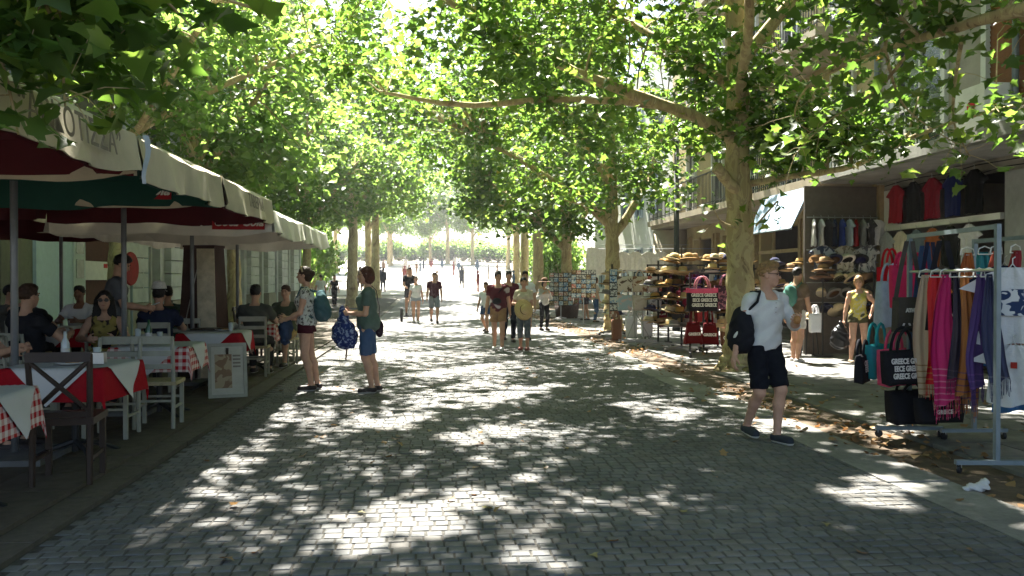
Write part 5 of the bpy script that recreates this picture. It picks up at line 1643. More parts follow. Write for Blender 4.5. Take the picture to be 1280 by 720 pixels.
sh_ = MB().box((0, 0, 0.01), (0.5, 0.35, 0.02)).build('serving_tray', DARKW, None, (-3.05, 11.98, 0.82)); tag(sh_, 'black serving tray on the table by the menu board', 'tray')
nb = MB().box((0, 0, 0.045), (0.10, 0.07, 0.09), taper=(0.9, 0.9)).build('napkin_holder', STEEL, None, (-2.75, 7.25, 0.815)); tag(nb, 'shiny napkin holder on the red covered table', 'napkin holder')
def cutlery(label, x, y, rz, z=0.818):
    o = MB().box((0, 0, 0.003), (0.012, 0.12, 0.004)).build('fork', STEEL, None, (x, y, z), (0, 0, rz)); tag(o, label, 'cutlery')
    for k in (-1, 0, 1): MB().box((k * 0.007, 0.085, 0.004), (0.003, 0.05, 0.003)).build('tine', STEEL, o)
cutlery('steel fork lying on the red covered table', -3.1, 7.2, 0.4)
cutlery('steel fork lying on the checked table at the picture edge', -2.9, 5.6, -0.3)
cutlery('steel fork lying beside the plate of the woman in sunglasses', -3.06, 9.32, 0.2)
glass('clear water glass on the nearest checked table', -2.85, 5.35)
glass('small tumbler on the table of the seated couple', -3.0, 13.85)
glass('water glass on the table by the menu board', -2.72, 11.62)
glass('clear glass on the table before the black-shirted man', -5.2, 10.2)
def bottle(label, x, y, mat, z=0.816):
    o = MB().lathe([(0.03, 0), (0.034, 0.01), (0.034, 0.15), (0.014, 0.2), (0.013, 0.25), (0, 0.25)], 14).build('bottle', mat, None, (x, y, z), smooth=True); tag(o, label, 'bottle')
    MB().lathe([(0.0345, 0.05), (0.0345, 0.11)], 14).build('label', PAPER, o, smooth=True)
BOT = M('bottle_green', (0.03, 0.10, 0.04), rough=0.15, var=0.05, spec=0.6)
bottle('green bottle on the checked table beside the woman in sunglasses', -3.12, 9.6, BOT)
bottle('clear water bottle on the red covered table', -3.12, 7.5, CLEAR)
bottle('green bottle on the table of the seated couple', -2.82, 14.2, BOT)
plate('white plate on the nearest checked table at the picture edge', -3.05, 5.4)
plate('white plate on the red covered table by the cross-back chair', -2.95, 7.2)
# round red disc sign
ds = empty('round_sign', (-6.75, 19.6, 0), 0, 'round red disc sign on a post behind the waiter', 'sign')
MB().lathe([(0.36, -0.03), (0.38, 0), (0.36, 0.03)], 24).build('disc', M('disc_red', (0.2, 0.004, 0.008)), ds, (0, 0, 1.75), (R(90), 0, R(86)), smooth=False)
MB().tube([(0, 0.05, 0), (0, 0.05, 1.9)], 0.03, 8).build('post', GREY_METAL, ds)
MB().lathe([(0.25, 0), (0.25, 0.05)], 16).build('base', GREY_METAL, ds)
# ------------------------------------------------------------ souvenir stalls on the right
rs = random.Random(77)
CAST = M('caster_black', (0.02, 0.02, 0.022), rough=0.5, var=0.1)
def rack(label, x0, y0, x1, y1, h, foot=0.55, mat=GREY_METAL, rail2=None, group=None):
    r = empty('garment_rack', (0, 0, 0), 0, label, 'rack', group)
    r.location = ((x0 + x1) / 2, (y0 + y1) / 2, 0.026)
    ox, oy = r.location[0], r.location[1]
    a, b = Vector((x0 - ox, y0 - oy, 0)), Vector((x1 - ox, y1 - oy, 0))
    d = (b - a).normalized()
    n = Vector((-d.y, d.x, 0))
    for p in (a, b):
        MB().bar(p + Vector((0, 0, 0.09)), p + Vector((0, 0, h)), 0.036).build('post', mat, r)
        MB().bar(p - n * foot / 2 + Vector((0, 0, 0.085)), p + n * foot / 2 + Vector((0, 0, 0.085)), 0.042, 0.034).build('foot', mat, r)
        for s_ in (-1, 1):
            c = p + n * s_ * (foot / 2 - 0.03) + Vector((0, 0, 0.034))
            w_ = MB().lathe([(0.018, -0.014), (0.034, -0.012), (0.034, 0.012), (0.018, 0.014)], 12).build('wheel', CAST, r, c, (R(90), 0, rs.uniform(0, 3)), smooth=False)
            MB().box((0, 0, 0), (0.03, 0.022, 0.04)).build('fork', STEEL, r, c + Vector((0, 0, 0.03)))
    MB().bar(a + Vector((0, 0, h - 0.02)) + d * 0.022, b + Vector((0, 0, h - 0.02)) - d * 0.022, 0.032, 0.036).build('rail', mat, r)
    if rail2:
        for q, hh in enumerate(rail2): MB().tube([a + Vector((0, 0, hh)), b + Vector((0, 0, hh))], 0.012, 8).build('rail', STEEL, r)
    return r
RG = 'rolling racks of the near stall'
rack('tall grey rolling rack at the road edge, hung with bags and scarves', 4.42, 7.62, 4.25, 6.12, 1.90, 0.62, rail2=[1.55], group=RG)
rack('grey rolling rack of shirts at the picture edge', 4.95, 7.45, 4.85, 5.75, 1.85, 0.62, rail2=[1.2], group=RG)

# scarves
def scarf(label, x, y, top, length, width, mat, fringe, rz=0.0, seed=0):
    r = random.Random(seed)
    ph = r.uniform(0, 6)
    o_ = empty('scarf', (x, y, 0.026), rz, label, 'scarf', 'scarves on the near rack')
    def fn(off):
        def g_(u, v):
            w_ = width * (0.30 + 0.70 * min(1, v * 1.5) ** 0.8) * (1 + 0.08 * math.sin(v * 7 + ph))
            fold = 0.026 * math.sin(u * (9 + 3 * math.sin(ph)) + ph + 0.9 * math.sin(v * 2.5 + ph)) * (0.5 + 0.5 * v) + 0.011 * math.sin(u * 23 + ph * 2 + v * 3.5) + 0.006 * math.sin(v * 13 + u * 5 + ph)
            slant = 0.07 * math.sin(ph) * (u - 0.5) + 0.025 * math.sin(u * 8 + ph)
            return (w_ * (u - 0.5) + 0.045 * v * math.sin(v * 2.2 + ph) + 0.05 * v * math.sin(ph * 1.7), fold + off + 0.02 * math.sin(v * 5 + ph), top - v * (length + slant))
        return g_
    mb = MB().grid(fn(0), 18, 14)
    mb.grid(fn(0.012), 18, 14)
    mb.build('fabric', mat, o_, smooth=True)
    fm = MB()
    f0 = fn(0.006)
    for k in range(22):
        p = Vector(f0(k / 21, 1.0))
        fm.tube([p, p + Vector((r.gauss(0, 0.006), r.gauss(0, 0.006), -0.14 * r.uniform(0.7, 1.1)))], 0.0025, 3, cap=False)
    tag(fm.build('fringe', mat if fringe is None else fringe, o_), kind='stuff')
    MB().tube([(-0.06, 0, top - 0.02), (-0.05, 0, top + 0.03), (0, 0, top + 0.05), (0.05, 0, top + 0.03), (0.06, 0, top - 0.02), (-0.06, 0, top - 0.02)], 0.006, 6).build('hanger', WHITE_P, o_)
def banded(name, col, band):
    if name in MC: return MC[name]
    m, t, p = nodes_of(name)
    co = coords(t)
    s = t.nodes.new('ShaderNodeSeparateXYZ'); t.links.new(co, s.inputs[0])
    n = noise(t, 60, 2, 0.5, co)
    w_ = t.nodes.new('ShaderNodeTexWave'); w_.bands_direction = 'Z'; w_.inputs['Scale'].default_value = 6; w_.inputs['Distortion'].default_value = 0.5
    t.links.new(co, w_.inputs[0])
    r1 = ramp(t, [(0.86, (0, 0, 0)), (0.92, (1, 1, 1))]); t.links.new(w_.outputs['Fac'], r1.inputs[0])
    lt = t.nodes.new('ShaderNodeMath'); lt.operation = 'LESS_THAN'; lt.inputs[1].default_value = 0.75; t.links.new(s.outputs[2], lt.inputs[0])
    mu = t.nodes.new('ShaderNodeMath'); mu.operation = 'MULTIPLY'; t.links.new(r1.outputs[0], mu.inputs[0]); t.links.new(lt.outputs[0], mu.inputs[1])
    mx = t.nodes.new('ShaderNodeMixRGB'); mx.inputs[1].default_value = (*col, 1); mx.inputs[2].default_value = (*band, 1)
    t.links.new(mu.outputs[0], mx.inputs[0]); t.links.new(mx.outputs[0], p.inputs['Base Color'])
    p.inputs['Roughness'].default_value = 0.7
    MC[name] = m
    return m
SC = [('cream scarf with tan bands', (0.52, 0.40, 0.26), (0.30, 0.18, 0.08)), ('scarlet scarf with gold bands', (0.62, 0.010, 0.018), (0.6, 0.2, 0.05)),
      ('magenta scarf with pink bands', (0.58, 0.010, 0.14), (0.7, 0.2, 0.3)), ('dark violet-grey scarf', (0.04, 0.03, 0.055), (0.08, 0.06, 0.09)),
      ('copper orange scarf', (0.36, 0.13, 0.03), (0.15, 0.05, 0.1)), ('deep purple scarf', (0.06, 0.025, 0.14), (0.12, 0.05, 0.2)), ('indigo speckled scarf', (0.03, 0.035, 0.09), (0.12, 0.12, 0.16))]
for k, (n, c, b) in enumerate(SC):
    yy = 7.25 - k * 0.145
    scarf(n + ' hanging from the near rack rail', 4.36 + 0.015 * (k % 2), yy, 1.52, [1.06, 0.96, 1.1, 0.9, 1.02, 0.94, 0.86][k], [0.27, 0.27, 0.27, 0.16, 0.16, 0.16, 0.15][k], banded('scarf_%d' % k, c, b), None, R(-8 + 20 * (k % 3 - 1)), k)
for k, (n, c) in enumerate([('rust orange shawl', (0.5, 0.14, 0.03)), ('teal shawl', (0.02, 0.2, 0.22)), ('coral red shawl', (0.5, 0.08, 0.04)), ('dark red shawl', (0.25, 0.01, 0.02))]):
    scarf(n + ' folded over the top rail of the inner rack', 4.78 + 0.03 * (k % 2), 7.3 - 0.2 * k, 1.72, 0.75, 0.22, banded('shawl_%d' % k, c, tuple(q * 0.7 for q in c)), None, R(10 * k - 15), 20 + k)
o_ = empty('scarf', (4.55, 6.0, 0.026), R(20), 'narrow neon yellow-green scarf hanging beside the rack post', 'scarf', 'scarves on the near rack')
mb = MB().grid(lambda u, v: (0.09 * (u - 0.5), 0.01 * math.sin(u * 9 + v * 3), 1.15 - 0.85 * v), 6, 12); mb.grid(lambda u, v: (0.09 * (u - 0.5), 0.012 + 0.01 * math.sin(u * 9 + v * 3), 1.15 - 0.85 * v), 6, 12)
mb.build('fabric', cloth('neon', (0.42, 0.65, 0.06)), o_, smooth=True)

# bags
WHITEINK = M('ink_white', (0.72, 0.70, 0.66), rough=0.8, var=0.03)
def tote(label, x, y, z, rz, w_, h, d, mat, trim, text=None, tsize=0.07, handle=0.22, rows=3, hm=None, cat='bag', group=None, taper=0.85, shear=0.0):
    b = empty('tote_bag', (x, y, z), rz, label, cat, group)
    def fn(u, v):
        a = 2 * math.pi * u
        ex = 0.35
        cx, sy = math.cos(a), math.sin(a)
        px = math.copysign(abs(cx) ** ex, cx) * w_ / 2
        py = math.copysign(abs(sy) ** ex, sy) * d / 2
        sc_ = taper + (1 - taper) * v
        bul = 1 + 0.12 * math.sin(v * math.pi)
        return (px * sc_, py * bul * (1 - 0.35 * v), h * v + 0.008 * math.sin(a * 3 + v * 4))
    mb = MB().grid(fn, 28, 8, True)
    n = len(mb.v)
    mb.f.append(tuple(range(27, -1, -1))); mb.m.append(0)
    mb.f.append(tuple(range(n - 28, n))); mb.m.append(0)
    mb.build('body', mat, b, smooth=True)
    if trim is not None:
        MB().grid(lambda u, v: tuple(q * (1.012 if i < 2 else 1) for i, q in enumerate(fn(u, 0.80 + 0.21 * v))), 28, 3, True).build('trim', trim, b, smooth=True)
    for s_ in (-1, 1):
        pts = [(w_ * 0.24 * math.cos(t), s_ * d * 0.28, h * 0.96 + handle * math.sin(t)) for t in [math.pi * k / 8 for k in range(9)]]
        MB().tube(pts, 0.014, 6).build('handle', hm or trim or mat, b, smooth=True)
    if text:
        ys = [h * (0.70 - 0.22 * k) for k in range(rows)] if rows > 1 else [h * 0.45]
        for k, zz in enumerate(ys):
            lettering(text if k % 2 == 0 or rows == 1 else text[2:] + ' ' + text[:2], tsize, WHITEINK, b, (0.02 * (k % 2), -d * 0.5 * (1 + 0.12 * math.sin(zz / h * math.pi)) * (1 - 0.35 * zz / h) - 0.006, zz), (R(86), 0, 0), bold=0.003, fit=w_ * 0.84 * (taper + (1 - taper) * zz / h))
    return b
BLACKC = cloth('black', (0.018, 0.018, 0.022))
PINK = cloth('hot_pink', (0.66, 0.09, 0.19))
tote('black tote bag printed GREECE hanging low on the near rack', 4.22, 7.35, 0.56, R(12), 0.50, 0.30, 0.14, BLACKC, None, 'GREECE GREECE', 0.066, 0.22, 3, group='GREECE bags')
tote('hot pink bag behind the black GREECE tote on the near rack', 4.38, 7.75, 0.50, R(20), 0.48, 0.34, 0.16, PINK, None, None, handle=0.2)
tote('black bag with small white print lowest on the near rack', 4.52, 7.3, 0.22, R(10), 0.52, 0.22, 0.14, BLACKC, None, 'GREECE', 0.05, 0.12, 1)
tote('teal bag half hidden behind the pink bag', 4.28, 7.95, 0.55, R(35), 0.4, 0.32, 0.14, cloth('teal', (0.03, 0.28, 0.32)), None, None)
tote('black round shopper at the foot of the near rack', 4.45, 7.62, 0.16, R(0), 0.5, 0.3, 0.24, BLACKC, None, None, handle=0.1)
tote('pale blue CRETE bag at the outer side of the near rack', 4.08, 7.85, 0.52, R(50), 0.36, 0.26, 0.1, BLACKC, None, 'CRETE', 0.07, 0.15, 2)
def satchel(label, x, y, z, rz, w_, h, mat, lines, strap_top, sm=None):
    b = empty('shoulder_bag', (x, y, z), rz, label, 'bag', 'satchels on the near rack')
    MB().box((0, 0, h / 2), (w_, 0.09, h), taper=(0.97, 0.8)).build('body', mat, b)
    MB().box((0, -0.056, h * 0.62), (w_ * 1.01, 0.014, h * 0.72), (R(-3), 0, 0)).build('flap', mat, b)
    for s_ in (-1, 1):
        MB().grid(lambda u, v, s_=s_: (s_ * (w_ / 2 - 0.01) * (1 - v) + (u - 0.5) * 0.05 + s_ * 0.03 * v, 0.01 * math.sin(v * 3), h * 0.9 + v * (strap_top - h * 0.9)), 3, 8).build('strap', sm or mat, b, smooth=True)
    for k, (tx_, sz, zz) in enumerate(lines): lettering(tx_, sz, WHITEINK, b, (0, -0.0675 + 0.003 * k, zz), (R(87), 0, 0), bold=0.004)
    return b
BRN = cloth('dark_khaki', (0.075, 0.066, 0.055))
satchel('dark khaki shoulder bag with white ATH print on the near rack', 4.38, 7.55, 1.02, R(8), 0.32, 0.32, BRN, [('ATHENA', 0.045, 0.20), ('ATH', 0.12, 0.10)], 0.84)
satchel('navy shoulder bag hanging behind the khaki one', 4.55, 7.5, 0.80, R(15), 0.34, 0.34, cloth('navy', (0.02, 0.025, 0.05)), [], 1.05)
satchel('black shoulder bag beside the khaki one', 4.52, 7.25, 1.05, R(-10), 0.3, 0.32, BLACKC, [('ATHENS', 0.05, 0.14)], 0.8)
satchel('denim shoulder bag hanging low by the rack post', 4.56, 7.6, 0.72, R(5), 0.3, 0.3, cloth('denim', (0.05, 0.09, 0.18)), [], 1.1)
for k, (x, c, n) in enumerate([(4.62, (0.55, 0.03, 0.10), 'crimson drawstring bag'), (4.75, (0.5, 0.02, 0.06), 'red drawstring bag'), (4.95, (0.35, 0.02, 0.05), 'dark red drawstring bag')]):
    tote(n + ' hanging at shoulder height behind the khaki bag', x, 8.1 + 0.12 * k, 1.22, R(15 * k), 0.26, 0.42, 0.1, cloth('draw%d' % k, c), None, None, handle=0.15)
tote('shiny silver-blue bag hanging between the shopper and the near rack', 5.0, 9.0, 0.98, R(20), 0.36, 0.5, 0.16, M('silver_cloth', (0.30, 0.36, 0.46), rough=0.35, var=0.2), None, None, taper=1.1)
tote('red rounded bag above the silver-blue bag', 5.1, 9.2, 1.38, R(10), 0.3, 0.26, 0.14, cloth('red2', (0.45, 0.01, 0.02)), None, None)

# T-shirts
def tee_mesh(mat, w_=0.5, h=0.68, seed=0, sleeves=True):
    r = random.Random(seed)
    ph = r.uniform(0, 6)
    n, m = 21, 22
    def half(t):
        if t < 0.70: return w_ / 2 * (1.0 + 0.03 * math.cos(t * 9 + ph))
        if not sleeves: return w_ / 2 * (1 - (t - 0.70) * 0.9)
        if t < 0.74: return w_ / 2 + (t - 0.70) / 0.04 * 0.16
        return max(0.08, (w_ / 2 + 0.16) - (t - 0.74) / 0.26 * (w_ / 2 + 0.16 - 0.08))
    mb = MB()
    for s_ in (-1, 1):
        def fn(u, v, s_=s_):
            x = (2 * u - 1)
            hw = half(v)
            dep = 0.035 * (1 - x * x) ** 0.5 * (1 - 0.6 * v)
            f = 0.016 * math.sin(x * 9 + ph + v * 2 + 0.8 * math.sin(v * 5 + ph)) * (1 - v * 0.6) + 0.006 * math.sin(x * 21 - v * 7 + ph)
            droop = -0.14 * max(0, abs(x * hw) - w_ / 2 * 0.8) if v > 0.7 else 0
            return (x * hw, s_ * dep + f, (v - 1) * h + droop + (1 - v) * 0.016 * math.sin(x * 4 + ph))
        mb.grid(fn, n, m)
        if s_ == 1: mb.f[-(n - 1) * (m - 1):] = [q[::-1] for q in mb.f[-(n - 1) * (m - 1):]]
    return mb.mesh('shirt', mat, True)
def tee(label, x, y, z, rz, mat, w_=0.5, h=0.68, seed=0, sleeves=True, pr=None, ink=None, text=None, group='shirts hung out for sale', scale=1.0, ps=1.0):
    o = mo('t_shirt', tee_mesh(mat, w_, h, seed, sleeves), None, (x, y, z), (0, 0, rz))
    tag(o, label, 'shirt', group)
    o.scale = (scale,) * 3
    MB().tube([(-0.17, 0, -0.07), (-0.02, 0, 0.0), (0, 0, 0.03), (0, 0, 0.07), (0.02, 0, 0.085)], 0.005, 5).build('hanger', STEEL, o)
    MB().tube([(0.17, 0, -0.07), (0.02, 0, 0.0), (0, 0, 0.03)], 0.005, 5).build('hanger', STEEL, o)
    if pr is not None:
        MB().box((0, -0.052, -h * 0.45 * (0.6 + 0.4 * ps)), (w_ * 0.42 * ps, 0.006, h * 0.34 * ps)).build('print', pr, o)
    if text: lettering(text, 0.075, ink or BLACKC, o, (0, -0.056, -h * 0.28), (R(90), 0, 0))
    return o
TWHITE = cloth('white', (0.66, 0.67, 0.68), 0.05)
tee('white T-shirt with dark blue figure print at the picture edge', 4.60, 6.44, 1.60, R(-32), TWHITE, 0.5, 0.62, 1, pr=printed('blueprint', (0.62, 0.64, 0.66), (0.03, 0.05, 0.12), 14, 0.5), group='shirts on the near racks')
tee('small white T-shirt with a red dot and blue sides, low on the rack', 4.58, 6.40, 0.98, R(-30), TWHITE, 0.36, 0.48, 2, pr=M('red_dot', (0.4, 0.03, 0.02)), ps=0.3, group='shirts on the near racks')
tee('blue T-shirt hanging behind the small white one', 4.85, 6.7, 0.95, R(-20), cloth('blue', (0.05, 0.16, 0.36)), 0.42, 0.55, 3, group='shirts on the near racks')
tee('dark navy T-shirt at head height by the rack post', 4.75, 6.75, 1.62, R(-60), cloth('navy', None), 0.46, 0.6, 4, group='shirts on the near racks')
tee('pale T-shirt low by the orange cloth at the picture edge', 4.85, 6.05, 0.62, R(-20), TWHITE, 0.4, 0.42, 5, group='shirts on the near racks')
# display wall of the clothes shop, facing the street's near end
dw = empty('display_wall', (8.1, 16.45, 0), 0, 'dark display wall hung with shirts and hats beside the shop', 'display wall')
MB().box((0.0, 0.05, 1.7), (1.5, 0.06, 3.36)).build('panel', M('display_board', (0.10, 0.085, 0.07), var=0.2), dw)
MB().box((0.80, -0.02, 1.7), (0.1, 0.16, 3.4)).build('post', M('wood_frame', None), dw)
for z in (1.05, 1.45, 1.85, 2.1, 2.75): MB().tube([(-0.74, -0.06, z), (0.74, -0.06, z)], 0.012, 6).build('rail', STEEL, dw)
cols = [('black', (0.02, 0.02, 0.025)), ('white', (0.6, 0.6, 0.6)), ('grey', (0.22, 0.23, 0.24)), ('pale blue', (0.35, 0.42, 0.5)), ('navy', (0.02, 0.03, 0.07)), ('silver grey', (0.4, 0.41, 0.42)), ('charcoal', (0.05, 0.05, 0.055)), ('dark red', (0.3, 0.015, 0.02)), ('royal blue', (0.02, 0.05, 0.28))]
ordn = ['first', 'second', 'third', 'fourth', 'fifth', 'sixth', 'seventh', 'eighth', 'ninth', 'tenth', 'eleventh', 'twelfth']
for k in range(10):
    n, c = cols[(k * 4 + 1) % 9]
    tee('%s T-shirt, %s along the top row of the display wall' % (n, ordn[k]), 7.46 + k * 0.145, 16.30 - 0.012 * (k % 3), 2.70, R(70 + 8 * (k % 3)) if k < 9 else R(0), cloth('t_' + n.replace(' ', '_'), c), 0.34, 0.52, 30 + k)
for k in range(3):
    n = ['white and blue printed', 'cream printed', 'pale grey printed'][k]
    m = [printed('pr_a', (0.5, 0.54, 0.6), (0.06, 0.08, 0.14), 9, 0.5), printed('pr_b', (0.46, 0.43, 0.36), (0.2, 0.17, 0.12), 11, 0.55), printed('pr_c', (0.5, 0.5, 0.5), (0.12, 0.12, 0.14), 10, 0.53)][k]
    tee('%s T-shirt spread flat in the middle of the display wall' % n, 7.62 + k * 0.46, 16.24, 2.18, 0, m, 0.36, 0.52, 50 + k)
for k in range(2):
    tee('camouflage T-shirt, %s of two low on the display wall' % ('left' if k == 0 else 'right'), 8.3 + k * 0.36, 16.28, 1.72, 0, printed('camo', (0.16, 0.17, 0.12), (0.06, 0.06, 0.05), 8, 0.5), 0.34, 0.5, 60 + k)
# hats
def hat_mesh(kind):
    mb, bd = MB(), MB()
    n = 20
    def saddle(prof, ind):
        pass
    if kind == 'fedora':
        mb.lathe([(0.165, 0.018), (0.15, 0.004), (0.105, 0.0), (0.098, 0.05), (0.088, 0.098), (0.06, 0.108), (0.03, 0.092), (0, 0.088)], n, sx=0.92, sy=1.1)
        bd.lathe([(0.1055, 0.004), (0.1035, 0.032)], n, sx=0.93, sy=1.11)
    elif kind == 'sun':
        mb.lathe([(0.225, -0.02), (0.17, 0.002), (0.105, 0.006), (0.102, 0.05), (0.085, 0.095), (0.045, 0.115), (0, 0.12)], n)
        bd.lathe([(0.1075, 0.008), (0.1055, 0.035)], n)
    elif kind == 'cap':
        mb.lathe([(0.098, 0.0), (0.098, 0.04), (0.08, 0.09), (0.04, 0.115), (0, 0.12)], n, sx=0.95, sy=1.08)
        mb.grid(lambda u, v: ((u - 0.5) * 0.17 * (1 - 0.35 * v * v), -0.09 - 0.085 * v, 0.012 - 0.015 * v - 0.03 * (2 * u - 1) ** 2), 8, 4)
        bd.lathe([(0.0995, 0.0), (0.0995, 0.012)], n, sx=0.95, sy=1.08)
    elif kind == 'cowboy':
        def fn(u, v):
            a = 2 * math.pi * u
            r_ = 0.10 + 0.11 * (1 - v)
            return (r_ * math.cos(a), r_ * 1.12 * math.sin(a), 0.055 * (1 - v) * math.cos(a) ** 2 - 0.01 * (1 - v))
        mb.grid(fn, n, 4, True)
        mb.lathe([(0.10, 0.0), (0.094, 0.06), (0.085, 0.115), (0.05, 0.125), (0.02, 0.095), (0, 0.09)], n, sx=0.92, sy=1.1)
        bd.lathe([(0.1035, 0.002), (0.101, 0.026)], n, sx=0.93, sy=1.11)
    return mb, bd
HK = {}
def hat(label, x, y, z, kind, cn, col, bn, bcol, rz=0.0, tilt=(0, 0), group='hats for sale', sc_=1.0):
    key = (kind, cn)
    mb, bd = hat_mesh(kind)
    if key not in HK: HK[key] = mb.mesh('hat', M('straw_' + cn.replace(' ', '_'), col, rough=0.9, var=0.2, scale=60, bump=0.5, bscale=200), True)
    k2 = (kind, 'band', bn)
    if k2 not in HK: HK[k2] = bd.mesh('band', cloth('band_' + bn.replace(' ', '_'), bcol), True)
    o = mo('hat', HK[key], None, (x, y, z), (tilt[0], tilt[1], rz), sc_)
    tag(o, label, 'hat', group)
    mo('band', HK[k2], o)
    return o
HC_ = [('straw', (0.50, 0.37, 0.17)), ('pale straw', (0.58, 0.48, 0.29)), ('tan', (0.30, 0.19, 0.09)), ('brown', (0.12, 0.065, 0.035)), ('black', (0.02, 0.02, 0.022)), ('white', (0.62, 0.60, 0.55)), ('grey', (0.2, 0.19, 0.18)), ('navy', (0.025, 0.03, 0.08)), ('dark tan', (0.22, 0.13, 0.06)), ('ochre', (0.33, 0.20, 0.06))]
BC = [('black', (0.015, 0.015, 0.015)), ('brown', (0.08, 0.04, 0.02)), ('white', (0.6, 0.58, 0.52)), ('navy', (0.02, 0.02, 0.07))]
seen = set()
def rand_hat(x, y, z, where, kinds=('fedora', 'fedora', 'sun', 'cowboy'), sc_=1.0, pal=None, rz=None, group='hats for sale', tilt=None):
    for _ in range(60):
        cn, c = rs.choice(pal or HC_)
        bn, b = rs.choice(BC)
        kd = rs.choice(kinds)
        lab = '%s-banded %s %s %s' % (bn, cn, {'fedora': 'fedora', 'sun': 'sun hat', 'cap': 'peaked cap', 'cowboy': 'cowboy hat'}[kd], where)
        if lab not in seen and bn != cn: break
    seen.add(lab)
    return hat(lab, x, y, z, kd, cn, c, bn, b, rs.uniform(-0.6, 0.6) if rz is None else rz, tilt or (rs.gauss(-0.12, 0.06), rs.gauss(0, 0.06)), group, sc_)
# hats on the display wall
for r_ in range(4):
    for k in range(4):
        x = 7.55 + k * 0.27 + 0.1 * (r_ % 2)
        z = [1.88, 1.52, 1.22, 0.92][r_]
        rand_hat(x, 16.16, z, 'in hat row %s of the display wall, %s along' % (ordn[r_], ordn[k]), ('fedora', 'sun', 'cap'), 1.05, tilt=(R(-35), rs.gauss(0, 0.1)))
for k in range(3): rand_hat(7.42 + 0.03 * k, 15.85, 1.56 + 0.14 * k, '%s up the short stack by the display wall' % ordn[k], ('fedora', 'sun'))
hsp = empty('hat_post', (7.44, 15.85, 0.03), 0, 'slim post carrying a short stack of hats by the display wall', 'post')
MB().tube([(0, 0, 0), (0, 0, 1.96)], 0.015, 8).build('pole', IRON, hsp); MB().lathe([(0.2, 0), (0.2, 0.02)], 16).build('base', IRON, hsp)
hat('tan bucket-like sun hat on the low stool behind the yellow-topped shopper', 7.25, 16.0, 0.76, 'sun', 'pale straw', HC_[1][1], 'brown', BC[1][1])
stl = empty('stool', (7.25, 16.0, 0.025), 0, 'low black stool carrying a sun hat by the display wall', 'stool')
MB().lathe([(0, 0.71), (0.16, 0.71), (0.16, 0.73), (0, 0.73)], 16).build('seat', IRON, stl)
for i in range(4): MB().bar((0.1 * math.cos(i * 1.57), 0.1 * math.sin(i * 1.57), 0.71), (0.18 * math.cos(i * 1.57), 0.18 * math.sin(i * 1.57), 0), 0.02).build('leg', IRON, stl)
# shop bay with dark shirts over the opening
for k in range(5):
    n, c = [('dark red', (0.22, 0.012, 0.02)), ('black', (0.015, 0.015, 0.018)), ('maroon', (0.16, 0.01, 0.02)), ('navy blue', (0.015, 0.02, 0.08)), ('deep black', (0.012, 0.012, 0.014))][k]
    tee('%s football shirt hanging high over the shop opening' % n, FX - 0.18, 15.7 - k * 0.6, 3.32, R(90), cloth('fs_%d' % k, c), 0.46, 0.72, 70 + k)
for k in range(6):
    n, c = [('grey striped', (0.25, 0.27, 0.28)), ('cream', (0.42, 0.38, 0.3)), ('slate', (0.1, 0.13, 0.15)), ('rust', (0.25, 0.08, 0.03)), ('black', (0.02, 0.02, 0.02)), ('white', (0.5, 0.5, 0.5))][k]
    tee('%s T-shirt hanging below the lintel of the shop opening' % n, FX - 0.2, 16.0 - k * 0.52, 2.42, R(90), cloth('ls_%d' % k, c), 0.46, 0.68, 80 + k)
for k in range(9):
    n, c = [('wine red', (0.2, 0.02, 0.03)), ('dark green', (0.02, 0.07, 0.04)), ('sand', (0.34, 0.28, 0.18)), ('plum', (0.12, 0.02, 0.1)), ('sky blue', (0.2, 0.34, 0.44)), ('black', (0.02, 0.02, 0.022)), ('pink', (0.46, 0.1, 0.16)), ('orange', (0.48, 0.16, 0.03)), ('charcoal', (0.05, 0.05, 0.055))][k]
    tee('%s garment on the low rail before the shop opening' % n, 8.45, 15.6 - k * 0.30, 1.52, R(75), cloth('lr_%d' % k, c), 0.44, 0.8, 90 + k)
rack('low rail rack of garments before the shop opening', 8.45, 15.8, 8.45, 12.9, 1.62, 0.5, IRON)
# blue awning
aw = empty('awning', (7.6, 18.35, 2.6), 0, 'pale blue fabric awning hanging over the picture shop', 'awning')
AWM = M('awning_blue', (0.34, 0.46, 0.58), rough=0.7, var=0.15, scale=3, trans=0.15)
mb = MB()
for o1 in (0, 0.012):
    mb.grid(lambda u, v, o1=o1: (0.15 - 0.42 * v + o1, -1.25 + 2.5 * u, 0.85 - 0.88 * v - 0.03 * math.sin(u * 19) * v), 24, 6)
mb.build('fabric', AWM, aw, smooth=True)
MB().tube([(-0.27, -1.27, -0.03), (-0.27, 1.27, -0.03)], 0.02, 8).build('bar', GREY_METAL, aw)
for s_ in (-1, 1): MB().bar((0.3, s_ * 1.2, 0.85), (-0.27, s_ * 1.2, -0.03), 0.02).build('arm', GREY_METAL, aw)
for k in range(3):
    pf = empty('picture_frame', (8.93, 17.9 + 0.75 * k, 1.5), 0, '%s picture in a gold frame on the shop front under the blue awning' % ['small green', 'blue seascape', 'ochre'][k], 'picture')
    MB().box((0, 0, 0.2), (0.03, 0.5, 0.62)).build('frame', M('gold_frame', (0.35, 0.2, 0.05)), pf)
    MB().box((-0.02, 0, 0.2), (0.01, 0.4, 0.5)).build('canvas', printed('pic%d' % k, [(0.1, 0.2, 0.12), (0.12, 0.25, 0.4), (0.4, 0.28, 0.1)][k], (0.5, 0.5, 0.45), 6), pf)
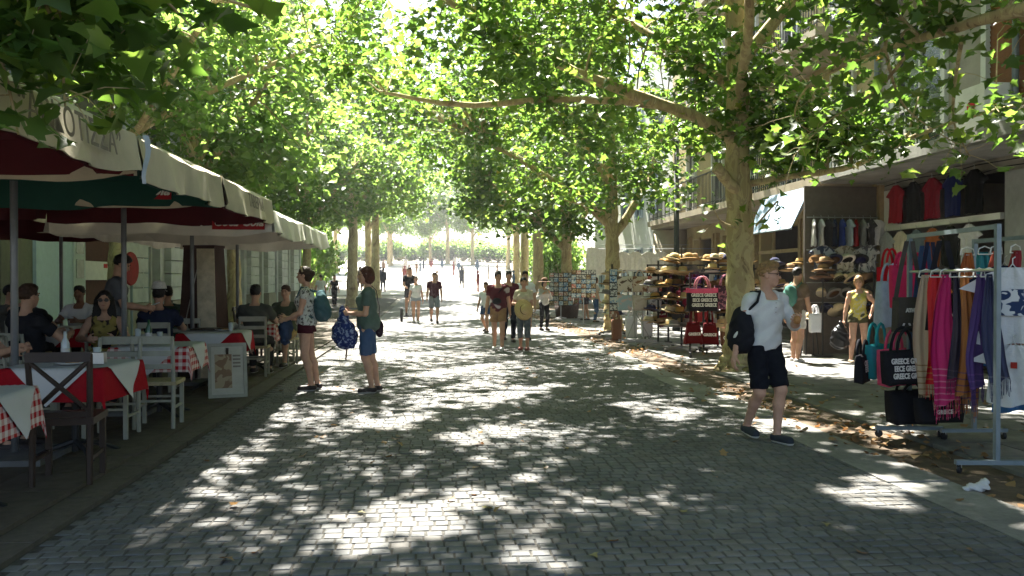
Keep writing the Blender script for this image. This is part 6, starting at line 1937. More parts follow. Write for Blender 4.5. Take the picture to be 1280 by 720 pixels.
# hat stand behind the big tree
def hat_stand(label, x, y, tiers, n, rad, pre, h0=0.55, dz=0.27, kinds=('fedora', 'sun', 'cowboy'), sc_=1.0, a0=0.0):
    st = empty('hat_stand', (x, y, 0.026), 0, label, 'hat stand')
    hh = h0 + dz * tiers
    MB().tube([(0, 0, 0.1), (0, 0, hh)], 0.022, 8).build('pole', IRON, st)
    for i in range(4):
        a = i * math.pi / 2 + 0.4
        MB().bar((0, 0, 0.1), (0.42 * math.cos(a), 0.42 * math.sin(a), 0.06), 0.04).build('foot', STEEL, st)
        MB().lathe([(0.03, -0.012), (0.03, 0.012)], 10).build('wheel', CAST, st, (0.4 * math.cos(a), 0.4 * math.sin(a), 0.032), (R(90), 0, a))
    for t in range(tiers):
        for k in range(n):
            a = a0 + 2 * math.pi * k / n + t * 0.5
            z = h0 + dz * t + rs.uniform(-0.02, 0.02)
            px, py = rad * math.cos(a), rad * math.sin(a)
            MB().tube([(0, 0, z - 0.04), (px, py, z + 0.06)], 0.006, 5).build('arm', STEEL, st)
            rand_hat(x + px, y + py, z + 0.026, '%s of %s' % ('on tier ' + ordn[t].replace('first', 'one').replace('second', 'two').replace('third', 'three').replace('fourth', 'four').replace('fifth', 'five').replace('sixth', 'six') + ', ' + ordn[k] + ' arm', pre), kinds, sc_, rz=a + math.pi / 2)
hat_stand('tall stand of straw hats just behind the big plane tree', 5.05, 17.2, 6, 5, 0.24, 'the tall hat stand', sc_=1.05)
hat_stand('stand of hats beside the tall one, nearer the road', 4.85, 18.3, 5, 4, 0.22, 'the roadside hat stand')
hat_stand('stand of hats half hidden by the second tree', 4.72, 22.6, 5, 3, 0.18, 'the second-tree stand')
hat_stand('stand of dark hats behind the pink-topped bag', 5.75, 17.0, 6, 4, 0.22, 'the pink-bag stand')
# bag racks
rack('black rolling rack of GREECE bags beside the big tree', 4.85, 15.95, 5.55, 15.75, 1.62, 0.5, IRON, group='bag racks')
tote('white-lettered black GREECE beach bag with hot pink top and pink handles', 4.98, 15.62, 0.92, R(4), 0.60, 0.42, 0.2, BLACKC, PINK, 'GREECE GREECE', 0.085, 0.24, 3, hm=cloth('pale_pink', (0.55, 0.22, 0.26)), group='GREECE bags', taper=0.95)
REDB = cloth('red_bag', (0.10, 0.008, 0.010))
tote('dark red GREECE bag hanging low, nearest the hat stand', 4.84, 15.72, 0.30, R(8), 0.24, 0.40, 0.12, REDB, None, 'GREECE', 0.07, 0.34, 1, group='GREECE bags', taper=1.6)
tote('second dark red GREECE bag, beside the rack post', 5.18, 15.78, 0.28, R(-12), 0.22, 0.40, 0.12, REDB, None, 'GREECE', 0.07, 0.36, 1, group='GREECE bags', taper=1.6)
tote('brown GREECE bag with pale base, nearest the trunk', 5.50, 15.6, 0.26, R(0), 0.36, 0.34, 0.14, cloth('brownbag', (0.12, 0.05, 0.03)), cloth('sand_trim', (0.36, 0.28, 0.16)), 'GREECE', 0.09, 0.3, 1, group='GREECE bags')
tote('floral shopping bag high on the rack beside the trunk', 5.45, 15.7, 0.95, R(0), 0.4, 0.44, 0.14, printed('floralbag', (0.3, 0.12, 0.16), (0.06, 0.03, 0.05), 16, 0.5), None, None)
for k in range(7):
    n, c = [('charcoal', (0.04, 0.04, 0.045)), ('burgundy', (0.16, 0.02, 0.04)), ('purple', (0.1, 0.03, 0.12)), ('red patterned', (0.3, 0.03, 0.03)), ('dark brown', (0.05, 0.03, 0.02)), ('blue', (0.03, 0.08, 0.2)), ('black', (0.015, 0.015, 0.015))][k]
    tote('%s cloth bag hanging in the dark row behind the hat stands' % n, 5.35 + 0.2 * k, 18.6 + 0.15 * (k % 2), 0.55 + 0.3 * (k % 3), R(10 * k), 0.34, 0.4, 0.12, cloth('rowbag%d' % k, c), None, None, handle=0.22)
rack('black rail rack behind the hat stands', 5.2, 18.75, 6.8, 18.75, 1.66, 0.5, IRON, group='bag racks')
br = empty('bag_easel', (4.78, 20.0, 0.026), 0, 'folding easel rack hung with cream printed bags', 'rack')
for s_ in (-1, 1):
    MB().tube([(s_ * 0.32, -0.2, 0), (s_ * -0.12, 0.1, 0.9)], 0.012, 6).build('leg', STEEL, br)
    MB().tube([(s_ * 0.1, -0.28, 0), (s_ * 0.1, 0.05, 1.72)], 0.014, 6).build('leg', STEEL, br)
    MB().bar((-0.42, s_ * 0.25, 0.03), (0.42, s_ * 0.25, 0.03), 0.03).build('foot', STEEL, br)
for z in (1.7, 1.2): MB().bar((-0.5, -0.02 - (1.7 - z) * 0.1, z), (0.5, -0.02 - (1.7 - z) * 0.1, z), 0.025).build('rail', STEEL, br)
for k in range(6):
    n = ['owl-printed cream', 'brown-blotched cream', 'rose-printed cream', 'pale blue printed', 'plain canvas', 'grey printed'][k]
    base, ink = [((0.5, 0.45, 0.36), (0.1, 0.07, 0.05)), ((0.48, 0.4, 0.3), (0.2, 0.1, 0.05)), ((0.5, 0.43, 0.36), (0.3, 0.08, 0.06)), ((0.32, 0.42, 0.44), (0.5, 0.4, 0.35)), ((0.46, 0.42, 0.34), (0.4, 0.36, 0.28)), ((0.3, 0.3, 0.3), (0.12, 0.12, 0.13))][k]
    tote(n + ' tote bag on the folding easel rack', 4.42 + 0.36 * (k % 3), 19.72, 1.22 if k < 3 else 0.78, R(6 * (k - 2)), 0.38, 0.36, 0.1, printed('easel%d' % k, base, ink, 9, 0.56), None, None, handle=0.16)
tote('white paper-like bag standing under the easel rack', 4.68, 20.15, 0.12, 0, 0.3, 0.5, 0.12, TWHITE, None, None)
tote('plain white bag hanging low at the right of the easel rack', 5.05, 20.1, 0.15, 0.2, 0.3, 0.5, 0.12, TWHITE, None, None)
tote('brown leather bag standing left of the easel rack', 4.35, 20.3, 0.04, 0.2, 0.26, 0.5, 0.14, cloth('leather', (0.2, 0.1, 0.06)), None, None)
# dense dark stock behind the hat stands
DK = [('black', (0.015, 0.015, 0.016)), ('dark brown', (0.05, 0.03, 0.02)), ('dark red', (0.12, 0.012, 0.016)), ('navy', (0.015, 0.02, 0.045)), ('grey', (0.12, 0.12, 0.12)), ('plum', (0.06, 0.015, 0.04)), ('olive', (0.06, 0.06, 0.03)), ('tan', (0.22, 0.15, 0.08)), ('white', (0.5, 0.49, 0.46))]
for k in range(12):
    n, c = DK[(k * 5) % 9]
    tee('%s dress in the dense rail behind the hat stands, %s along' % (n, ordn[k]), 5.45 + 0.2 * k, 20.6 + 0.06 * (k % 3), 1.78 - 0.05 * (k % 2), R(25 * (k % 4) - 30), cloth('dk_' + n.replace(' ', '_'), c), 0.4, 1.05, 200 + k, k % 2 == 0)
rack('long black rail rack of dresses behind the hat stands', 5.2, 20.65, 7.9, 20.65, 1.86, 0.5, IRON, group='bag racks')
for k in range(12):
    n, c = DK[(k * 4 + 2) % 9]
    tote('small %s bag hooked along the lower bar of the stall, %s along' % (n, ordn[k]), 5.5 + 0.2 * k, 20.2 - 0.05 * (k % 3), 0.35 + 0.28 * (k % 3), R(14 * k), 0.27, 0.3, 0.1, cloth('dk_' + n.replace(' ', '_'), c), None, None, handle=0.18)
for k in range(8):
    rand_hat(5.55 + 0.27 * k, 16.75 + 0.12 * (k % 2), 1.72 + 0.12 * (k % 2), '%s along the high hat rail past the trunk' % ordn[k], ('fedora', 'sun'), 1.0)
    rand_hat(5.62 + 0.27 * k, 16.7, 1.3 + 0.1 * (k % 2), '%s along the low hat rail past the trunk' % ordn[k], ('fedora', 'cap'), 1.0)
rack('black rail rack of hats past the big trunk', 5.4, 16.85, 7.35, 16.85, 1.72, 0.5, IRON, rail2=[1.3], group='bag racks')
# postcard towers
def card_tower(label, x, y, w_, h, cols_, rows, rz=0.0, z0=0.55, frame=IRON):
    t = empty('postcard_stand', (x, y, 0.026), rz, label, 'postcard stand')
    MB().box((0, 0.02, z0 + h / 2), (w_, 0.03, h)).build('backboard', frame, t)
    MB().tube([(0, 0.04, 0), (0, 0.04, z0 + h)], 0.018, 8).build('pole', STEEL, t)
    for i in range(4):
        a = i * math.pi / 2 + 0.7
        MB().bar((0, 0.04, 0.05), (0.28 * math.cos(a), 0.28 * math.sin(a) + 0.04, 0.015), 0.03).build('foot', STEEL, t)
    cw_, ch = w_ / cols_, h / rows
    for r_ in range(rows):
        for c in range(cols_):
            k = rs.randrange(6)
            b, i_ = [((0.5, 0.55, 0.6), (0.1, 0.2, 0.35)), ((0.55, 0.5, 0.42), (0.3, 0.15, 0.1)), ((0.5, 0.15, 0.12), (0.6, 0.55, 0.5)), ((0.55, 0.55, 0.52), (0.15, 0.15, 0.15)), ((0.4, 0.33, 0.2), (0.15, 0.1, 0.06)), ((0.2, 0.3, 0.4), (0.55, 0.55, 0.5))][k]
            MB().box((-w_ / 2 + cw_ * (c + 0.5), -0.004, z0 + ch * (r_ + 0.5)), (cw_ * 0.86, 0.008, ch * 0.84), (R(-6), 0, 0)).build('postcard', printed('card%d' % k, b, i_, 18, 0.5), t)
card_tower('narrow black stand of white-edged postcards before the second tree', 4.36, 20.7, 0.2, 1.2, 1, 7, R(-5))
card_tower('wide postcard board beside the third tree', 4.75, 32.2, 0.9, 1.25, 5, 7, R(-5), 0.5)
card_tower('postcard board right of the third tree trunk', 5.65, 32.5, 0.7, 1.3, 4, 7, R(-5), 0.55, M('red_board', (0.3, 0.04, 0.03)))
card_tower('red and white postcard board behind the second tree hats', 4.75, 27.2, 0.8, 0.9, 5, 6, R(-5), 0.9)
# garments hung high past the second tree
for k in range(4):
    tee('%s white dress hung high past the second tree' % ['first', 'second', 'third', 'fourth'][k], 5.35 + 0.3 * k, 29.0 + 0.1 * k, 2.62, R(15 * k), cloth('linen', (0.64, 0.62, 0.55)), 0.42, 0.95, 110 + k, False)
for k in range(4):
    tee('pale blouse hung from a line between the second tree and the corner column, %s along' % ordn[k], 5.9 + 0.42 * k, 26.6, 2.4, R(5), cloth('linen', None), 0.44, 0.62, 120 + k)
ln = MB().tube([(5.1, 26.6, 2.48), (8.9, 26.6, 2.5)], 0.01, 5).build('clothes_line', STEEL); tag(ln, 'wire line carrying pale blouses past the second tree', 'line')
ln = MB().tube([(5.0, 29.0, 2.7), (8.9, 29.4, 2.74)], 0.01, 5).build('clothes_line', STEEL); tag(ln, 'wire line carrying white dresses past the second tree', 'line')
for k in range(10):
    n, c = cols[k % 9]
    tee('%s garment on the stall rail under the corner column, %s along' % (n, ordn[k]), 6.1 + 0.22 * k, 25.0 + 0.1 * (k % 2), 1.62, R(70), cloth('t_' + n.replace(' ', '_'), c), 0.4, 0.8, 130 + k)
rack('long black rail rack under the corner column', 5.9, 25.05, 8.3, 25.05, 1.72, 0.5, IRON, group='bag racks')
# planter at third tree
pb = MB().lathe([(0.42, 0), (0.5, 0.55), (0.46, 0.55), (0.40, 0.1)], 18, sx=1, sy=1).build('basket_planter', M('basket_dark', (0.05, 0.03, 0.022), rough=0.8, var=0.4, scale=20, bump=1.0), None, (5.1, 33.0, 0.02), smooth=True)
tag(pb, 'dark woven basket around the foot of the third tree', 'planter')
# lamp post
lp = empty('lamp_post', (6.95, 24.2, 0.02), 0, 'dark grey lamp post before the cream building', 'lamp post')
MB().tube([(0, 0, 0), (0, 0, 0.9), (0, 0, 0.95), (0, 0, 5.6)], [0.12, 0.11, 0.085, 0.07], 12).build('pole', M('post_grey', (0.06, 0.065, 0.065)), lp, smooth=True)
MB().tube([(0, 0, 5.5), (-0.5, 0, 5.8), (-1.1, 0, 5.8)], 0.035, 8).build('arm', M('post_grey', None), lp)
MB().lathe([(0.06, 0.1), (0.2, 0.0), (0.16, -0.06), (0, -0.06)], 14, (-1.15, 0, 5.75)).build('lamp_head', M('post_grey', None), lp, smooth=True)
# small things on the pavement
def litter_ball(label, x, y, z, mat, sx):
    F = Field((-0.16, -0.12, -0.03), (0.16, 0.12, 0.12), 0.008)
    F.ell((0, 0, 0.02), (0.09, 0.045, 0.03), None, 0.01); F.ell((0.06, 0.02, 0.04), (0.03, 0.04, 0.035), None, 0.01); F.ell((-0.07, -0.02, 0.02), (0.05, 0.02, 0.02), None, 0.01)
    F.wrinkle(0.006, 90, 3)
    V, Q = F.mesh()
    o = mo('crumpled_paper', np_mesh('crumpled_paper', V, Q, mat), None, (x, y, z)); tag(o, label, 'litter')
litter_ball('crumpled white paper lying among leaves by the near rack', 3.85, 5.75, 0.0, PAPER, 1.8)
tp = empty('tape_reel', (8.35, 14.2, 0.03), 0, 'small white and blue reel toy standing on the pavement near the shop', 'toy')
MB().lathe([(0.13, -0.02), (0.15, 0), (0.13, 0.02)], 18).build('disc', PAPER, tp, (0, 0, 0.15), (R(90), 0, 0)); MB().box((0, -0.03, 0.13), (0.1, 0.03, 0.16)).build('label', cloth('blue', None), tp)
# ------------------------------------------------------------ people
PI = math.pi
SNEAK = M('sneaker_navy', (0.03, 0.035, 0.045), rough=0.7, var=0.2)
DARKSHOE = M('shoe_dark', (0.03, 0.022, 0.02), rough=0.6, var=0.2)
WSHOE = M('shoe_white', (0.5, 0.5, 0.5), rough=0.6, var=0.1)
def bag_mesh(name, boxes, mat, vox=0.012, wr=0.004, seed=1):
    F = Field((-0.4, -0.4, -0.45), (0.4, 0.4, 0.45), vox)
    for c, r in boxes: F.ell(c, r, None, 0.05)
    F.wrinkle(wr, 45, seed)
    V, Q = F.mesh()
    return np_mesh(name, V, Q, mat, True)
def backpack(label, info, off, mat, boxes, strap=True, seed=1, name='backpack', straps=None):
    p = info['T'](*off)
    b = empty(name, world_pt(info, p), info['root'].rotation_euler[2], label, 'bag')
    mo('body', bag_mesh('body', boxes, mat, seed=seed), b)
    for st in (straps or []):
        MB().tube([np.array(info['T'](*q)) - p for q in st], 0.013, 6).build('strap', mat, b, smooth=True)
    return b
# the man in white, walking
hero = person('man in white henley shirt, black shorts and glasses walking along the road edge', (3.06, 7.72, 0.0), R(-164), 1.69, 'm', lean=0.05, twist=0.05,
    feet=((-0.04, 0.17, 0.0), (0.07, -0.15, 0.0)), heel=(0.0, 0.04), toe=(0.15, -0.1), hands=((-0.13, 0.30, 1.16), (0.33, -0.02, 0.83)), elbow=((-0.7, -0.6, -0.6), (0.6, -0.8, 0)),
    head=(0.72, 0.02, 0.0), skin_='fair', hair=('quiff', 'blond'), top=('rolled', cloth('henley', (0.62, 0.62, 0.60), 0.05), -0.03), bottom=('bermuda', cloth('black_shorts', (0.012, 0.013, 0.018))),
    shoe=SNEAK, vox=0.0085, grip=(1.0, 0.45), palm=((0.6, -0.2, 0.8), None), glasses='clear', seed=2)
# buttons on the placket
mb = MB()
for k in range(3): mb.lathe([(0, 0.004), (0.007, 0.002), (0.007, -0.002), (0, -0.004)], 8, tuple(hero['T'](0, 0.142 - 0.012 * k * 0 , 0.43 - 0.045 * k)))
mb.build('buttons', M('button', (0.35, 0.33, 0.3)), hero['root'])
backpack('black rucksack slung over the walking man\'s shoulder', hero, (0.235, -0.06, 0.16), BLACKC, [((0, 0, 0), (0.09, 0.14, 0.21)), ((0.0, -0.02, -0.1), (0.10, 0.15, 0.13))], seed=3,
    straps=[[(0.235, 0.0, 0.33), (0.19, 0.10, 0.44), (0.13, 0.06, 0.535), (0.14, -0.06, 0.52), (0.2, -0.12, 0.36)]])
o = MB().lathe([(0, -0.04), (0.028, -0.03), (0.036, 0), (0.024, 0.035), (0, 0.04)], 8).build('snack', M('pastry', (0.42, 0.2, 0.07), var=0.3, scale=30), None, world_pt(hero, (hero['wr'][0] + (hero['wr'][0] - hero['el'][0]) * 0.42)), smooth=True)
tag(o, 'small brown snack in the walking man\'s raised hand', 'food')
# two women standing at the terrace
w1 = person('woman in white floral top and dark shorts facing the terrace', (-1.76, 11.8, 0), R(88), 1.68, 'f', feet=((-0.10, -0.06, 0), (0.09, -0.11, 0)), toe=(0.2, -0.2),
    hands=((-0.10, 0.27, 1.0), (0.12, 0.25, 1.0)), elbow=((-0.5, -1, -0.3), (0.5, -1, -0.3)), head=(-0.1, 0.05, 0), skin_='fair', hair=('bun', 'brown'),
    top=('cap', printed('floral', (0.56, 0.55, 0.50), (0.10, 0.09, 0.08), 26, 0.56, 2), -0.02), bottom=('hot', cloth('wine', (0.06, 0.012, 0.02))), shoe=DARKSHOE, vox=0.011, seed=4)
MB().tube([w1['Hd'](-0.085, 0.0, 0.05), w1['Hd'](-0.05, 0.03, 0.125), w1['Hd'](0.05, 0.03, 0.125), w1['Hd'](0.085, 0.0, 0.05)], 0.014, 6).build('headband', cloth('headband', (0.45, 0.36, 0.22)), w1['root'], smooth=True)
TEALB = cloth('teal_pack', (0.06, 0.12, 0.135))
backpack('teal backpack worn by the woman in floral top', w1, (0, -0.21, 0.26), TEALB, [((0, 0, 0), (0.15, 0.10, 0.22)), ((0, -0.06, -0.08), (0.12, 0.08, 0.12))], seed=5,
    straps=[[(s_ * 0.10, 0.08 - 0.03, 0.53 - 0.0) if k == 1 else p for k, p in enumerate([(s_ * 0.10, -0.14, 0.46), 0, (s_ * 0.12, 0.12, 0.36), (s_ * 0.14, 0.04, 0.16), (s_ * 0.12, -0.12, 0.10)])] for s_ in (-1, 1)])
b = mo('jacket', bag_mesh('jacket', [((0, 0, 0), (0.16, 0.09, 0.11)), ((0.06, 0.02, -0.12), (0.08, 0.07, 0.14)), ((-0.08, 0.0, -0.08), (0.07, 0.06, 0.12))], cloth('denim_dark', (0.03, 0.05, 0.10)), 0.012, 0.007, 8), None, world_pt(w1, np.array((0.0, 0.27, 0.86))), (0, 0, R(88)))
tag(b, 'dark blue jacket bundled in the hands of the woman in floral top', 'jacket')
w2 = person('woman in green T-shirt and denim knee shorts holding a blue bag', (-0.91, 11.5, 0), R(92), 1.68, 'f', feet=((-0.11, -0.03, 0), (0.10, -0.10, 0)), toe=(0.15, -0.15), heavy=1.2,
    hands=((-0.07, 0.25, 1.10), (0.09, 0.24, 1.12)), elbow=((-0.5, -0.8, -0.8), (0.5, -0.8, -0.8)), head=(0.12, 0.02, 0), skin_='fair', hair=('bob', 'auburn'),
    top=('tee', cloth('sage', (0.085, 0.125, 0.11)), -0.10), bottom=('bermuda', cloth('denim', None)), shoe=DARKSHOE, vox=0.011, seed=6, grip=(1.2, 1.2))
BLUEB = printed('blue_pattern', (0.02, 0.035, 0.14), (0.22, 0.27, 0.42), 24, 0.55, 2)
bb = empty('carrier_bag', world_pt(w2, np.array((0.0, 0.31, 0.83))), R(92), 'blue patterned bag held up by the woman in green', 'bag')
mo('body', bag_mesh('body', [((0, 0, -0.04), (0.15, 0.16, 0.19)), ((0, 0.0, 0.12), (0.07, 0.07, 0.12)), ((0, 0.02, 0.22), (0.045, 0.045, 0.10)), ((0, -0.04, -0.12), (0.13, 0.14, 0.14))], BLUEB, 0.012, 0.008, 9), bb)
MB().tube([(0.02, -0.04, -0.2), (0.03, -0.02, -0.40)], 0.012, 6).build('umbrella_handle', M('wood_stick', (0.2, 0.09, 0.04)), bb)
hb = empty('handbag', world_pt(w2, np.array((0.15, -0.15, 0.84))), R(92), 'small dark handbag at the hip of the woman in green', 'bag')
mo('body', bag_mesh('body', [((0, 0, 0), (0.05, 0.06, 0.12))], cloth('plum_bag', (0.03, 0.015, 0.025)), 0.012, 0.002), hb)
MB().tube([(0, 0.0, 0.1), (-0.02, 0.0, 0.30), (-0.05, 0.04, 0.52), (-0.06, 0.12, 0.6)], 0.006, 5).build('strap', cloth('plum_bag', None), hb)
def walker(label, loc, rz, H, sex, stride, **kw):
    a = stride
    kw.setdefault('hands', ((-0.26, 0.05 - a * 0.6, 0.84), (0.26, 0.05 + a * 0.6, 0.84)))
    return person(label, loc, rz, H, sex, feet=((-0.09, a, 0), (0.09, -a, 0)), heel=(0.0, 0.06 if a > 0.1 else 0), **kw)
# group walking this way on the right of the street
g1 = walker('man in maroon and white T-shirt and tan shorts with a sling bag', (1.32, 18.1, 0), R(172), 1.68, 'm', 0.10, skin_='tan', hair=('short', 'black'), head=(0.35, 0, 0), top=('tee', printed('maroon_white', (0.09, 0.018, 0.025), (0.45, 0.4, 0.4), 3.5, 0.60, 1)), bottom=('shorts', cloth('tan_shorts', (0.27, 0.16, 0.08))), shoe=WSHOE, vox=0.013, seed=11)
p = g1['T'](0.02, 0.17, 0.16)
b = mo('pouch', bag_mesh('pouch', [((0, 0, 0), (0.10, 0.05, 0.07))], BLACKC, 0.014, 0.0), None, world_pt(g1, p), (0, 0, R(172))); tag(b, 'black pouch across the chest of the man in maroon and white', 'bag')
MB().tube([np.array(g1['T'](0.08, 0.12, 0.24)) - p, np.array(g1['T'](-0.08, 0.135, 0.42)) - p, np.array(g1['T'](-0.12, 0.0, 0.54)) - p], 0.012, 5).build('strap', BLACKC, b)
walker('man in maroon T-shirt close behind the man with the sling bag', (1.74, 20.4, 0), R(185), 1.73, 'm', 0.14, skin_='olive', hair=('short', 'black'), top=('tee', cloth('maroon', (0.085, 0.016, 0.025))), bottom=('trousers', cloth('dark_jeans', (0.02, 0.022, 0.035))), shoe=DARKSHOE, vox=0.015, seed=12)
g3 = walker('woman in cream blouse and grey cropped trousers carrying a straw hat', (1.86, 18.0, 0), R(165), 1.56, 'f', 0.08, skin_='tan', hair=('bun', 'black'), head=(0.4, 0.05, 0), top=('tee', cloth('cream_top', (0.50, 0.44, 0.33)), -0.05), bottom=('capri', cloth('grey_capri', (0.11, 0.125, 0.14))), shoe=M('sandal_red', (0.2, 0.06, 0.05)), vox=0.013, seed=13, hands=((-0.06, 0.24, 1.05), (0.14, 0.24, 1.12)), elbow=((-0.6, -0.8, -0.4), (0.6, -0.8, -0.4)))
hat('straw hat carried in front by the woman in cream blouse', *world_pt(g3, np.array((-0.05, 0.28, 0.88))), 'sun', 'straw', HC_[0][1], 'brown', BC[1][1], 0.4, (R(80), 0.2), None)
walker('man in white shirt behind the woman in cream blouse', (2.22, 21.2, 0), R(180), 1.74, 'm', 0.12, skin_='olive', hair=('short', 'black'), top=('tee', TWHITE), bottom=('shorts', cloth('navy', None)), shoe=DARKSHOE, vox=0.015, seed=14)
walker('boy in white T-shirt and blue shorts walking away from the sling bag man', (1.42, 24.2, 0), R(150), 1.46, 'm', 0.12, skin_='tan', hair=('short', 'brown'), top=('tee', TWHITE), bottom=('shorts', cloth('blue_shorts', (0.04, 0.07, 0.16))), shoe=DARKSHOE, vox=0.015, seed=15)
g6 = walker('woman in brown hat, pale top and black trousers near the postcards', (3.2, 25.1, 0), R(200), 1.50, 'f', 0.05, skin_='olive', hair=('bob', 'black'), top=('long', cloth('pale_top', (0.42, 0.41, 0.40))), bottom=('trousers', cloth('black', None)), shoe=DARKSHOE, vox=0.016, seed=16, hands=((-0.12, 0.16, 1.32), (0.14, 0.18, 1.28)))
hat('brown sun hat worn by the woman in black trousers', *world_pt(g6, g6['Hd'](0, -0.01, 0.07)), 'sun', 'brown', HC_[3][1], 'black', BC[0][1], 0, (0, 0), None)
# trio in the middle distance, one on a two-wheeled scooter
zs = 0.24
sg_ = person('man in black T-shirt riding a two-wheeled self-balancing scooter', (-0.95, 31.0, zs), R(182), 1.72, 'm', feet=((-0.12, 0, 0), (0.12, 0, 0)), skin_='tan', hair=('short', 'black'), top=('tee', BLACKC), bottom=('shorts', cloth('charcoal_shorts', (0.05, 0.05, 0.06))), shoe=DARKSHOE, vox=0.016, seed=17, hands=((-0.14, 0.30, 1.02), (0.14, 0.30, 1.02)), grip=(1.2, 1.2))
sw = empty('balance_scooter', (-0.95, 31.0, 0), R(182), 'black two-wheeled self-balancing scooter under the rider', 'scooter')
MB().box((0, 0, 0.2), (0.42, 0.32, 0.07)).build('platform', CAST, sw)
for s_ in (-1, 1):
    wq = MB().lathe([(0.12, -0.04), (0.22, -0.05), (0.235, 0), (0.22, 0.05), (0.12, 0.04)], 22).build('wheel', CAST, sw, (s_ * 0.29, 0, 0.235), (0, R(90), 0))
    MB().lathe([(0.12, -0.035), (0.12, 0.035)], 14).build('rim', STEEL, wq)
    MB().box((s_ * 0.29, 0, 0.50), (0.13, 0.36, 0.02)).build('fender', CAST, sw)
MB().tube([(0, 0.14, 0.2), (0, 0.30, 1.2)], 0.022, 8).build('steering_post', STEEL, sw)
MB().tube([(-0.25, 0.31, 1.2), (0.25, 0.31, 1.2)], 0.018, 8).build('handlebar', CAST, sw)
walker('woman in white top and pale denim shorts before the scooter', (-0.70, 30.1, 0), R(176), 1.64, 'f', 0.08, skin_='fair', hair=('bun', 'brown'), top=('tee', TWHITE, -0.0), bottom=('hot', cloth('pale_denim', (0.26, 0.31, 0.36))), shoe=WSHOE, vox=0.016, seed=18)
walker('man in dark maroon T-shirt and grey shorts beside the scooter rider', (-0.06, 29.8, 0), R(185), 1.78, 'm', 0.14, skin_='tan', hair=('short', 'brown'), top=('tee', cloth('maroon_dark', (0.055, 0.018, 0.026))), bottom=('bermuda', cloth('grey_shorts', (0.17, 0.19, 0.22))), shoe=DARKSHOE, vox=0.016, seed=19)
# at the stalls
walker('person in black standing by the stalls between the second and third tree', (5.5, 31.0, 0), R(60), 1.68, 'm', 0.04, skin_='tan', hair=('short', 'black'), top=('tee', BLACKC), bottom=('shorts', cloth('charcoal_shorts', None)), shoe=DARKSHOE, vox=0.017, seed=20)
walker('person in pale shirt and jeans looking at the stalls past the second tree', (5.55, 29.4, 0), R(-80), 1.6, 'f', 0.04, skin_='olive', hair=('bob', 'brown'), top=('tee', cloth('sand_top', (0.36, 0.32, 0.25))), bottom=('trousers', cloth('denim', None)), shoe=DARKSHOE, vox=0.017, seed=21)
s1_ = walker('man in brown T-shirt and white shorts carrying a bag by the hat display', (6.5, 14.9, 0), R(-60), 1.72, 'm', 0.06, skin_='tan', hair=('short', 'black'), top=('tee', cloth('brown_tee', (0.14, 0.10, 0.07))), bottom=('shorts', cloth('pale_shorts', (0.46, 0.43, 0.38))), shoe=WSHOE, vox=0.013, seed=22)
b = tote('white carrier bag in the hand of the man in brown T-shirt', 6.78, 14.75, 0.56, 0.3, 0.26, 0.34, 0.1, TWHITE, None, None, handle=0.16)
backpack('teal day pack on the back of the man in brown T-shirt', s1_, (0, -0.19, 0.30), cloth('green_pack', (0.08, 0.2, 0.17)), [((0, 0, 0), (0.14, 0.09, 0.2))], seed=8, straps=[[(q * 0.11, -0.12, 0.46), (q * 0.11, 0.0, 0.545), (q * 0.12, 0.13, 0.36)] for q in (-1, 1)])
s2_ = person('woman in yellow sleeveless top and olive shorts before the hat display', (7.52, 14.62, 0), R(168), 1.58, 'f', feet=((-0.13, 0.0, 0), (0.13, 0.02, 0)), hands=((-0.26, -0.06, 0.98), (0.28, 0.06, 0.86)), elbow=((-1, -0.6, 0), (1, -0.6, 0)), head=(-0.3, 0.35, 0), skin_='fair', hair=('bob', 'blond'),
    top=('tank', printed('yellow_print', (0.50, 0.42, 0.10), (0.42, 0.40, 0.34), 22, 0.58)), bottom=('hot', cloth('olive_shorts', (0.085, 0.08, 0.045))), shoe=M('sandal', (0.2, 0.15, 0.1)), vox=0.012, seed=23)
b = mo('black_sack', bag_mesh('black_sack', [((0, 0, 0), (0.15, 0.12, 0.16)), ((0, 0, -0.12), (0.17, 0.13, 0.14)), ((0.02, 0, 0.17), (0.04, 0.04, 0.09))], M('black_plastic', (0.012, 0.012, 0.014), rough=0.3, var=0.2), 0.014, 0.008, 4), None, (7.18, 14.62, 0.52)); tag(b, 'crinkled black plastic bag carried by the woman in yellow', 'bag')
# seated guests
def sitter(label, x, y, rz, H=1.72, sex='m', hands=None, **kw):
    s = H / 1.75
    return person(label, (x, y, 0.05), rz, H, sex, pelvis=(0, -0.03, 0.555 / s), feet=((-0.12, 0.42, 0), (0.13, 0.38, 0)), knee=((-0.1, 1, 0.5), (0.1, 1, 0.5)),
                  hands=hands or ((-0.14, 0.36, 0.84), (0.14, 0.36, 0.84)), elbow=((-0.8, -0.6, -0.5), (0.8, -0.6, -0.5)), vox=kw.pop('vox', 0.014), **kw)
TROU = cloth('dark_trousers', (0.025, 0.025, 0.03))
sitter('man in pale checked shirt seated at the picture edge', -3.92, 7.55, R(-85), 1.80, heavy=1.15, lean=0.08, skin_='fair', hair=('short', 'brown'), top=('tee', gingham('shirt_check', (0.26, 0.32, 0.36), (0.16, 0.21, 0.26), 0.03, False)), bottom=('trousers', TROU), shoe=DARKSHOE, seed=31)
sitter('man in black shirt seated with his back to the camera', -4.25, 9.35, R(-28), 1.82, heavy=1.1, skin_='olive', hair=('short', 'brown'), top=('tee', BLACKC), bottom=('trousers', TROU), shoe=DARKSHOE, seed=32)
sitter('woman with long dark hair, sunglasses and yellow shawl at the checked table', -3.78, 10.12, R(195), 1.66, 'f', skin_='olive', hair=('long', 'black'), glasses='sun', top=('tank', printed('yellow_shawl', (0.30, 0.24, 0.07), (0.03, 0.02, 0.02), 8, 0.5)), bottom=('trousers', TROU), shoe=DARKSHOE, seed=33)
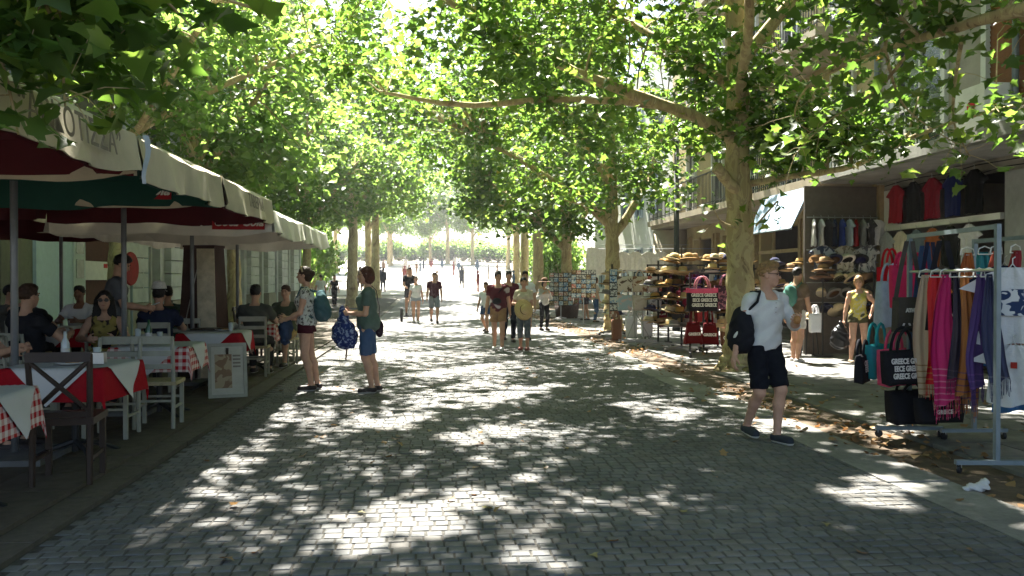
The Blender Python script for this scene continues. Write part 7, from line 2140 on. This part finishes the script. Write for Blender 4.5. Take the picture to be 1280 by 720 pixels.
sitter('man in dark shirt and pale cap seated between waiter and pillar', -3.62, 11.55, R(5), 1.74, skin_='tan', hair=('short', 'black'), top=('tee', cloth('navy', None)), bottom=('trousers', TROU), shoe=DARKSHOE, seed=34)
hat('pale peaked cap worn by the seated man beside the waiter', -3.62, 11.55, 1.375, 'cap', 'white', HC_[5][1], 'black', BC[0][1], R(185), (0, 0), None)
sitter('man in dark green shirt seated left of the brown pillar', -4.2, 13.8, R(30), 1.7, skin_='tan', hair=('short', 'black'), top=('tee', cloth('dark_green', (0.03, 0.055, 0.045))), bottom=('trousers', TROU), shoe=DARKSHOE, seed=35)
sitter('dark-haired guest half hidden behind the brown pillar', -4.15, 15.0, R(160), 1.75, skin_='tan', hair=('short', 'black'), top=('tee', TROU), bottom=('trousers', TROU), shoe=DARKSHOE, seed=36)
sitter('man in grey T-shirt seated with his back turned near the kerb', -2.72, 13.2, R(0), 1.76, skin_='olive', hair=('short', 'black'), top=('tee', cloth('grey_green', (0.07, 0.075, 0.065))), bottom=('trousers', TROU), shoe=DARKSHOE, seed=37)
sitter('young man in green T-shirt and khaki shorts facing the camera', -2.56, 14.85, R(170), 1.72, skin_='fair', hair=('short', 'brown'), top=('tee', cloth('army_green', (0.07, 0.085, 0.055))), bottom=('shorts', cloth('khaki', (0.30, 0.20, 0.08))), shoe=DARKSHOE, seed=38)
sitter('man in white T-shirt seated in the back row', -5.55, 13.85, R(178), 1.72, skin_='dark', hair=('short', 'black'), top=('tee', TWHITE), bottom=('trousers', TROU), shoe=DARKSHOE, seed=39, vox=0.016)
sitter('capped man in the back row raising a glass', -6.25, 13.2, R(-90), 1.76, skin_='fair', hair=('short', 'black'), top=('tee', cloth('grey_tee', (0.12, 0.12, 0.11))), bottom=('trousers', TROU), shoe=DARKSHOE, seed=40, vox=0.016, hands=((-0.14, 0.36, 0.84), (0.1, 0.24, 1.12)))
sitter('dark-shirted guest in the back row facing the wall', -5.55, 12.2, R(0), 1.72, skin_='tan', hair=('short', 'black'), top=('tee', BLACKC), bottom=('trousers', TROU), shoe=DARKSHOE, seed=41, vox=0.016)
wt = person('waiter in grey shirt standing between the tables', (-4.1, 11.25, 0.05), R(-75), 1.78, 'm', lean=0.12, feet=((-0.11, 0, 0), (0.12, 0.05, 0)), hands=((-0.12, 0.34, 1.05), (0.14, 0.38, 1.08)), head=(0, 0.3, 0), skin_='tan', hair=('short', 'black'), top=('shirt', cloth('waiter_grey', (0.10, 0.105, 0.115))), bottom=('trousers', TROU), shoe=DARKSHOE, vox=0.013, seed=42)
pd = MB().box((0, 0, 0), (0.13, 0.2, 0.012), (0.4, 0, 0)).build('order_pad', PAPER, None, world_pt(wt, np.array((0.02, 0.46, 1.12))), (0, 0, R(-75))); tag(pd, 'white order pad in the waiter\'s hands', 'notepad')
# walkers beyond the terrace on the left
walker('person in black walking far beyond the woman in floral top', (-5.5, 47, gz(47)), R(170), 1.7, 'f', 0.1, skin_='fair', hair=('bob', 'auburn'), top=('tee', BLACKC), bottom=('trousers', TROU), shoe=DARKSHOE, vox=0.02, seed=51)
walker('person in white walking far beyond the woman in floral top', (-5.9, 44.5, gz(44.5)), R(10), 1.75, 'm', 0.1, skin_='fair', hair=('short', 'brown'), top=('tee', TWHITE), bottom=('shorts', TROU), shoe=DARKSHOE, vox=0.02, seed=52)
# the far crowd: small single meshes
cm = []
for k in range(5):
    F = Field((-0.35, -0.35, -0.02), (0.35, 0.35, 1.8), 0.03)
    for s_ in (-1, 1):
        F.cone((s_ * 0.09, 0, 0.9), (s_ * 0.11, 0.1 * s_, 0.06), 0.10, 0.05, 0.03)
        F.cone((s_ * 0.18, 0, 1.4), (s_ * 0.25, 0.03, 0.85), 0.06, 0.04, 0.03)
    F.ell((0, 0, 1.15), (0.19, 0.13, 0.34), None, 0.05)
    F.ell((0, 0, 1.62), (0.09, 0.1, 0.12), None, 0.03)
    V, Q = F.mesh()
    c = [(0.14, 0.04, 0.04), (0.03, 0.035, 0.05), (0.30, 0.28, 0.26), (0.06, 0.09, 0.13), (0.16, 0.11, 0.08)][k]
    cm.append(np_mesh('body', V, Q, cloth('crowd%d' % k, c), True))
for k in range(30):
    x, y = rs.uniform(-7, 7.5), rs.uniform(62, 118)
    o = mo('person', cm[k % 5], None, (x, y, gz(y)), (0, 0, rs.uniform(0, 6.28)), rs.uniform(0.92, 1.05))
    tag(o, 'tiny distant pedestrian in the sunlit crowd at the end of the street', 'person', 'crowd in the far plaza')
# kiosk tents and van in the plaza
def kiosk(label, x, y, w_, h, mat, roofm):
    k_ = empty('market_tent', (x, y, gz(y)), 0, label, 'tent')
    for i in (-1, 1):
        for j in (-1, 1): MB().bar((i * w_ / 2, j * w_ / 2, 0), (i * w_ / 2, j * w_ / 2, h), 0.08).build('post', STEEL, k_)
    MB().lathe([(w_ * 0.72, 0), (w_ * 0.70, 0.25), (0.05, 0.4)], 4, (0, 0, h)).build('roof', roofm, k_, rot=(0, 0, R(45)))
    MB().box((0, w_ / 2 - 0.1, h / 2), (w_ - 0.1, 0.05, h)).build('back_wall', mat, k_)

# ------------------------------------------------------------ added air volume, standing in for the lens glare at the street's bright end
hz = MB().box((0, 185, 13.0), (1010, 440, 28.1)).build('haze', None)
m = bpy.data.materials.new('glare_air')
m.use_nodes = True
t = m.node_tree
t.nodes.remove(t.nodes['Principled BSDF'])
pv = t.nodes.new('ShaderNodeVolumePrincipled')
pv.inputs['Color'].default_value = (0.95, 0.97, 1.0, 1)
pv.inputs['Density'].default_value = 0.0006
pv.inputs['Anisotropy'].default_value = 0.4
t.links.new(pv.outputs[0], t.nodes['Material Output'].inputs['Volume'])
hz.data.materials.append(m)
tag(hz, 'added faint air volume imitating glare at the bright street end', 'haze', kind='stuff')
